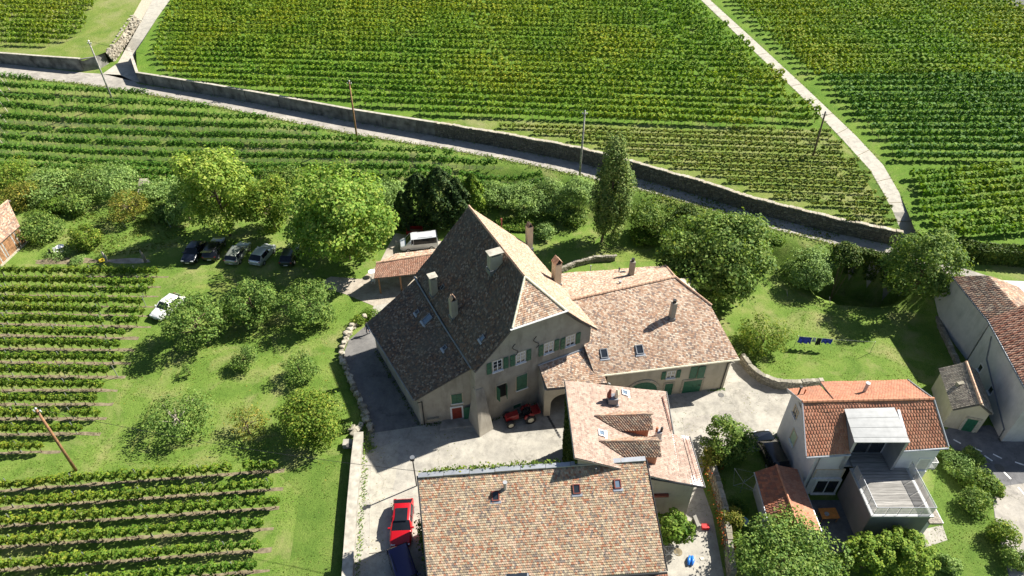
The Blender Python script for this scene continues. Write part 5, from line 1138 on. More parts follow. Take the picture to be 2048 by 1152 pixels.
for (x, y, r, lb) in ((1999, 935, .42, 'round dark manhole cover in the village street'), (1356, 1104, .36, 'brown round manhole cover near the fig tree'), (1442, 790, .3, 'round iron cover in the pale yard by the barn')):
    o = MB().cyl(at(x, y, .016), r, .014, 20).build('manhole_cover', 'manhole' if x > 1400 else 'soil', None); tag(o, lb, 'manhole cover')
    MB().cyl(at(x, y, .031), r*.8, .006, 20).build('lid', 'manhole' if x > 1400 else 'soil', o, local=False) if False else None
o = MB().box(at(2008, 880, .016), 1.0, .45, .02, .1).build('drain_grate', 'manhole', None); tag(o, 'dark rectangular street drain by the grey house corner', 'drain')
# bare soil and worn ground patches
def blob(name, cx, cy, rx, ry, mat, z=.01, n=26, seed=0, zf=None):
    c = at(cx, cy); pts = []
    for i in range(n):
        a = 2*math.pi*i/n; k = 1+.35*noise.noise((math.cos(a)*1.5+seed, math.sin(a)*1.5, seed*.7)); pts.append((c.x+rx*k*math.cos(a), c.y+ry*k*math.sin(a), z))
    return sheet(name, pts, mat, 0, kind='structure')
blob('worn_ground', 950+310, 508, 5.5, 1.6, 'field_dry', .01, seed=3)
blob('soil_bed', 130, 522, 4.2, .7, 'soil', .012, seed=5); blob('soil_bed', 262, 522, 2.6, .5, 'gravel', .012, seed=6); blob('worn_ground', 470, 575, 4.0, 1.0, 'field_dry', .009, seed=8)
sheet('lower_lawn', [at(x, y, .008) for x, y in [(560, 950), (612, 930), (690, 905), (700, 960), (692, 1060), (684, 1240), (560, 1240), (590, 1060), (600, 985)]], 'grass_lush', 0, kind='structure')
sheet('garden_lawn', [at(x, y, .008) for x, y in [(1830, 1090), (1860, 1030), (1870, 960), (1880, 905), (1930, 900), (1968, 955), (1985, 1040), (2008, 1120), (2035, 1240), (1780, 1240)]], 'grass_lush', 0, kind='structure')
sheet('terrace_paving', [at(x, y, .016) for x, y in [(1605, 1000), (1690, 1000), (1735, 1100), (1640, 1110)]], 'street', 0, kind='structure')
sheet('garden_path', [at(x, y, .016) for x, y in [(1840, 1060), (1885, 1050), (1895, 1080), (1850, 1095)]], 'yard', 0, kind='structure')

# ------------------------------------------------------------------ walls near the houses
cw = thing('garden_wall', 'broad concrete wall dividing the driveway from the lower lawn', 'wall', at(705, 1000))
cl = [at(683, 1245), at(690, 1130), at(698, 1020), at(706, 930), at(712, 878)]; 
wall_mesh([Vector((p.x, p.y, 0)) for p in reversed(cl)], -.1, 1.0, -.75).build('wall_body', 'wall_concrete', cw) if False else wall_mesh([Vector((p.x, p.y, 0)) for p in cl], -.1, .95, -.78).build('wall_body', 'wall_concrete', cw)
wall_mesh([Vector((p.x-.03, p.y, 0)) for p in cl], .952, 1.03, -.86).build('coping', 'coping', cw)
o = MB().box(at(697, 891, 0), .9, .7, .55, .05).build('well_box', 'wall_concrete', None); tag(o, 'small concrete well box with round lid beside the wall end', 'well box'); MB().cyl(at(697, 891, .552), .24, .05, 16).build('lid', 'manhole', o)
# curved dry-stone edging along the driveway: separate stones
sw = thing('stone_edging', 'curved dry stone edging between orchard lawn and shaded driveway', 'stone edging', at(690, 720))
edge = [at(x, y) for x, y in [(728, 642), (712, 650), (700, 664), (690, 680), (684, 700), (684, 720), (692, 742), (702, 764), (712, 790), (722, 815), (732, 840), (742, 862)]]
rg = random.Random(21); pr = resample(edge, .52); bmst = []
for v in range(4):
    bm = bmesh.new(); bmesh.ops.create_cube(bm, size=1); bmesh.ops.bevel(bm, geom=bm.edges[:], offset=.16, segments=1, affect='EDGES')
    for x in bm.verts: x.co += Vector((rg.uniform(-.07, .07), rg.uniform(-.07, .07), rg.uniform(-.07, .07)))
    me = bpy.data.meshes.new('stone'); bm.to_mesh(me); bm.free(); me.materials.append(M['limestone' if v < 3 else 'stone']); bmst.append(me)
def stone(parent, p, s, rz=None, flat=.7):
    o = bpy.data.objects.new('stone', rg.choice(bmst)); COL.objects.link(o)
    o.location = Vector(p)-(world_loc(parent) if parent else Vector()); o.scale = (s*rg.uniform(.8, 1.25), s*rg.uniform(.7, 1.1), s*flat*rg.uniform(.7, 1.2)); o.rotation_euler = (rg.uniform(-.15, .15), rg.uniform(-.15, .15), rg.uniform(0, 3) if rz is None else rz); o.parent = parent; return o
for i, p in enumerate(pr):
    for r_ in range(2 if i % 3 else 3): stone(sw, (p.x+rg.uniform(-.12, .2), p.y+rg.uniform(-.12, .12), .12+.28*r_), rg.uniform(.38, .6))
for (x, y, s) in ((703, 857, .8), (708, 866, .7), (716, 858, .6), (722, 850, .55)): stone(sw, at(x, y, .2), s)
# curved rubble wall round the lawn below the barn
def rubble_wall(name, label, pts, h, th, seed, stones='stone'):
    P_ = resample(pts, 1.2); t = thing(name, label, 'wall', P_[0]); z = lambda p: h+.1*noise.noise((p.x*.5, p.y*.5, seed))
    wall_mesh(P_, -.2, z, th).build('wall_body', 'mortar', t)
    stones_on(P_, 0, z, -1 if th > 0 else 1, .38, .2, seed, depth=.07).build('face_stones', stones, t, kind='stuff'); P2 = [p for p in P_]
    c = MB(); r2 = random.Random(seed)
    for a, b in zip(P_[:-1], P_[1:]):
        d = b-a; L = d.length; x = 0; nr = Vector((-d.y, d.x, 0)).normalized()*th/2
        while x < L: w = r2.uniform(.25, .5); p = a+d*(min(1, (x+w/2)/L))+nr; c.box((p.x, p.y, z(p)-.03), w, abs(th)*r2.uniform(.85, 1.1), r2.uniform(.06, .14), math.atan2(d.y, d.x)+r2.uniform(-.1, .1)); x += w
    c.build('coping_stones', 'limestone' if stones != 'stone' else 'stone', t, kind='stuff'); return t
rubble_wall('stone_wall', 'curved rubble wall holding the laundry lawn beside the barn yard', [at(x, y) for x, y in [(1478, 722), (1494, 745), (1520, 766), (1550, 778), (1580, 780), (1642, 776)]], 1.0, .45, 31)
rubble_wall('stone_wall', 'low curved stone wall round the sunken path behind the barn', [at(x, y) for x, y in [(1120, 548), (1150, 534), (1190, 524), (1230, 522)]], .7, .35, 33)
rubble_wall('stone_wall', 'narrow mossy stone wall with flower pots beside the small yard', [at(x, y) for x, y in [(1455, 1160), (1448, 1090), (1440, 1030), (1425, 975), (1412, 930)]], 1.3, -.45, 35)
rubble_wall('stone_wall', 'low stone wall at the foot of the long grey house', [at(x, y) for x, y in [(1855, 610), (1880, 665), (1905, 720), (1912, 735)]], .5, .35, 37)
bw = thing('yard_steps', 'low concrete steps and cellar wall beside the fig tree', 'steps', at(1390, 1040))
MB().hexa([at(1382, 1045, 0), at(1391, 1065, 0), at(1397, 1062, 0), at(1388, 1042, 0)], [at(1382, 1045, 0)+Vector((0, 0, 1.0)), at(1391, 1065, 0)+Vector((0, 0, .9)), at(1397, 1062, 0)+Vector((0, 0, .9)), at(1388, 1042, 0)+Vector((0, 0, 1.0))]).build('cellar_wall', 'wall_concrete', bw)
for i in range(3): p = at(1378+i*3, 1052+i*6, 0); MB().box((p.x, p.y, .014), 1.1, .32, .16*(3-i), -.5).build('step', 'wall_concrete', bw)
# ivy wall at the stream pit: concrete face with arch, hung with ivy
iv = [at(1676, 489, ROAD_Z), at(1705, 497, ROAD_Z), at(1740, 506, ROAD_Z), at(1785, 519, ROAD_Z), at(1830, 536, ROAD_Z)]
iw = thing('stream_wall', 'dark ivy hung retaining wall above the stream pit', 'wall', iv[0])
wall_mesh([p-Vector((0, .5, 0)) for p in iv], -3.6, ROAD_Z+.1, .45).build('wall_body', 'wall_concrete', iw)

# faint wheel tracks worn into the orchard grass
trk = MB()
for off in (0, 1.5):
    pts_ = [at(x, y) for x, y in [(452, 535), (430, 552), (398, 590), (372, 640), (345, 700), (318, 770), (285, 850), (262, 905)]]; pts_ = resample([p+Vector((off, 0, 0)) for p in pts_], .6); A_, B_ = [], []
    for p in pts_:
        A_.append(p+Vector((-.13-.14*noise.noise((p.x, p.y, off)), 0, .006))); B_.append(p+Vector((.13+.14*noise.noise((p.x, p.y, off+5)), 0, .006)))
    for i in range(len(pts_)-1):
        if noise.noise((pts_[i].x*.35, pts_[i].y*.35, 9)) > -.12: trk.quad(A_[i], B_[i], B_[i+1], A_[i+1])
trk.build('worn_track', 'field_dry', None, kind='structure')
# ------------------------------------------------------------------ trees, shrubs, hedges
def scale_at(p):      # metres per 2048-px pixel at a point
    d = Vector(p)-Vector((0, 0, CAM_H)); zc = d.y*_c-d.z*_s; return zc/FPX
def crown_np(c, r, ncl, clr, nleaf, size, seed, up=.25, shell=.55, flatb=.6, low=-.85, taper=0.0):
    rg = np.random.default_rng(seed); d = rg.normal(size=(ncl*3, 3)); d /= np.linalg.norm(d, axis=1, keepdims=True); d = d[d[:, 2] > low][:ncl]; n = len(d)
    rad = (shell+(1-shell)*rg.random(n)**.6)*(1-clr*.55)
    rad *= np.array([1+.3*noise.noise((q[0]*1.7+seed, q[1]*1.7, q[2]*1.7)) for q in d])
    K = d*rad[:, None]; cs = clr*rg.uniform(.65, 1.3, n); w = cs**2; w /= w.sum()
    k = rg.choice(n, nleaf, p=w); e = rg.normal(size=(nleaf, 3)); e /= np.linalg.norm(e, axis=1, keepdims=True); e[:, 2] *= .85
    rr = cs[k]*(.45+.55*rg.random(nleaf)**.5)
    stray = rg.random(nleaf) < .06; rr[stray] *= 1.35
    Pn = K[k]+e*rr[:, None]; Pn[:, :2] *= (1-taper*np.clip(Pn[:, 2:3]+.1, 0, 1)); C = Pn*np.array(r)+np.array(c); out = e*.8+Pn*.5; out[:, 2] += up
    ok = C[:, 2] > .05; V, Q = leaf_quads(C[ok], size, out[ok], flatb, rg); return V, Q, K*np.array(r)+np.array(c)
TREES = {}
def tree(name, label, cx, cy, zc, wpx, rz, leaf, n=6000, size=.3, seed=1, ncl=55, clr=.34, cat='tree', bark='bark', trunk=True, group=None, ry=None, lean=(0, 0), limbs=9, up=.25, shell=.55, low=-.85, zbase=None, tr=None, taper=0.0):
    n = int(n*1.6); size *= .84; C = at(cx, cy, zc); m = scale_at(C); rx = wpx*m/2; ryy = rx if ry is None else ry
    zb = h0(C.x, C.y) if zbase is None else zbase; base = Vector((C.x+lean[0], C.y+lean[1], zb)); t = thing(name, label, cat, base, 0, group)
    V, Q, K = crown_np(C, (rx, ryy, rz), ncl, clr, n, size, seed, up, shell, low=low, taper=taper); V = V[:]; b = np.array(base)
    link('crown' if trunk else 'foliage', npmesh('crown', V-b, Q), leaf, t)
    if trunk:
        rt = tr or max(.09, rx*.045); mb = MB(); mid_ = base.lerp(C, .55)+Vector((rx*.05, -rx*.04, 0)); mb.tube([base-Vector((0, 0, .2)), base.lerp(mid_, .5), mid_, C+Vector((0, 0, rz*.25))], [rt*1.35, rt, rt*.8, rt*.3], 7, False)
        o = mb.build('trunk', bark, t, smooth=True); lm = MB(); rg = random.Random(seed)
        for i in range(limbs):
            q = Vector(K[rg.randrange(len(K))]); s = base.lerp(C, rg.uniform(.45, .95)); j = s.lerp(q, .5)+Vector((0, 0, rz*.06)); lm.tube([s, j, q], [rt*.5, rt*.3, rt*.08], 5, False)
        lm.build('limbs', bark, o)
    else:
        mb = MB(); rg = random.Random(seed)
        for i in range(6):
            q = Vector(K[rg.randrange(len(K))]); mb.tube([base, base.lerp(q, .5)+Vector((0, 0, .1)), q], [.05, .035, .015], 4, False)
        mb.build('stems', bark, t)
    return t
def bush(label, cx, cy, wpx, h, leaf, n=1500, size=.22, seed=1, name='shrub', ncl=26, clr=.42, cat='shrub', **k):
    z = .0; C = at(cx, cy, h*.5); z = h0(C.x, C.y); return tree(name, label, cx, cy, z+h*.5, wpx, h*.55, leaf, n, size, seed, ncl, clr, cat, trunk=False, **k)

tree('plane_tree', 'large round bright green tree between parked cars and carport', 678, 425, 7.0, 226, 5.8, 'leaf_plane', 15000, .36, 1, 80, .27)
tree('lime_tree', 'tall yellow green tree above the parked dark cars', 428, 378, 7.2, 148, 6.2, 'leaf_lime', 9000, .33, 2, 60, .27)
tree('young_tree', 'smaller golden green tree between the two big trees', 535, 405, 4.6, 112, 4.0, 'leaf_gold', 5000, .28, 3, 45, .3)
tree('leafy_tree', 'low spreading green tree left of the tall yellow green one', 365, 400, 3.2, 90, 2.9, 'leaf_willow', 3500, .26, 4, 40, .33)
tree('poplar', 'slim columnar poplar standing beside the road wall', 1226, 382, 7.6, 88, 8.4, 'leaf_poplar', 11000, .26, 5, 70, .26, lean=(-.9, -.4), ry=2.8, up=.5, taper=.35)
tree('walnut_tree', 'large dark green walnut tree beside the barn', 1436, 512, 5.2, 248, 5.0, 'leaf_green', 15000, .33, 6, 85, .25)
tree('ash_tree', 'dense rounded green tree above the long grey house', 1848, 530, 5.0, 146, 4.9, 'leaf_green', 9500, .26, 7, 120, .22, shell=.72, ry=3.9)
bush('big round pale willow bush right of the walnut tree', 1625, 535, 112, 4.2, 'leaf_willow', 6000, .2, 8, 'willow', 50, .3, up=.6)
# orchard
tree('apple_tree', 'open crowned orchard tree shading the white parked car', 385, 640, 3.3, 136, 2.6, 'leaf_apple', 5200, .21, 9, 50, .27, lean=(.8, 0), limbs=14)
tree('apple_tree', 'bushy orchard tree in the middle of the upper trio', 500, 602, 2.8, 112, 2.5, 'leaf_apple', 5200, .21, 10, 46, .28)
tree('apple_tree', 'rounded grey green orchard tree nearest the driveway', 614, 606, 2.7, 116, 2.4, 'leaf_apple', 5200, .19, 11, 46, .28)
tree('sapling', 'small round fruit sapling in the middle of the orchard lawn', 490, 715, 1.3, 58, 1.1, 'leaf_apple', 1500, .15, 12, 26, .34)
tree('sapling', 'pale fruit sapling with long shadow beside the yellowing tree', 597, 735, 1.6, 78, 1.3, 'leaf_apple', 1900, .15, 13, 30, .3)
tree('cherry_tree', 'dense leafy tree with yellow leaves near the driveway stones', 622, 832, 2.4, 146, 2.5, 'leaf_gold', 6200, .2, 14, 50, .3)
tree('old_apple_tree', 'sparse old apple tree with bare twisted pale trunk', 350, 832, 1.7, 140, 1.3, 'leaf_apple', 3000, .17, 15, 44, .3, bark='bark_pale', limbs=9, shell=.75, tr=.16)
tree('pear_tree', 'half bare twiggy tree left of the dense yellowing tree', 490, 845, 1.6, 86, 1.3, 'leaf_yellow', 750, .16, 16, 26, .3, limbs=22, tr=.08)
tree('sapling', 'tiny sapling alone on the lawn below the white car', 374, 738, .9, 26, .7, 'leaf_apple', 220, .13, 17, 10, .4)
# left garden
bush('clipped round yellow green bush beside the garden chairs', 171, 474, 66, 2.9, 'leaf_gold', 3200, .18, 20, 'round_bush', 46, .26)
bush('dark shrub overgrowing the wooden shed roof', 78, 452, 92, 3.2, 'leaf_green', 3200, .22, 21)
bush('yellow shrub at the shed gable by the left edge', 40, 392, 70, 3.4, 'leaf_yellow', 2600, .22, 22)
tree('small_yellow_tree', 'small yellow leaved tree with dark stems near the hedge', 255, 410, 2.4, 82, 2.0, 'leaf_yellow', 2000, .2, 23, 34, .3, limbs=14)
for i, (x, y, w, h, lf, lb) in enumerate([(20, 352, 90, 3.6, 'leaf_gold', 'yellowish wild shrub at the left end of the wild hedge'), (95, 372, 110, 3.6, 'leaf_willow', 'pale willow shrub second from left in the wild hedge'), (160, 355, 100, 3.4, 'leaf_green', 'green shrub behind the pale willows in the wild hedge'), (228, 362, 120, 4.2, 'leaf_willow', 'tall pale willow shrub behind the small yellow tree'), (150, 402, 90, 2.6, 'leaf_green', 'dark low shrub below the pale willows'), (320, 385, 86, 3.0, 'leaf_willow', 'grey green shrub beside the pale rock in the hedge'), (330, 425, 70, 2.2, 'leaf_green', 'low dark shrub at the right end of the wild hedge'), (110, 410, 60, 1.8, 'leaf_bed', 'bright green low shrub at the meadow edge'), (480, 372, 70, 3.0, 'leaf_willow', 'willow shrub between the tall tree and the vines'), (775, 385, 80, 3.0, 'leaf_willow', 'pale shrub between the big round tree and the dark yews'), (570, 352, 80, 2.6, 'leaf_green', 'shrub behind the golden tree below the vines')]):
    bush(lb, x, y, w, h, lf, 2600, .24, 30+i, group='wild hedge shrubs')
# behind the farmhouse
def conifer(label, cx, cy, zc, wpx, rz, leaf, seed, n=5200):
    C = at(cx, cy, zc); m = scale_at(C); r = wpx*m/2; b = Vector((C.x, C.y, h0(C.x, C.y))); t = thing('conifer', label, 'conifer', b); rg = np.random.default_rng(seed); H_ = rz*2
    z = rg.random(n)**.8*H_; a = rg.uniform(0, 2*np.pi, n); lob = 1+.22*np.sin(a*5+z*1.7)+.12*np.sin(a*9-z*3); rad = r*np.clip(1.08-(z/H_)**3.2, .05, 1)*(.6+.4*rg.random(n)**.4)*lob*np.clip(z/1.0+.6, 0, 1)
    Cn = np.stack([np.cos(a)*rad, np.sin(a)*rad, z+.15], 1); out = np.stack([np.cos(a), np.sin(a), np.full(n, .7)], 1); V, Q = leaf_quads(Cn, .26, out, .2, rg)
    link('crown', npmesh('crown', V, Q), leaf, t); MB().tube([(0, 0, -.2), (0, 0, H_*.9)], [.18, .03], 6).build('trunk', 'bark', t, local=True)
for i, (x, y, z, w, r_, lb) in enumerate([(838, 402, 3.6, 62, 3.7, 'dark yew on the left of the clump behind the van'), (880, 400, 4.0, 74, 4.2, 'broad dark yew in the middle of the clump'), (912, 408, 3.4, 52, 3.4, 'dark yew at the right of the clump by the roof peak'), (806, 425, 2.8, 34, 2.9, 'slender dark conifer left of the yews')]): conifer(lb, x, y, z, w, r_, 'leaf_conifer', 50+i)
conifer('golden conifer behind the farmhouse roof peak', 945, 398, 3.0, 44, 3.1, 'leaf_thuja', 56)
for i, (x, y, w, h, lb) in enumerate([(995, 392, 80, 4.0, 'tall pale willow thicket just right of the golden conifer'), (1050, 400, 90, 4.2, 'tall pale willow thicket above the vegetable bed'), (1105, 392, 80, 4.0, 'tall pale willow thicket left of the poplar'), (1155, 385, 70, 4.0, 'tall pale willow thicket touching the poplar')]): bush(lb, x, y, w, h, 'leaf_willow', 3600, .2, 60+i, 'willow_thicket', 34, .34, group='willow thicket behind the farmhouse', up=.7)
for i, (x, y, w, h, lf, lb) in enumerate([(1150, 432, 66, 2.2, 'leaf_green', 'dark bush in shade left of the poplar foot'), (1292, 428, 70, 2.6, 'leaf_green', 'dark green bush on the bank right of the poplar'), (1335, 448, 80, 2.6, 'leaf_green', 'dense bush on the bank behind the walnut tree'), (1285, 468, 60, 1.6, 'leaf_bed', 'low bright green bush at the bank foot'), (1372, 430, 60, 2.0, 'leaf_ivy', 'ivy dark bush under the road edge'), (1090, 462, 44, 1.6, 'leaf_willow', 'small grey green bush behind the slender chimney'), (1500, 468, 50, 1.6, 'leaf_willow', 'dry pale shrub on the road bank'), (1540, 480, 54, 1.4, 'leaf_bed', 'low green shrub on the road bank'), (1695, 512, 60, 2.2, 'leaf_ivy', 'ivy bush at the rim of the stream pit'), (1790, 560, 50, 1.8, 'leaf_bed', 'bright bush at the right rim of the stream pit')]): bush(lb, x, y, w, h, lf, 2200, .22, 70+i)
tree('small_larch', 'feathery yellow green small tree on the laundry lawn', 1528, 668, 1.9, 108, 1.7, 'leaf_gold', 3200, .16, 85, 40, .28)
bush('low dark juniper beside the feathery lawn tree', 1492, 695, 70, 1.2, 'leaf_green', 1600, .15, 86)
# village garden
bush('dense glossy climbing shrub covering its arbour in the yard', 1455, 874, 104, 4.2, 'leaf_green', 4200, .2, 90, 'climbing_shrub', 40, .3)
bush('yellow leaved creeper hanging at the front of the arbour', 1425, 918, 56, 2.2, 'leaf_yellow', 1400, .17, 91)
tree('fig_tree', 'light green fig tree beside the near roof', 1347, 1056, 1.9, 76, 1.8, 'leaf_bed', 2200, .24, 92, 34, .33)
bush('golden bamboo like shrub next to the small yard wall', 1462, 1038, 48, 2.2, 'leaf_yellow', 1500, .15, 93)
tree('garden_tree', 'big pale green tree at the bottom edge below the shed', 1580, 1132, 3.4, 226, 2.5, 'leaf_apple', 8500, .2, 94, 70, .26)
for i, (x, y, w, lb) in enumerate([(1735, 1112, 88, 'bright green feathery conifer left at the bottom edge'), (1780, 1098, 84, 'bright green feathery conifer in the middle of the bottom hedge'), (1832, 1112, 88, 'bright green feathery conifer right at the bottom edge')]): bush(lb, x, y, w+6, 3.6, 'leaf_thuja', 3600, .17, 100+i, 'conifer', 64, .2, 'conifer', up=.8, shell=.7)
bush('grey lavender bush right of the bottom conifers', 1900, 1128, 46, 1.2, 'leaf_willow', 1300, .14, 104)
for i, (x, y, w, h, lf, lb) in enumerate([(1918, 928, 60, 1.5, 'leaf_willow', 'soft pale green shrub at the lawn top by the balcony'), (1945, 915, 46, 1.4, 'leaf_green', 'dark round shrub nearest the street corner'), (1968, 962, 62, 1.8, 'leaf_green', 'round street hedge bush, second from the corner'), (1985, 975, 44, 1.3, 'leaf_gold', 'yellowish bush on the pavement side of the hedge'), (1955, 1004, 66, 1.8, 'leaf_green', 'dark round hedge bush in the middle of the street side'), (2012, 1068, 64, 1.9, 'leaf_gold', 'round yellow green bush above the lower pavement'), (2032, 1115, 60, 1.6, 'leaf_green', 'dark bush at the lower right corner'), (1890, 905, 40, 1.1, 'leaf_green', 'small bush under the roof corner of the white house'), (1930, 955, 40, 1.0, 'leaf_bed', 'low bright shrub on the slope lawn')]): bush(lb, x, y, w, h, lf, 2000, .15, 110+i, group='garden shrubs by the street')
for i, (x, y, w, h, lf, lb) in enumerate([(740, 628, 44, .9, 'leaf_bed', 'low flowering plants at the head of the driveway stones'), (715, 640, 30, 1.0, 'leaf_gold', 'small yellow shrub at the lawn corner above the driveway'), (118, 505, 60, .8, 'leaf_willow', 'grey green garden plants below the chairs'), (155, 520, 34, .7, 'leaf_willow', 'silvery herb clump above the first vine row'), (690, 850, 34, .9, 'leaf_green', 'low plants at the end of the stone edging'), (1440, 965, 22, .8, 'leaf_bed', 'small plant on the mossy wall'), (1478, 1010, 40, .8, 'leaf_bed', 'green garden plants beside the teal tub'), (1478, 1080, 46, 1.0, 'leaf_bed', 'green plants above the bottom tree'), (1440, 930, 16, .5, 'leaf_flower', 'orange flowers on the mossy wall')]): bush(lb, x, y, w, h, lf, 700, .14, 130+i, 'garden_plant', 16, .45, 'plant')
# dead twiggy shrub in the wild garden
tw = thing('bare_shrub', 'bare leafless twiggy shrub before the wild hedge', 'shrub', at(155, 420)); mb = MB(); rg = random.Random(4)
for i in range(14):
    b = at(155, 420); q = b+Vector((rg.uniform(-.8, .8), rg.uniform(-.5, .5), rg.uniform(1.2, 2.4))); mb.tube([b, b.lerp(q, .5)+Vector((rg.uniform(-.2, .2), 0, 0)), q], [.05, .03, .01], 4, False)
mb.build('branches', 'bark_pale', tw)
# pale rock in the hedge gap
rk = thing('rock', 'pale rock face showing in the gap of the wild hedge', 'rock', at(293, 385)); 
for (x, y, s) in ((293, 380, 1.5), (287, 396, 1.2), (281, 410, 1.0)): stone(rk, gnd(x, y)+Vector((0, 0, .6)), s, flat=1.4)
# leaf carpets on walls and hedges
def leaf_plane(o, u, v, n, size, seed, bulge=.22, fade=None):
    rg = np.random.default_rng(seed); a, b = rg.random(n), rg.random(n); o, u, v = map(np.array, (o, u, v)); nn = np.cross(u, v); nn /= np.linalg.norm(nn)
    k = np.array([noise.noise((x*4+seed, y*4, 1.5)) for x, y in zip(a, b)])
    if fade is not None:
        ok = (k*.5+.5) > fade*rg.random(n); a, b, k = a[ok], b[ok], k[ok]
    C = o+a[:, None]*u+b[:, None]*v+nn*(.06+bulge*(.5+k)[:, None]*rg.random((len(a), 1))); return leaf_quads(C, size, np.tile(nn, (len(a), 1)), .2, rg)
def hedge(name, label, P_, h, w, leaf, n, size, seed, zf=None, cat='hedge'):
    t = thing(name, label, cat, P_[0]); parts = []; core = MB(); rg = np.random.default_rng(seed)
    for a, b in zip(P_[:-1], P_[1:]):
        d = b-a; nr = Vector((-d.y, d.x, 0)).normalized()*w/2; up_ = Vector((0, 0, h)); L = d.length; nn = int(n*L)
        core.hexa([a-nr*.75, b-nr*.75, b+nr*.75, a+nr*.75], [p+up_*.85 for p in (a-nr*.75, b-nr*.75, b+nr*.75, a+nr*.75)])
        parts += [leaf_plane(a-nr, d, up_, nn, size, seed, .2), leaf_plane(b+nr, -d, up_, nn, size, seed+1, .2), leaf_plane(a-nr+up_, d, nr*2, nn, size, seed+2, .25)]
    V, Q = join_np(parts); link('foliage', npmesh('hedge', V-np.array(P_[0]), Q), leaf, t); core.build('stems', 'leaf_ivy', t); return t
hedge('ivy_hedge', 'dark ivy hedge hanging over the rim of the stream pit', [p+Vector((0, -.6, -.35)) for p in iv], .75, 1.1, 'leaf_ivy', 130, .2, 140)
V, Q = join_np([leaf_plane(a+Vector((0, -.6, -3.4)), (b-a), Vector((0, 0, 3.2)), 800, .22, 141+i, .25, .9) for i, (a, b) in enumerate(zip(iv[:-1], iv[1:]))]); o = link('ivy', npmesh('ivy', V, Q), 'leaf_ivy', None); tag(o, 'ivy hanging down the shaded stream wall', 'ivy')
hg = [at(x, y, ROAD_Z) for x, y in [(1905, 508), (1950, 520), (2060, 528), (2180, 540)]]; hedge('hedge', 'dark clipped hedge below the corner vine plot', hg, 2.0, 1.4, 'leaf_ivy', 110, .22, 145)
hg = [at(x, y, 1.2) for x, y in [(1915, 532), (1950, 552), (1990, 560), (2060, 556), (2180, 550)]]; hedge('hedge', 'lower light green hedge above the white awning', hg, 1.1, 1.1, 'leaf_gold', 110, .2, 147)
# ivy on the middle house wall and creepers round the near house
wa = Vector((TL.x+.26, TL.y-.4, .2)); wbv = Vector((BL.x+.26, BL.y+.3, .2)); V, Q = leaf_plane(wa, wbv-wa, Vector((0, 0, 8.3)), 6500, .17, 150, .16); 
if (np.cross(np.array(wbv-wa), np.array([0, 0, 1.]))[0]) > 0: V[:, 0] -= .3
o = link('ivy', npmesh('ivy', V, Q), 'leaf_ivy', None); tag(o, 'green ivy sheet covering the tall side wall of the pink roofed house', 'ivy')
def creeper(label, pts, n, size, leaf, seed, sp=(.3, .3, .35), name='creeper'):
    rg = np.random.default_rng(seed); pts = [np.array(p) for p in pts]; k = rg.integers(0, len(pts)-1, n); u = rg.random((n, 1)); A_ = np.array(pts)[k]; B_ = np.array(pts)[k+1]
    C = A_+(B_-A_)*u+rg.normal(size=(n, 3))*np.array(sp); C[:, 2] = np.maximum(C[:, 2], .05); V, Q = leaf_quads(C, size, None, .6, rg); o = link(name, npmesh(name, V, Q), leaf, None); return tag(o, label, 'creeper')
creeper('yellow green creeper along the back of the near roof ridge', [R1+Vector((.4, .35, -.15)), R1.lerp(R2, .3)+Vector((0, .35, -.1)), R1.lerp(R2, .62)+Vector((0, .3, -.15))], 1400, .16, 'leaf_gold', 160, (.2, .14, .22))
creeper('dark climber on the driveway side wall of the near house', [Vector((R1.x-.1, R1.y-1.2, 2.2)), Vector((E1.x-.15, E1.y+3, 2.2)), Vector((E1.x-.15, E1.y+.6, 2.0))], 2600, .18, 'leaf_ivy', 161, (.2, .5, .9))
creeper('reddish climber along the mossy yard wall', [at(1412, 930, 1.2), at(1425, 975, 1.3), at(1440, 1030, 1.2), at(1449, 1090, 1.1)], 260, .12, 'leaf_flower', 162, (.15, .2, .3))
creeper('weeds along the foot of the driveway stones', [at(735, 850, .2), at(728, 880, .2), at(738, 900, .1)], 700, .13, 'leaf_apple', 163, (.35, .3, .15), 'weeds')
V, Q = leaf_plane(at(986, 462, .2), at(1108, 464, .2)-at(986, 462, .2), at(992, 437, .25)-at(986, 462, .2), 5200, .24, 170, .4); link('vegetable_bed', npmesh('vegetable_bed', V, Q), 'leaf_bed', None, kind='stuff')
# rough grass standing up from the lawns
def tufts(name, polys, dens, size, leaf, seed, zf=h0):
    rg = np.random.default_rng(seed); Cs = []
    for poly in polys:
        W_ = [at(x, y) for x, y in poly]; X = np.array([p.x for p in W_]); Y = np.array([p.y for p in W_]); ar = .5*abs(np.dot(X, np.roll(Y, -1))-np.dot(Y, np.roll(X, -1)))
        n = int((X.max()-X.min())*(Y.max()-Y.min())*dens); x = rg.uniform(X.min(), X.max(), n); y = rg.uniform(Y.min(), Y.max(), n); ins = np.zeros(n, bool); j = len(X)-1
        for i in range(len(X)):
            cnd = ((Y[i] > y) != (Y[j] > y)) & (x < (X[j]-X[i])*(y-Y[i])/(Y[j]-Y[i]+1e-12)+X[i]); ins ^= cnd; j = i
        x, y = x[ins], y[ins]; nn = np.array([noise.noise((a*.35, b*.35, seed)) for a, b in zip(x, y)]); ok = rg.random(len(x)) < np.clip(.5+nn*1.3, .05, 1); x, y = x[ok], y[ok]
        z = np.array([zf(a, b) for a, b in zip(x, y)])+size*.25; Cs.append(np.stack([x, y, z], 1))
    C = np.concatenate(Cs); out = rg.normal(size=(len(C), 3)); out[:, 2] *= .3; V, Q = leaf_quads(C, size, out, .4, rg); link(name, npmesh(name, V, Q), leaf, None, kind='stuff')
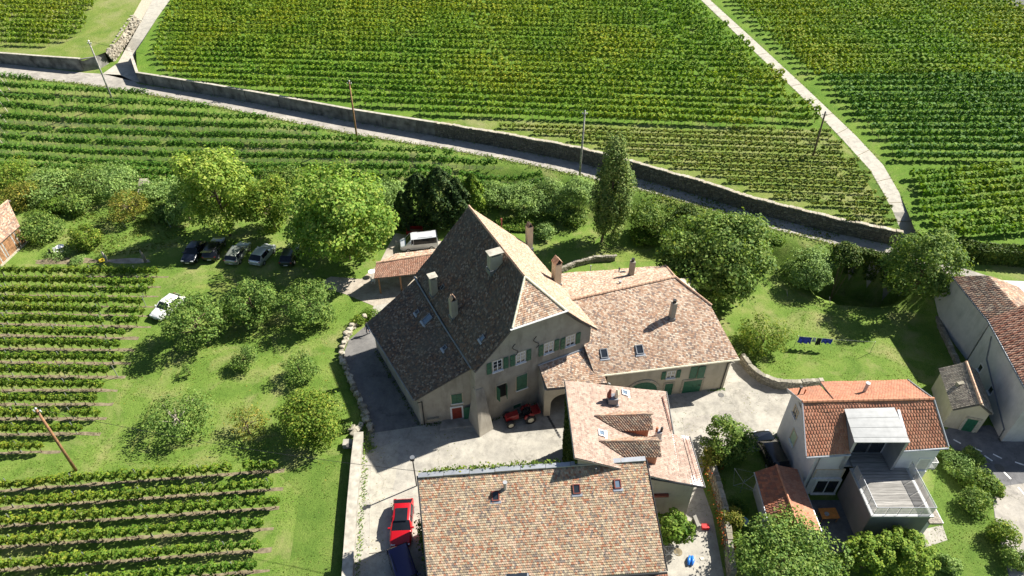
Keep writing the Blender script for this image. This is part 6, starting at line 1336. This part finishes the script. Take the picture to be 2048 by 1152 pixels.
LAWN = [(330, 560), (345, 520), (660, 560), (740, 600), (690, 660), (680, 720), (730, 850), (700, 900), (600, 925), (300, 930), (190, 930), (120, 910), (230, 800), (260, 700), (300, 620)]
tufts('grass_tufts', [LAWN, [(1480, 720), (1560, 600), (1680, 600), (1850, 610), (1900, 740), (1860, 800), (1640, 765), (1560, 765)], [(1120, 500), (1180, 470), (1310, 490), (1330, 520), (1200, 515)]], 26, .09, 'grass_blade', 180)
tufts('grass_tufts', [[(560, 950), (690, 905), (690, 1150), (540, 1160)], [(0, 930), (120, 915), (560, 920), (0, 965)], [(1870, 960), (1930, 900), (2000, 1120), (1850, 1152), (1860, 1080)]], 32, .09, 'grass_blade', 181)
tufts('meadow', [[(60, 470), (160, 425), (380, 440), (420, 470), (340, 500), (200, 515)], [(1260, 400), (1330, 400), (1560, 470), (1690, 500), (1640, 520), (1500, 480), (1300, 470)]], 30, .2, 'grass_blade', 182)

# leaf litter under the orchard trees, weeds along road and walls
def scatter(name, pts, spread, n, size, leaf, seed, zf=h0, lift_=.02):
    rg = np.random.default_rng(seed); pts = np.array([(p.x, p.y) for p in pts]); k = rg.integers(0, len(pts), n); C2 = pts[k]+rg.normal(size=(n, 2))*spread; z = np.array([zf(a, b) for a, b in C2])+lift_
    V, Q = leaf_quads(np.column_stack([C2, z]), size, np.tile([0, 0, 1.], (n, 1)), 1.0, rg); link(name, npmesh(name, V, Q), leaf, None, kind='stuff')
scatter('leaf_litter', [at(x, y) for x, y in [(400, 690), (500, 650), (615, 650), (620, 880), (350, 880), (490, 880), (560, 700), (300, 760), (640, 760)]], 2.6, 1500, .1, 'leaf_yellow', 190)
scatter('leaf_litter', [at(x, y, .03) for x, y in [(760, 900), (900, 870), (1440, 1060), (1430, 1000), (745, 1000), (740, 1100), (1500, 800), (1380, 850)]], 1.2, 420, .07, 'leaf_yellow', 191, lift_=.03)
scatter('weeds', resample(ROAD_LOW_W[1:-3], .8), .35, 6000, .17, 'grass_blade', 192, lift_=.08)
scatter('weeds', resample([p-up4*.25 for p in ROAD_UP_W[5:17]], .8), .14, 900, .13, 'leaf_apple', 193, zf=lambda a, b: ROAD_Z, lift_=.08)
scatter('weeds', resample([p+Vector((-.1, 0, 0)) for p in laneLf[:-1]], .8), .1, 700, .1, 'grass_blade', 194, zf=hf, lift_=.08)
scatter('weeds', resample([p+Vector((.15, 0, 0)) for p in laneRf[:-1]], .8), .1, 700, .1, 'grass_blade', 195, zf=hf, lift_=.08)
scatter('weeds', resample([at(x, y) for x, y in [(716, 880), (726, 900), (730, 960), (722, 1040), (716, 1150)]], .4), .16, 420, .11, 'leaf_apple', 196, lift_=.06)
scatter('weeds', resample([LF.P(.2, -.15, 0), LF.P(2.2, -.15, 0)], .3)+resample([P(.4, -.2, 0), P(5.2, -.2, 0)], .4)+resample([P(-6.3, 2.6, 0), P(-7.0, 14, 0)], .4), .13, 420, .12, 'leaf_ivy', 197, lift_=.06)
scatter('weeds', resample([BF.P(11, -.15, 0), BF.P(12.6, -.15, 0)], .3)+resample([Vector((xw0-.2, yw0, 0)), Vector((xw0-.2, yw1, 0))], .4), .12, 260, .11, 'leaf_apple', 198, lift_=.06)
# ------------------------------------------------------------------ vehicles
def car(label, px, py, heading, paint, L=4.2, W=1.78, H_=1.48, style='hatch', z=0.0, group=None, name='car', glassroof=False, cat='car'):
    """heading: direction of the nose in degrees from +X"""
    t = thing(name, label, cat, (0, 0, 0), 0, group)
    if style == 'van': S = [(0, .45, .80, .86, 0), (.02, .40, 1.0, .94, 0), (.10, .32, 1.12, 1, 0), (.16, .30, 1.18, 1, 0), (.30, .30, H_-.03, 1, 1), (.36, .30, H_, 1, 1), (.96, .30, H_, 1, 1), (.99, .34, H_-.1, .98, 0), (1.0, .45, 1.0, .93, 0)]
    elif style == 'estate': S = [(0, .42, .62, .80, 0), (.02, .30, .72, .92, 0), (.10, .24, .82, 1, 0), (.29, .22, .95, 1, 0), (.43, .22, H_-.04, 1, 1), (.52, .22, H_, 1, 1), (.90, .22, H_-.05, 1, 1), (.975, .26, .98, .98, 0), (.99, .32, .92, .95, 0), (1, .45, .72, .9, 0)]
    else: S = [(0, .42, .62, .80, 0), (.02, .30, .72, .92, 0), (.11, .24, .84, 1, 0), (.28, .22, .97, 1, 0), (.44, .22, H_-.04, 1, 1), (.54, .22, H_, 1, 1), (.82, .22, H_-.07, 1, 1), (.965, .26, .98, .97, 0), (.985, .32, .92, .95, 0), (1, .45, .72, .9, 0)]
    rings = []
    for (f, zb, zt, wk, cab) in S:
        x = L/2-f*L; hw = W/2*wk; belt = .94 if style != 'van' else 1.12; belt = min(belt, zt-.06) if cab else zt-.07
        rw = hw*(.80 if style != 'van' else .90) if cab else hw*.93
        rings.append([(x, 0, zb), (x, hw*.9, zb), (x, hw, zb+.22 if zb+.22 < belt else belt-.05), (x, hw*.995, belt), (x, rw, zt-.05 if cab else zt-.02), (x, rw*.86, zt), (x, 0, zt+(.015))])
    mbs = {k: MB() for k in ('body', 'windscreen', 'rear_window', 'side_window', 'side_window2')}; n = len(S)
    c0 = next(i for i in range(n) if S[i][4]); c1 = max(i for i in range(n) if S[i][4])
    for i in range(n-1):
        for j in range(6):
            for sg in (1, -1):
                q = [rings[i][j], rings[i+1][j], rings[i+1][j+1], rings[i][j+1]]; q = [(a, b*sg, c) for a, b, c in q]; key = 'body'
                if i == c0-1 and j >= 4: key = 'windscreen'
                elif i == c1 and j >= 4: key = 'rear_window'
                elif j == 3 and c0 <= i < c1: key = 'side_window' if sg > 0 else 'side_window2'
                mbs[key].add(q, [(0, 1, 2, 3) if sg > 0 else (3, 2, 1, 0)])
    for ri in (0, n-1):
        mbs['body'].add([(a, b, c) for a, b, c in rings[ri]]+[(a, -b, c) for a, b, c in reversed(rings[ri][1:-1])], [tuple(range(12))])
    body = None
    for k in ('body', 'windscreen', 'rear_window', 'side_window', 'side_window2'):
        bm_ = mbs[k]; o = bm_.build(k.rstrip('2'), paint if k == 'body' else 'car_glass', t, local=True)
        bm = bmesh.new(); bm.from_mesh(o.data); bmesh.ops.remove_doubles(bm, verts=bm.verts, dist=1e-4); bmesh.ops.recalc_face_normals(bm, faces=bm.faces); bm.to_mesh(o.data); bm.free()
        o.data.polygons.foreach_set('use_smooth', [True]*len(o.data.polygons)); o.data.set_sharp_from_angle(angle=R(38)); body = body or o
    for sg in (1, -1):      # pillars
        for i in (c0+1, (c0+c1+1)//2+ (1 if style == 'van' else 0), c1):
            a, b = rings[i][3], rings[i][4]; MB().tube([(a[0], sg*(a[1]+.006), a[2]), (b[0], sg*(b[1]+.012), b[2])], .03, 5).build('pillar', paint, body, local=True)
        a = rings[c0-1][4]; b = rings[c0][4]; MB().tube([(a[0], sg*a[1], a[2]+.01), (b[0], sg*(b[1]-.01), b[2]+.02)], .035, 5).build('pillar', paint, body, local=True)
        MB().box((L*.17, sg*(W/2+.08), .95 if style != 'van' else 1.15), .12, .2, .13).build('mirror', paint, t, local=True)
        MB().box((L/2-.12, sg*W*.33, .60 if style != 'van' else .78), .16, .36, .13).build('headlight', 'headlamp', t, local=True)
        MB().box((-L/2+.09, sg*W*.40, .74 if style != 'van' else .9), .12, .22, .18 if style != 'van' else .5).build('taillight', 'taillamp', t, local=True)
    for sx in (L*.30, -L*.31):
        for sg in (1, -1):
            w = MB().tube([(sx, sg*(W/2-.24), .31), (sx, sg*(W/2+.012), .31)], .31, 16).build('wheel', 'rubber', t, local=True); MB().tube([(sx, sg*(W/2+.014), .31), (sx, sg*(W/2+.024), .31)], .2, 12).build('rim', 'galvanised', w, local=True)
    MB().box((L/2-.01, 0, .30), .06, W*.62, .22).build('bumper', 'black_metal', t, local=True); MB().box((-L/2+.01, 0, .44), .05, .5, .11).build('number_plate', 'white_paint', t, local=True)
    MB().box((L/2+.02, 0, .42), .02, .48, .1).build('number_plate', 'white_paint', t, local=True)
    if glassroof: MB().box((-L*.06, 0, H_+.017), L*.28, W*.58, .012).build('glass_roof', 'car_glass', t, local=True)
    if style in ('estate', 'van') and not glassroof:
        for sg in (1, -1): MB().tube([(L*.02, sg*W*.36, H_+.03), (-L*.36, sg*W*.36, H_+.01)], .022, 5).build('roof_rail', 'black_metal', t, local=True)
    p = at(px, py, z+.7); t.location = (p.x, p.y, z); t.rotation_euler.z = R(heading); return t
G5 = 'cars parked under the trees'
car('dark blue hatchback, leftmost of the cars parked under the trees', 387, 503, -93, 'paint_navy', group=G5)
c2 = car('black estate car with its tailgate raised under the trees', 428, 496, 92, 'paint_black', 4.5, 1.82, 1.55, 'estate', group=G5)
tgm = MB(); tgm.hexa([(-1.75, -.68, 1.56), (-1.75, .68, 1.56), (-2.55, .64, 1.86), (-2.55, -.64, 1.86)], [(-1.75, -.68, 1.60), (-1.75, .68, 1.60), (-2.55, .64, 1.90), (-2.55, -.64, 1.90)]); tgm.build('tailgate', 'paint_black', c2, local=True)
car('grey green estate car parked between the black estate and white hatchback', 476, 504, 82, 'paint_greygreen', 4.4, 1.76, 1.47, 'estate', group=G5)
car('white silver hatchback parked in dappled shade under the big tree', 525, 507, 76, 'paint_silver', 4.1, 1.76, 1.5, group=G5)
car('dark green car almost hidden under the big round tree', 580, 508, 88, 'paint_dgreen', 4.2, 1.74, 1.47, group=G5)
car('white hatchback parked alone beside the vine rows', 335, 612, -112, 'paint_white', 4.1, 1.76, 1.48)
car('red hatchback with dark glass roof on the driveway', 804, 1044, -87, 'paint_red', 4.3, 1.8, 1.45, glassroof=True)
car('violet blue van parked behind the red hatchback', 811, 1148, -66, 'paint_violet', 4.2, 1.8, 1.75, 'van')
car('dark estate car tucked beside the white house wall', 1541, 900, 98, 'paint_black', 4.6, 1.85, 1.5, 'estate', name='car')
car('silver white minibus parked behind the tiled carport', 838, 486, 190, 'paint_van', 4.9, 1.85, 1.95, 'van', name='minibus', cat='van')
tr_ = thing('trailer', 'small red open trailer behind the silver minibus', 'trailer', at(830, 470)); b0 = at(830, 470)
for (x, y, sx, sy) in ((0, -.62, 2.0, .05), (0, .62, 2.0, .05), (-.98, 0, .05, 1.19), (.98, 0, .05, 1.19)): MB().box((b0.x+x, b0.y+y, .5), sx, sy, .5).build('side_panel', 'red_paint', tr_)
MB().box((b0.x, b0.y, .46), 2.0, 1.28, .06).build('floor', 'wood', tr_); MB().tube([(b0.x+1.0, b0.y, .48), (b0.x+2.0, b0.y, .45)], .05, 6).build('drawbar', 'black_metal', tr_)
for sg in (1, -1): MB().tube([(b0.x, b0.y+sg*.68, .3), (b0.x, b0.y+sg*.84, .3)], .29, 14).build('wheel', 'rubber', tr_)
# red vineyard tractor
tp = at(1040, 832, .6); tt_ = thing('tractor', 'red narrow tractor parked against the farmhouse front', 'tractor', (tp.x, tp.y, 0), 0)
def T(n, mat, mb, par=None): return mb.build(n, mat, par or tt_, local=True)
T('bonnet', 'red_paint', MB().hexa([(-1.5, -.32, .7), (-.25, -.36, .7), (-.25, .36, .7), (-1.5, .32, .7)], [(-1.42, -.26, 1.12), (-.25, -.32, 1.28), (-.25, .32, 1.28), (-1.42, .26, 1.12)]))
T('chassis', 'black_metal', MB().box((-.1, 0, .42), 2.9, .42, .3)); T('seat', 'black_metal', MB().box((.55, 0, .95), .45, .45, .12).box((.8, 0, 1.0), .1, .45, .45))
for sg in (1, -1):
    T('mudguard', 'red_paint', MB().tube([(.35, sg*.6, .75), (.5, sg*.6, 1.08), (.85, sg*.6, 1.2), (1.2, sg*.6, 1.05)], .16, 6))
    w = T('wheel', 'rubber', MB().tube([(.85, sg*.45, .55), (.85, sg*.8, .55)], .55, 18)); T('rim', 'cream', MB().tube([(.85, sg*.802, .55), (.85, sg*.82, .55)], .3, 14), w)
    w = T('wheel', 'rubber', MB().tube([(-1.15, sg*.45, .42), (-1.15, sg*.74, .42)], .42, 16)); T('rim', 'cream', MB().tube([(-1.15, sg*.742, .42), (-1.15, sg*.76, .42)], .26, 12), w)
T('steering_wheel', 'black_metal', MB().tube([(.12+.0*math.cos(a), .2*math.cos(a), 1.25+.12*math.sin(a)) for a in np.linspace(0, 2*math.pi, 13)], .02, 5)); T('roll_bar', 'black_metal', MB().tube([(.95, -.4, .9), (.95, -.4, 1.75), (.95, .4, 1.75), (.95, .4, .9)], .035, 6))
T('load_tray', 'red_paint', MB().box((1.55, 0, .95), .75, 1.1, .08).box((1.9, 0, 1.0), .05, 1.1, .25)); tt_.rotation_euler.z = R(18)

# ------------------------------------------------------------------ poles, lamp, wires
def pole(label, bx, by, tx, ty, zb, mat='wood_grey', r=.13, arm=True, base=None):
    b = (gnd(bx, by) if base is None else base); lo, hi = 2.0, 14.0
    ray_t = ray(tx, ty); C = Vector((0, 0, CAM_H))
    # height where the vertical through b meets the row of the top pixel, plus the lean seen in the picture
    k = (b.y)/ray_t.y; top = C+ray_t*k; top = Vector((b.x+(top.x-b.x), b.y, top.z))
    t = thing('utility_pole', label, 'pole', b); MB().tube([b-Vector((0, 0, .3)), b.lerp(top, .5), top], [r*1.15, r, r*.8], 9).build('shaft', mat, t, smooth=True)
    MB().cyl(top+Vector((0, 0, .002)), r*1.0, .12, 9, r*.3).build('cap', 'galvanised', t)
    if arm:
        MB().box((top.x, top.y, top.z-.45), .7, .08, .08).build('cross_arm', 'galvanised', t)
        for s in (-.28, .28): MB().cyl((top.x+s, top.y, top.z-.37), .05, .16, 8).build('insulator', 'white_paint', t)
    return top
p1 = pole('weathered pole standing in the vines by the road junction', 228, 207, 177, 82, 3)
p2 = pole('thin brown pole at the road edge above the big round tree', 715, 284, 698, 162, 3, 'wood')
p3 = pole('dark pole on the bank just left of the poplar', 1159, 354, 1170, 222, 2)
p4 = pole('dark slanting pole among the young vines near the lane', 1626, 312, 1651, 224, 5, 'bark', base=fld(1626, 312))
p5 = pole('orange brown wooden pole at the head of the lower left vines', 152, 941, 71, 817, 0, 'wood', .125)
wr = MB(); end = R1+Vector((.3, .2, .3)); wr.tube([p5.lerp(end, i/24)-Vector((0, 0, 1.6*4*(i/24)*(1-i/24)*.5)) for i in range(25)], .022, 4); o = wr.build('overhead_wire', 'black_metal', None); tag(o, 'thin overhead wire from the wooden pole to the near roof', 'wire')
for a, b, lb in ((p1, p2, 'thin overhead wire between the junction pole and the brown pole'), (p2, p3, 'thin overhead wire between the brown pole and the poplar pole')):
    o = MB().tube([a.lerp(b, i/24)-Vector((0, 0, 2.2*4*(i/24)*(1-i/24)*.5)) for i in range(25)], .02, 4).build('overhead_wire', 'black_metal', None); tag(o, lb, 'wire')
lb_ = at(829, 967, 0); lt = at(825, 918, 4.0); lamp = thing('street_lamp', 'black street lamp at the corner of the near roof', 'lamp', (lt.x, lt.y, 0))
MB().tube([(lt.x, lt.y, 0), (lt.x, lt.y, 3.9)], .06, 8).build('post', 'black_metal', lamp); MB().box((lt.x, lt.y, 3.9), .34, .34, .08).cyl((lt.x, lt.y, 3.98), .17, .22, 8, .1).build('lamp_head', 'black_metal', lamp); MB().cyl((lt.x, lt.y, 4.21), .22, .05, 8).build('lamp_lid', 'zinc_dark', lamp)
# ------------------------------------------------------------------ laundry
lp = thing('clothes_line', 'clothes line with metal posts on the sloping lawn', 'clothes line', at(1665, 700)); a, b, c = at(1588, 694), at(1668, 706), at(1740, 706)
for q in (a, c): MB().tube([q, q+Vector((0, 0, 1.75))], .03, 6).build('post', 'galvanised', lp)
MB().tube([a+Vector((0, 0, 1.68)), a.lerp(c, .5)+Vector((0, 0, 1.58)), c+Vector((0, 0, 1.68))], .008, 4).build('line', 'metal_white', lp)
def cloth(label, f0, f1, drop, mat, seed):
    m = MB(); n = 7; top = [a.lerp(c, f0+(f1-f0)*i/n)+Vector((0, 0, 1.60)) for i in range(n+1)]; rg = random.Random(seed)
    bot = [p+Vector((rg.uniform(-.02, .02), .16*math.sin(i*2.2+seed), -drop*rg.uniform(.93, 1.05))) for i, p in enumerate(top)]; md = [(p+q)/2+Vector((0, -.12*math.sin(i*2.2+seed), 0)) for i, (p, q) in enumerate(zip(top, bot))]
    for i in range(n): m.quad(top[i], top[i+1], md[i+1], md[i]); m.quad(md[i], md[i+1], bot[i+1], bot[i])
    o = m.build('laundry', mat, None); tag(o, label, 'laundry', 'washing on the line')
cloth('large blue sheet on the left of the clothes line', .02, .19, .95, 'cloth_blue', 1); cloth('pale cloth hanging between blue sheet and black garment', .20, .245, .6, 'cloth_pale', 2); cloth('black garment in the middle of the washing', .255, .315, 1.0, 'cloth_black', 3); cloth('blue cloth on the right of the washing', .32, .46, .7, 'cloth_blue', 4)
# ------------------------------------------------------------------ garden things
def chair(label, px, py, rz, mat='white_paint', group=None):
    b = at(px, py); t = thing('garden_chair', label, 'chair', b, 0, group)
    MB().box((0, 0, .42), .46, .46, .05).build('seat', mat, t, local=True); MB().box((0, .22, .47), .46, .05, .45).build('backrest', mat, t, local=True)
    for x in (-.2, .2):
        for y in (-.2, .2): MB().box((x, y, 0), .04, .04, .42).build('leg', mat, t, local=True)
    t.rotation_euler.z = R(rz); return t
chair('white garden chair left of the clipped bush', 115, 508, 40); chair('dark garden chair beside the small white table', 100, 512, -30, 'black_metal'); chair('white chair against the clipped bush', 155, 500, 160)
b = at(124, 502); t = thing('garden_table', 'small round white table by the clipped bush', 'table', b); MB().cyl((b.x, b.y, .7), .5, .04, 16).build('table_top', 'white_paint', t); MB().cyl((b.x, b.y, 0), .05, .7, 8).build('leg', 'white_paint', t); MB().cyl((b.x, b.y, 0), .25, .04, 12).build('foot', 'white_paint', t)
chair('white garden chair near the carport post', 747, 566, 90); b = at(745, 552); t = thing('garden_table', 'round white table beside the carport', 'table', b); MB().cyl((b.x, b.y, .7), .45, .04, 16).build('table_top', 'white_paint', t); MB().cyl((b.x, b.y, 0), .05, .7, 8).build('leg', 'white_paint', t)
for i, (x, y, h, lb) in enumerate([(214, 524, 1.7, 'pale carved standing stone at the left of the garden plot'), (291, 524, 1.9, 'slim dark standing stone at the right of the garden plot')]):
    b = at(x, y); m = MB().tube([b, b+Vector((.05, 0, h*.5)), b+Vector((-.08, 0, h*.85)), b+Vector((-.1, 0, h))], [.2, .17, .13, .05], 7); o = m.build('standing_stone', 'limestone' if i == 0 else 'stone', None); tag(o, lb, 'stone')
b = at(204, 522); o = MB().tube([b+Vector((.3*math.cos(a), .3*math.sin(a), .12)) for a in np.linspace(0, 2*math.pi, 15)], .1, 6).build('garden_hose', 'yellow_plastic', None); tag(o, 'yellow coiled hose beside the pale standing stone', 'hose')
for x0, y0, h, lb in ((251, 455, 1.6, 'thin leaning stake below the small yellow tree'), (342, 455, 1.5, 'thin stake at the meadow edge near the trees'), (1575, 592, .9, 'short fence stake below the willow bush'), (1660, 606, .9, 'short fence stake above the laundry lawn')):
    b = at(x0, y0); o = MB().tube([b, b+Vector((-.3, .1, h))], .04, 6).build('stake', 'wood_grey', None); tag(o, lb, 'stake')
# paddling float, crate, tub, table with orange cloth
b = at(1381, 1122, .1); t = thing('swim_float', 'bright blue inflatable float lying in the small yard', 'float', (b.x, b.y, .012)); MB().tube([(-.12, -.42, .14), (-.15, 0, .16), (-.1, .4, .14)], [.1, .17, .1], 8).build('tube', 'blue_plastic', t, local=True, smooth=True); MB().tube([(.14, -.36, .14), (.17, .05, .16), (.08, .45, .14)], [.1, .16, .1], 8).build('tube', 'blue_plastic', t, local=True, smooth=True); t.rotation_euler.z = R(-18)
b = at(1410, 1056); t = thing('crate', 'bright red plastic crate beside the mossy wall', 'crate', b)
for (x, y, sx, sy) in ((0, -.19, .6, .03), (0, .19, .6, .03), (-.285, 0, .03, .35), (.285, 0, .03, .35)): MB().box((b.x+x, b.y+y, .014), sx, sy, .32).build('side', 'red_plastic', t)
MB().box((b.x, b.y, .30), .54, .34, .02).build('lid', 'red_plastic', t)
b = at(1486, 1047); t = thing('tub', 'round teal plastic tub in the small garden', 'tub', b); MB().cyl((b.x, b.y, .01), .33, .42, 16, .4).build('body', 'teal_plastic', t); MB().cyl((b.x, b.y, .432), .33, .01, 16).build('water', 'glass_sky', t)
b = at(1653, 1036); t = thing('garden_table', 'garden table with orange cloth on the shaded terrace', 'table', b); MB().box((b.x, b.y, .72), 1.5, 1.0, .04, .05).build('table_top', 'orange_cloth', t)
for x in (-.65, .65):
    for y in (-.4, .4): MB().box((b.x+x, b.y+y, .014), .06, .06, .7).build('leg', 'wood', t)
b = at(1653, 1029, .77); o = MB().cyl((b.x, b.y, .765), .16, .12, 10, .2).build('bowl', 'galvanised', None); tag(o, 'grey bowl on the orange table', 'bowl')
b = at(1404, 1117, .02); o = MB().box((b.x, b.y, .014), .3, .26, .05, .3).build('paper', 'cream', None); tag(o, 'small cream coloured scrap on the yard floor', 'scrap')
# folding dryer next to the fig tree
b = at(1337, 1112); t = thing('clothes_dryer', 'white folding clothes dryer beside the near roof corner', 'dryer', b)
for i in range(6): MB().tube([(b.x-.5+.2*i, b.y-.35, .9), (b.x-.5+.2*i, b.y+.35, .9)], .012, 4).build('rail', 'white_paint', t)
for s in (-1, 1): MB().tube([(b.x-.6, b.y+s*.35, .9), (b.x+.6, b.y+s*.35, .9)], .016, 5).build('side_rail', 'white_paint', t); MB().tube([(b.x-.5*s, b.y-.3, .014), (b.x+.5*s, b.y+.3, .9)], .016, 5).build('leg', 'white_paint', t)
# flower pots along the garden edge, arbour posts
for i, (x, y) in enumerate([(1448, 1085), (1452, 1097), (1458, 1106), (1466, 1098), (1470, 1110)]):
    b = at(x, y); t = thing('flower_pot', 'terracotta flower pot at the garden edge, %s from the yard wall' % ordinal(i), 'flower pot', b, 0, 'pots along the garden edge'); MB().cyl((b.x, b.y, 0), .14, .3, 10, .2).build('pot', 'terracotta', t)
    V, Q, _ = crown_np((0, 0, .42), (.26, .26, .2), 8, .5, 60, .12, 300+i); link('plant', npmesh('plant', V, Q), 'leaf_flower' if i % 2 else 'leaf_bed', t)
ab = thing('rotary_dryer', 'spread rotary washing line in the shaded garden', 'dryer', at(1480, 985)); b = at(1480, 985); MB().tube([b, b+Vector((0, 0, 1.9))], .03, 6).build('post', 'galvanised', ab)
for k in range(4):
    an_ = k*math.pi/2+.5; e = b+Vector((1.3*math.cos(an_), 1.3*math.sin(an_), 2.0)); MB().tube([b+Vector((0, 0, 1.5)), e], .015, 5).build('arm', 'galvanised', ab)
    e2 = b+Vector((1.3*math.cos(an_+math.pi/2), 1.3*math.sin(an_+math.pi/2), 2.0)); MB().tube([e, e2], .006, 4).build('cord', 'metal_white', ab)
# white awning beyond the long grey house
aw = thing('awning', 'white flat awning beyond the long grey house at the right', 'awning', at(2040, 590)); q = [at(2002, 576, 2.4), at(2070, 572, 2.4), at(2080, 592, 2.3), at(2012, 594, 2.3)]; MB().hexa(q, [p+Vector((0, 0, .06)) for p in q]).build('canopy', 'white_paint', aw)
for p in q: MB().tube([Vector((p.x, p.y, 0)), Vector((p.x, p.y, 2.3))], .04, 6).build('post', 'metal_white', aw)
sheet('yard_behind_house', [at(x, y, .2) for x, y in [(1930, 570), (2060, 560), (2200, 560), (2200, 640), (2060, 630)]], 'concrete_lane', 0.0, kind='structure')
pr_ = thing('parasol', 'closed pale parasol beside the white awning', 'parasol', at(2000, 574)); b = at(2000, 574); MB().tube([b, b+Vector((0, 0, 2.2))], .03, 6).build('post', 'metal_white', pr_); MB().tube([b+Vector((0, 0, 1.0)), b+Vector((0, 0, 2.3))], [.22, .03], 8).build('canopy', 'cream', pr_)

# ------------------------------------------------------------------ person walking up the shaded drive
def person(label, px, py, rz):
    b = at(px, py, 0); t = thing('person', label, 'person', b); me = bpy.data.meshes.new('body')
    J = {'pel': (0, 0, .93), 'che': (0, .02, 1.28), 'nek': (0, .02, 1.47), 'hed': (0, .04, 1.60), 'top': (0, .03, 1.72), 'lh': (.1, 0, .88), 'lk': (.11, .14, .50), 'la': (.11, .06, .09), 'lt': (.11, .2, .04), 'rh': (-.1, 0, .88), 'rk': (-.11, -.04, .48), 'ra': (-.11, -.22, .10), 'rt': (-.11, -.08, .04), 'ls': (.19, .02, 1.40), 'le': (.25, -.06, 1.13), 'lw': (.26, .08, .90), 'lf': (.26, .12, .82), 'rs': (-.19, .02, 1.40), 're': (-.25, .02, 1.13), 'rw': (-.25, .2, .95), 'rf': (-.25, .26, .88)}
    Rr = {'pel': .16, 'che': .165, 'nek': .06, 'hed': .10, 'top': .07, 'lh': .1, 'lk': .07, 'la': .05, 'lt': .04, 'rh': .1, 'rk': .07, 'ra': .05, 'rt': .04, 'ls': .07, 'le': .05, 'lw': .036, 'lf': .03, 'rs': .07, 're': .05, 'rw': .036, 'rf': .03}
    ks = list(J); ed = [('pel', 'che'), ('che', 'nek'), ('nek', 'hed'), ('hed', 'top'), ('pel', 'lh'), ('lh', 'lk'), ('lk', 'la'), ('la', 'lt'), ('pel', 'rh'), ('rh', 'rk'), ('rk', 'ra'), ('ra', 'rt'), ('che', 'ls'), ('ls', 'le'), ('le', 'lw'), ('lw', 'lf'), ('che', 'rs'), ('rs', 're'), ('re', 'rw'), ('rw', 'rf')]
    me.from_pydata([J[k] for k in ks], [(ks.index(a), ks.index(b)) for a, b in ed], []); o = link('body', me, 'cloth_navy', t); o.modifiers.new('skin', 'SKIN'); o.modifiers.new('sub', 'SUBSURF').levels = 1; o.modifiers['sub'].render_levels = 1
    for i, k in enumerate(ks): me.skin_vertices[0].data[i].radius = (Rr[k], Rr[k]*.85)
    me.skin_vertices[0].data[0].use_root = True
    bm = bmesh.new(); bmesh.ops.create_icosphere(bm, subdivisions=2, radius=.115); 
    for v in bm.verts: v.co = Vector((v.co.x*.85, v.co.y, v.co.z*1.1))+Vector((0, .03, 1.63))
    h = bpy.data.meshes.new('head'); bm.to_mesh(h); bm.free(); link('head', h, 'skin', t, True)
    bm = bmesh.new(); bmesh.ops.create_icosphere(bm, subdivisions=2, radius=.125)
    for v in bm.verts: v.co = Vector((v.co.x*.86, v.co.y-.02, max(v.co.z, -.02)*1.1))+Vector((0, .02, 1.655))
    h = bpy.data.meshes.new('hair'); bm.to_mesh(h); bm.free(); link('hair', h, 'hair', t, True)
    for sx, k in ((.26, 'lf'), (-.25, 'rf')):
        mb = MB(); c = Vector(J[k]); mb.tube([c+Vector((0, 0, .03)), c+Vector((0, .015, -.05))], [.035, .04], 7)
        for i in range(4): mb.tube([c+Vector((-.03+.02*i, .01, -.05)), c+Vector((-.03+.02*i, .03, -.10)), c+Vector((-.028+.019*i, .035, -.125+.008*abs(i-1.5)))], [.011, .01, .007], 5)
        mb.tube([c+Vector((.03 if sx < 0 else -.03, .03, -.01)), c+Vector((.045 if sx < 0 else -.045, .05, -.06))], [.012, .008], 5); mb.build('hand', 'skin', t, local=True)
    t.rotation_euler.z = R(rz); return t
person('person in dark blue clothes walking on the driveway at the roof corner', 737, 668, 160)
